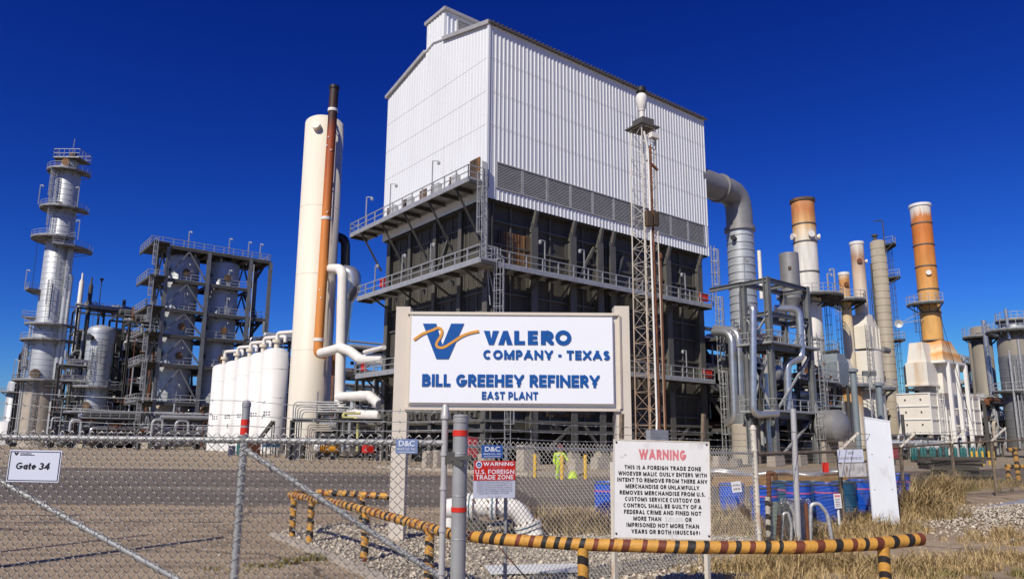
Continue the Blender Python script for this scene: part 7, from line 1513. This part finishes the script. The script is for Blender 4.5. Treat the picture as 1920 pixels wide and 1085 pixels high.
dl = [(1137, 18.0, 'blue drum with pink band left of the big warning board', 'drum', 1, 1), (1372, 17.6, 'blue drum just left of the white outfall tag', 'drum', 0, 2), (1432, 16.6, 'blue drum behind the pale corner post', 'drum', 1, 2), (1470, 18.9, 'dull teal drum behind the rusty hooked pipe', 'drumteal', 1, 0), (1497, 17.7, 'blue drum behind the plain grey pole', 'drum', 1, 1), (1524, 18.8, 'dull teal drum above the rolled wire mesh', 'drumteal', 0, 1), (1549, 18.0, 'blue drum left of the printed stake notice', 'drum', 1, 2), (1582, 18.7, 'dull teal drum behind the old fence post', 'drumteal', 0, 2), (1613, 18.9, 'bright blue drum just left of the leaning board', 'drum', 1, 1), (1686, 20.3, 'blue drum just right of the leaning board', 'drum', 1, 1)]
for i, (px, Y, lab, m, b_2, st) in enumerate(dl): drum_at(px, 0, Y, lab, m, b_2, st, az=(i * .7) % 1.2 - .6)
# timber lying across behind the drums, silver hose on top
t = thing('timber_beam', 'long orange brown timber lying behind the row of drums', 'timber', V((at(1450, 940, 20.6).x, 20.6, 0))); c0 = at(1345, 903, 20.6); c1 = at(1585, 899, 21.4); mb = MB()
for k in range(2): mb.bar(V((c0.x, c0.y + .35 * k, .77)), V((c1.x, c1.y + .35 * k, .80)), .3, .25)
for x in (.1, .5, .9): p = c0 + (c1 - c0) * x; mb.box(V((p.x, p.y + .1, .32)), .5, .6, .62)
mb.build('beam', 'wood', t)
t = thing('hose', 'silver corrugated hose draped along the timber beam', 'hose', V((c0.x, c0.y, 0))); mb = MB(); P = [V((c0.x - .4 + (c1.x - c0.x + 1.4) * i / 40, c0.y + .15 + (c1.y - c0.y) * i / 40 + .12 * math.sin(i * .7), .98 + .05 * math.sin(i * .45) + .0 * i)) for i in range(41)]
mb.path(P, .065, 8); mb.build('hose_run', 'hose', t); mb = MB(); P2 = [p + V((.1, .25, .04 * math.sin(i * .3))) for i, p in enumerate(P)]; mb.path(P2, .05, 8); mb.build('hose_run', 'hose', t)
# hooked pipe, green post, mesh roll, hoses and poles in the corner
Yk = 13.6
def pole(name, lab, cat, px0, py0, px1, py1, Y, r, m, tip=None, sq=False):
    a = at(px0, py0, Y); b = V((at(px1, py1, Y).x, Y, gz(at(px1, py1, Y).x, Y))); t = thing(name, lab, cat, b); mb = MB()
    if sq: mb.bar(b, a, r * 2)
    else: mb.path([b, a] if tip is None else [b, a] + tip(a), r, 10, .09)
    mb.build('shaft', m, t); return t
pole('hooked_pipe', 'rusty pipe with hooked top beside the pale corner post', 'pipe', 1441, 888, 1444, 1010, 14.4, .045, 'rust', lambda a: [a + V((.0, 0, .02)), a + V((.12, 0, .02)), a + V((.14, 0, -.12))])
q = thing('striped_post', 'short black and white wound post under the rusty hooked pipe', 'post', G(1441, 1012)); striped(q, [at(1439, 930, 14.0), V((at(1441, 1000, 14.0).x, 14.0, 0))], .05, 'shaft', .11, 3, 0, .9); q.children[0].data.materials[0] = M['postrust']
pole('square_post', 'short pale green square post leaning in the corner', 'post', 1456, 940, 1451, 1010, 13.4, .055, 'greenpost', sq=True)
pole('rusty_post', 'brown rusty bracket post just right of the pale green post', 'post', 1461, 965, 1456, 1010, 13.3, .035, 'rust')
pole('steel_pole', 'plain pale grey pole standing in dry grass', 'pole', 1487, 766, 1497, 1008, 13.3, .05, 'postlight')
pole('rusty_post', 'short rusty red stake before the rolled wire mesh', 'post', 1511, 942, 1515, 1010, 12.9, .03, 'rust')
rl_ = thing('mesh_roll', 'upright roll of weathered chain link mesh behind the grey pole', 'mesh roll', V((at(1494, 1000, 13.9).x, 13.9, 0))); cx, cy = rl_.location.x, rl_.location.y
sp = [(cx + (.30 - .022 * k / 6) * math.cos(k * .35), cy + (.22 - .018 * k / 6) * math.sin(k * .35)) for k in range(56)]
chain(rl_, sp, lambda s: .02, lambda s: .82, 'chain', .0035, tips=.0)
mb = MB(); mb.lathe((cx, cy, 0), [(.16, .02), (.16, .74), (.1, .76), (0, .76)], 14); mb.build('core', 'peel', rl_)
for i, (pp, lab) in enumerate(((((1462, 942), (1478, 940), (1490, 965), (1490, 1005)), 'silver hose arching left of the plain grey pole'), (((1520, 945), (1535, 942), (1551, 962), (1560, 1000)), 'silver hose arching right of the wire mesh roll'), (((1468, 962), (1478, 960), (1484, 985), (1482, 1008)), 'smaller hose arch under the left silver hose'))):
    P = [at(x, y, 13.6 - .1 * i) for x, y in pp]; P[-1].z = .03; P = [V((P[0].x - .05, P[0].y, .1))] + P; t = thing('hose', lab, 'hose', V((P[-1].x, P[-1].y, 0))); mb = MB(); mb.path(P, .034 if i < 2 else .026, 10, .3, steps=7); mb.build('hose_run', 'hose', t)
# timber mats stacked on the right, planks, long pipes on the ground
sm = at(1800, 900, 33); smc = V((sm.x, 33, 0)); r5 = random.Random(5)
for i in range(9):
    z = .08 + .142 * i; L = r5.uniform(2.0, 2.9); cc = smc + V((r5.uniform(-.25, .25) - (.35 if i > 4 else 0), r5.uniform(-.3, .3), z)); an = r5.uniform(-.12, .12); ea = V((math.cos(an), math.sin(an), 0)); mb = MB(); n_p = 5
    for k in range(n_p): mb.box(cc + V((-ea.y, ea.x, 0)) * ((k - 2) * .26), L * r5.uniform(.94, 1), (.25), .125, ea, V((-ea.y, ea.x, 0)))
    tag(mb.build('timber_mat', 'matwood'), 'dark weathered timber mat in the uneven stack behind the old fence', 'timber mat', 'stacked timber mats')
for i, (px0, px1, y, Y) in enumerate(((1700, 1762, 896, 27), (1704, 1770, 903, 26.6), (1702, 1750, 911, 26.2))):
    a, b = at(px0, y, Y), at(px1, y + 3, Y + .4); mb = MB(); zz = .14 + .12 * (2 - i); mb.bar(V((a.x, a.y, zz)), V((b.x, b.y, zz)), .25, .1); mb.box(V((a.x + .15, a.y, zz / 2 - .03)), .12, .3, max(.05, zz - .08)); mb.box(V((b.x - .15, b.y, zz / 2 - .03)), .12, .3, max(.05, zz - .08))
    tag(mb.build('plank', 'wood'), ('topmost pale plank left of the timber mats', 'middle pale plank left of the timber mats', 'lowest pale plank left of the timber mats')[i], 'plank', 'planks near the timber mats')
for i, (y0, y1, lab) in enumerate(((948, 921, 'long grey pipe on the ground along the old fence, upper one'), (953, 926, 'long grey pipe on the ground along the old fence, lower one'))):
    a = at(1800, y0, 17.6 - .25 * i); b = at(1990, y1, 22.6 - .25 * i); a.z = gz(a.x, a.y) + .07; b.z = gz(b.x, b.y) + .07; a.x -= .1; pipe_thing('ground_pipe', lab, [a, (a + b) / 2, b], .06, 'galv', None, 10)
# a wooden pole outside the frame whose shadow crosses the yard
q = V((-11.2, 4.4, 0)); t = thing('utility_pole', 'wooden utility pole at the roadside left of the gate', 'pole', q); mb = MB(); mb.tube(q, q + Z * 10.2, .15, 12, r2=.10); mb.build('shaft', 'wood', t)

q = V((-12.3, 5.5, 0)); t = thing('lamp_mast', 'slim steel lamp mast at the roadside beside the utility pole', 'mast', q); mb = MB(); mb.tube(q, q + Z * 9.4, .07, 10); mb.build('shaft', 'post', t)
# ---- dry grass
def grass(name, label, patches, m, seed):
    """patches: (x, y, rx, ry, blades, height)"""
    g = np.random.default_rng(seed); vs = []; fs = []; nv = 0
    for x, y, rx, ry, n, h in patches:
        n = int(n * .75); nt_ = max(1, n // 22); tx_ = g.normal(0, .45, (nt_, 2)); k = g.integers(0, nt_, n); px = x + rx * tx_[k, 0] + g.normal(0, .05, n); py = y + ry * tx_[k, 1] + g.normal(0, .05, n)
        hh = h * g.uniform(.3, 1.2, n) * g.uniform(.55, 1.25, nt_)[k] * (1 - .35 * np.clip(np.hypot(tx_[k, 0], tx_[k, 1]), 0, 1.4)); a = g.uniform(0, 6.283, n); bend = g.uniform(.15, 1.0, n) * hh; w_ = g.uniform(.003, .0095, n) * (1 + .5 * (h > .5))
        z0_ = np.array([gz(float(u), float(v)) for u, v in zip(px, py)]); ca, sa = np.cos(a), np.sin(a); rows_ = []
        for f, bw in ((0, 1), (.4, .8), (.75, .5), (1, .08)):
            ox = bend * f ** 2; oz = hh * (f - .22 * f ** 3)
            for sg in (-1, 1): rows_.append(np.stack([px + ca * ox - sa * w_ * bw * sg, py + sa * ox + ca * w_ * bw * sg, z0_ + oz], -1))
        v = np.stack(rows_, 1); vs.append(v.reshape(-1, 3)); b = (np.arange(n) * 8 + nv)
        for r_ in range(3): fs.append(np.stack([b + 2 * r_, b + 2 * r_ + 1, b + 2 * r_ + 3, b + 2 * r_ + 2], -1))
        nv += n * 8
    return tag(np_mesh(name, np.concatenate(vs), np.concatenate(fs), m), label, 'grass', None, 'stuff')
M['straw'] = mat('straw_grass', (.44, .32, .155), .8, 0, .5, 16, spec=.2, stain=(.20, .145, .06), amt=.45, sscale=2.2, sstretch=(1, 1, 1), stain2=(.60, .49, .30), amt2=.3)
M['greenstraw'] = mat('yellow_green_weeds', (.22, .19, .07), .8, 0, .35, 4, spec=.2, stain=(.30, .22, .08), amt=.4, sscale=2, sstretch=(1, 1, 1))
def gp2(px, py): p = G(px, py); return p.x, p.y
pat = []
for px, py, rx, ry, n, h in ((1035, 1003, .6, .4, 1500, .66), (1075, 1000, .6, .4, 1700, .72), (1115, 1002, .5, .4, 1100, .62), (960, 1003, .4, .3, 400, .35), (1010, 975, .6, .5, 700, .5), (1370, 985, .9, .7, 1500, .62), (1400, 1000, .8, .6, 1200, .5), (1345, 1000, .5, .5, 700, .5), (1470, 1030, .9, .4, 900, .3), (1540, 1020, .9, .5, 1300, .35), (1600, 1005, .9, .6, 1500, .42), (1660, 990, .8, .6, 1500, .5), (1720, 975, .9, .8, 2400, .95), (1755, 960, .8, .8, 2400, 1.1), (1705, 955, .7, .7, 1200, .9), (1420, 985, .7, .5, 900, .7), (1780, 985, .6, .5, 900, .5), (1645, 985, .5, .3, 900, .45), (1680, 982, .5, .3, 900, .5), (1600, 975, 1.0, .6, 1200, .3), (1680, 1000, .8, .5, 1000, .45), (1845, 930, 1.2, .8, 900, .5), (1900, 925, 1.5, .8, 900, .45), (1780, 925, 1.0, .8, 900, .7)):
    pat.append((*gp2(px, py), rx, ry, n, h))
for px, py, rx, ry, n, h in ((1390, 1075, .7, .5, 1700, .34), (1470, 1070, .8, .6, 2400, .42), (1560, 1065, .8, .6, 2400, .42), (1640, 1078, .7, .6, 1700, .38), (1720, 1070, .8, .6, 1800, .34), (1800, 1060, .8, .7, 1500, .24), (1880, 1050, .9, .7, 1500, .26), (1910, 1015, .9, .6, 1100, .3), (1860, 1020, .7, .5, 700, .22), (1440, 1110, .8, .4, 1800, .4), (1600, 1120, .9, .4, 2000, .36), (1760, 1110, .8, .4, 1200, .25)):
    pat.append((*gp2(px, py), rx, ry, n, h))
grass('dry_grass', 'straw coloured dry grass along the fence and foreground verge', pat, 'straw', 4)
pat = [(*gp2(px, py), rx, ry, n, h) for px, py, rx, ry, n, h in ((500, 1062, .35, .12, 320, .09), (545, 1055, .35, .13, 420, .12), (590, 1050, .3, .12, 380, .13), (625, 1046, .25, .1, 220, .1), (470, 1070, .3, .1, 120, .07), (1580, 985, .9, .5, 700, .4), (1500, 975, .8, .5, 500, .35), (1650, 960, .8, .6, 700, .5), (1820, 935, 1.2, .8, 700, .5), (1870, 915, 1.5, .9, 800, .5), (1450, 980, .6, .5, 400, .35), (1750, 1085, 1.0, .5, 500, .16), (1880, 1080, .8, .4, 500, .15), (395, 1068, .12, .08, 60, .16))]
grass('weeds', 'low yellow green weeds in the yard and by the fence', pat, 'greenstraw', 9)
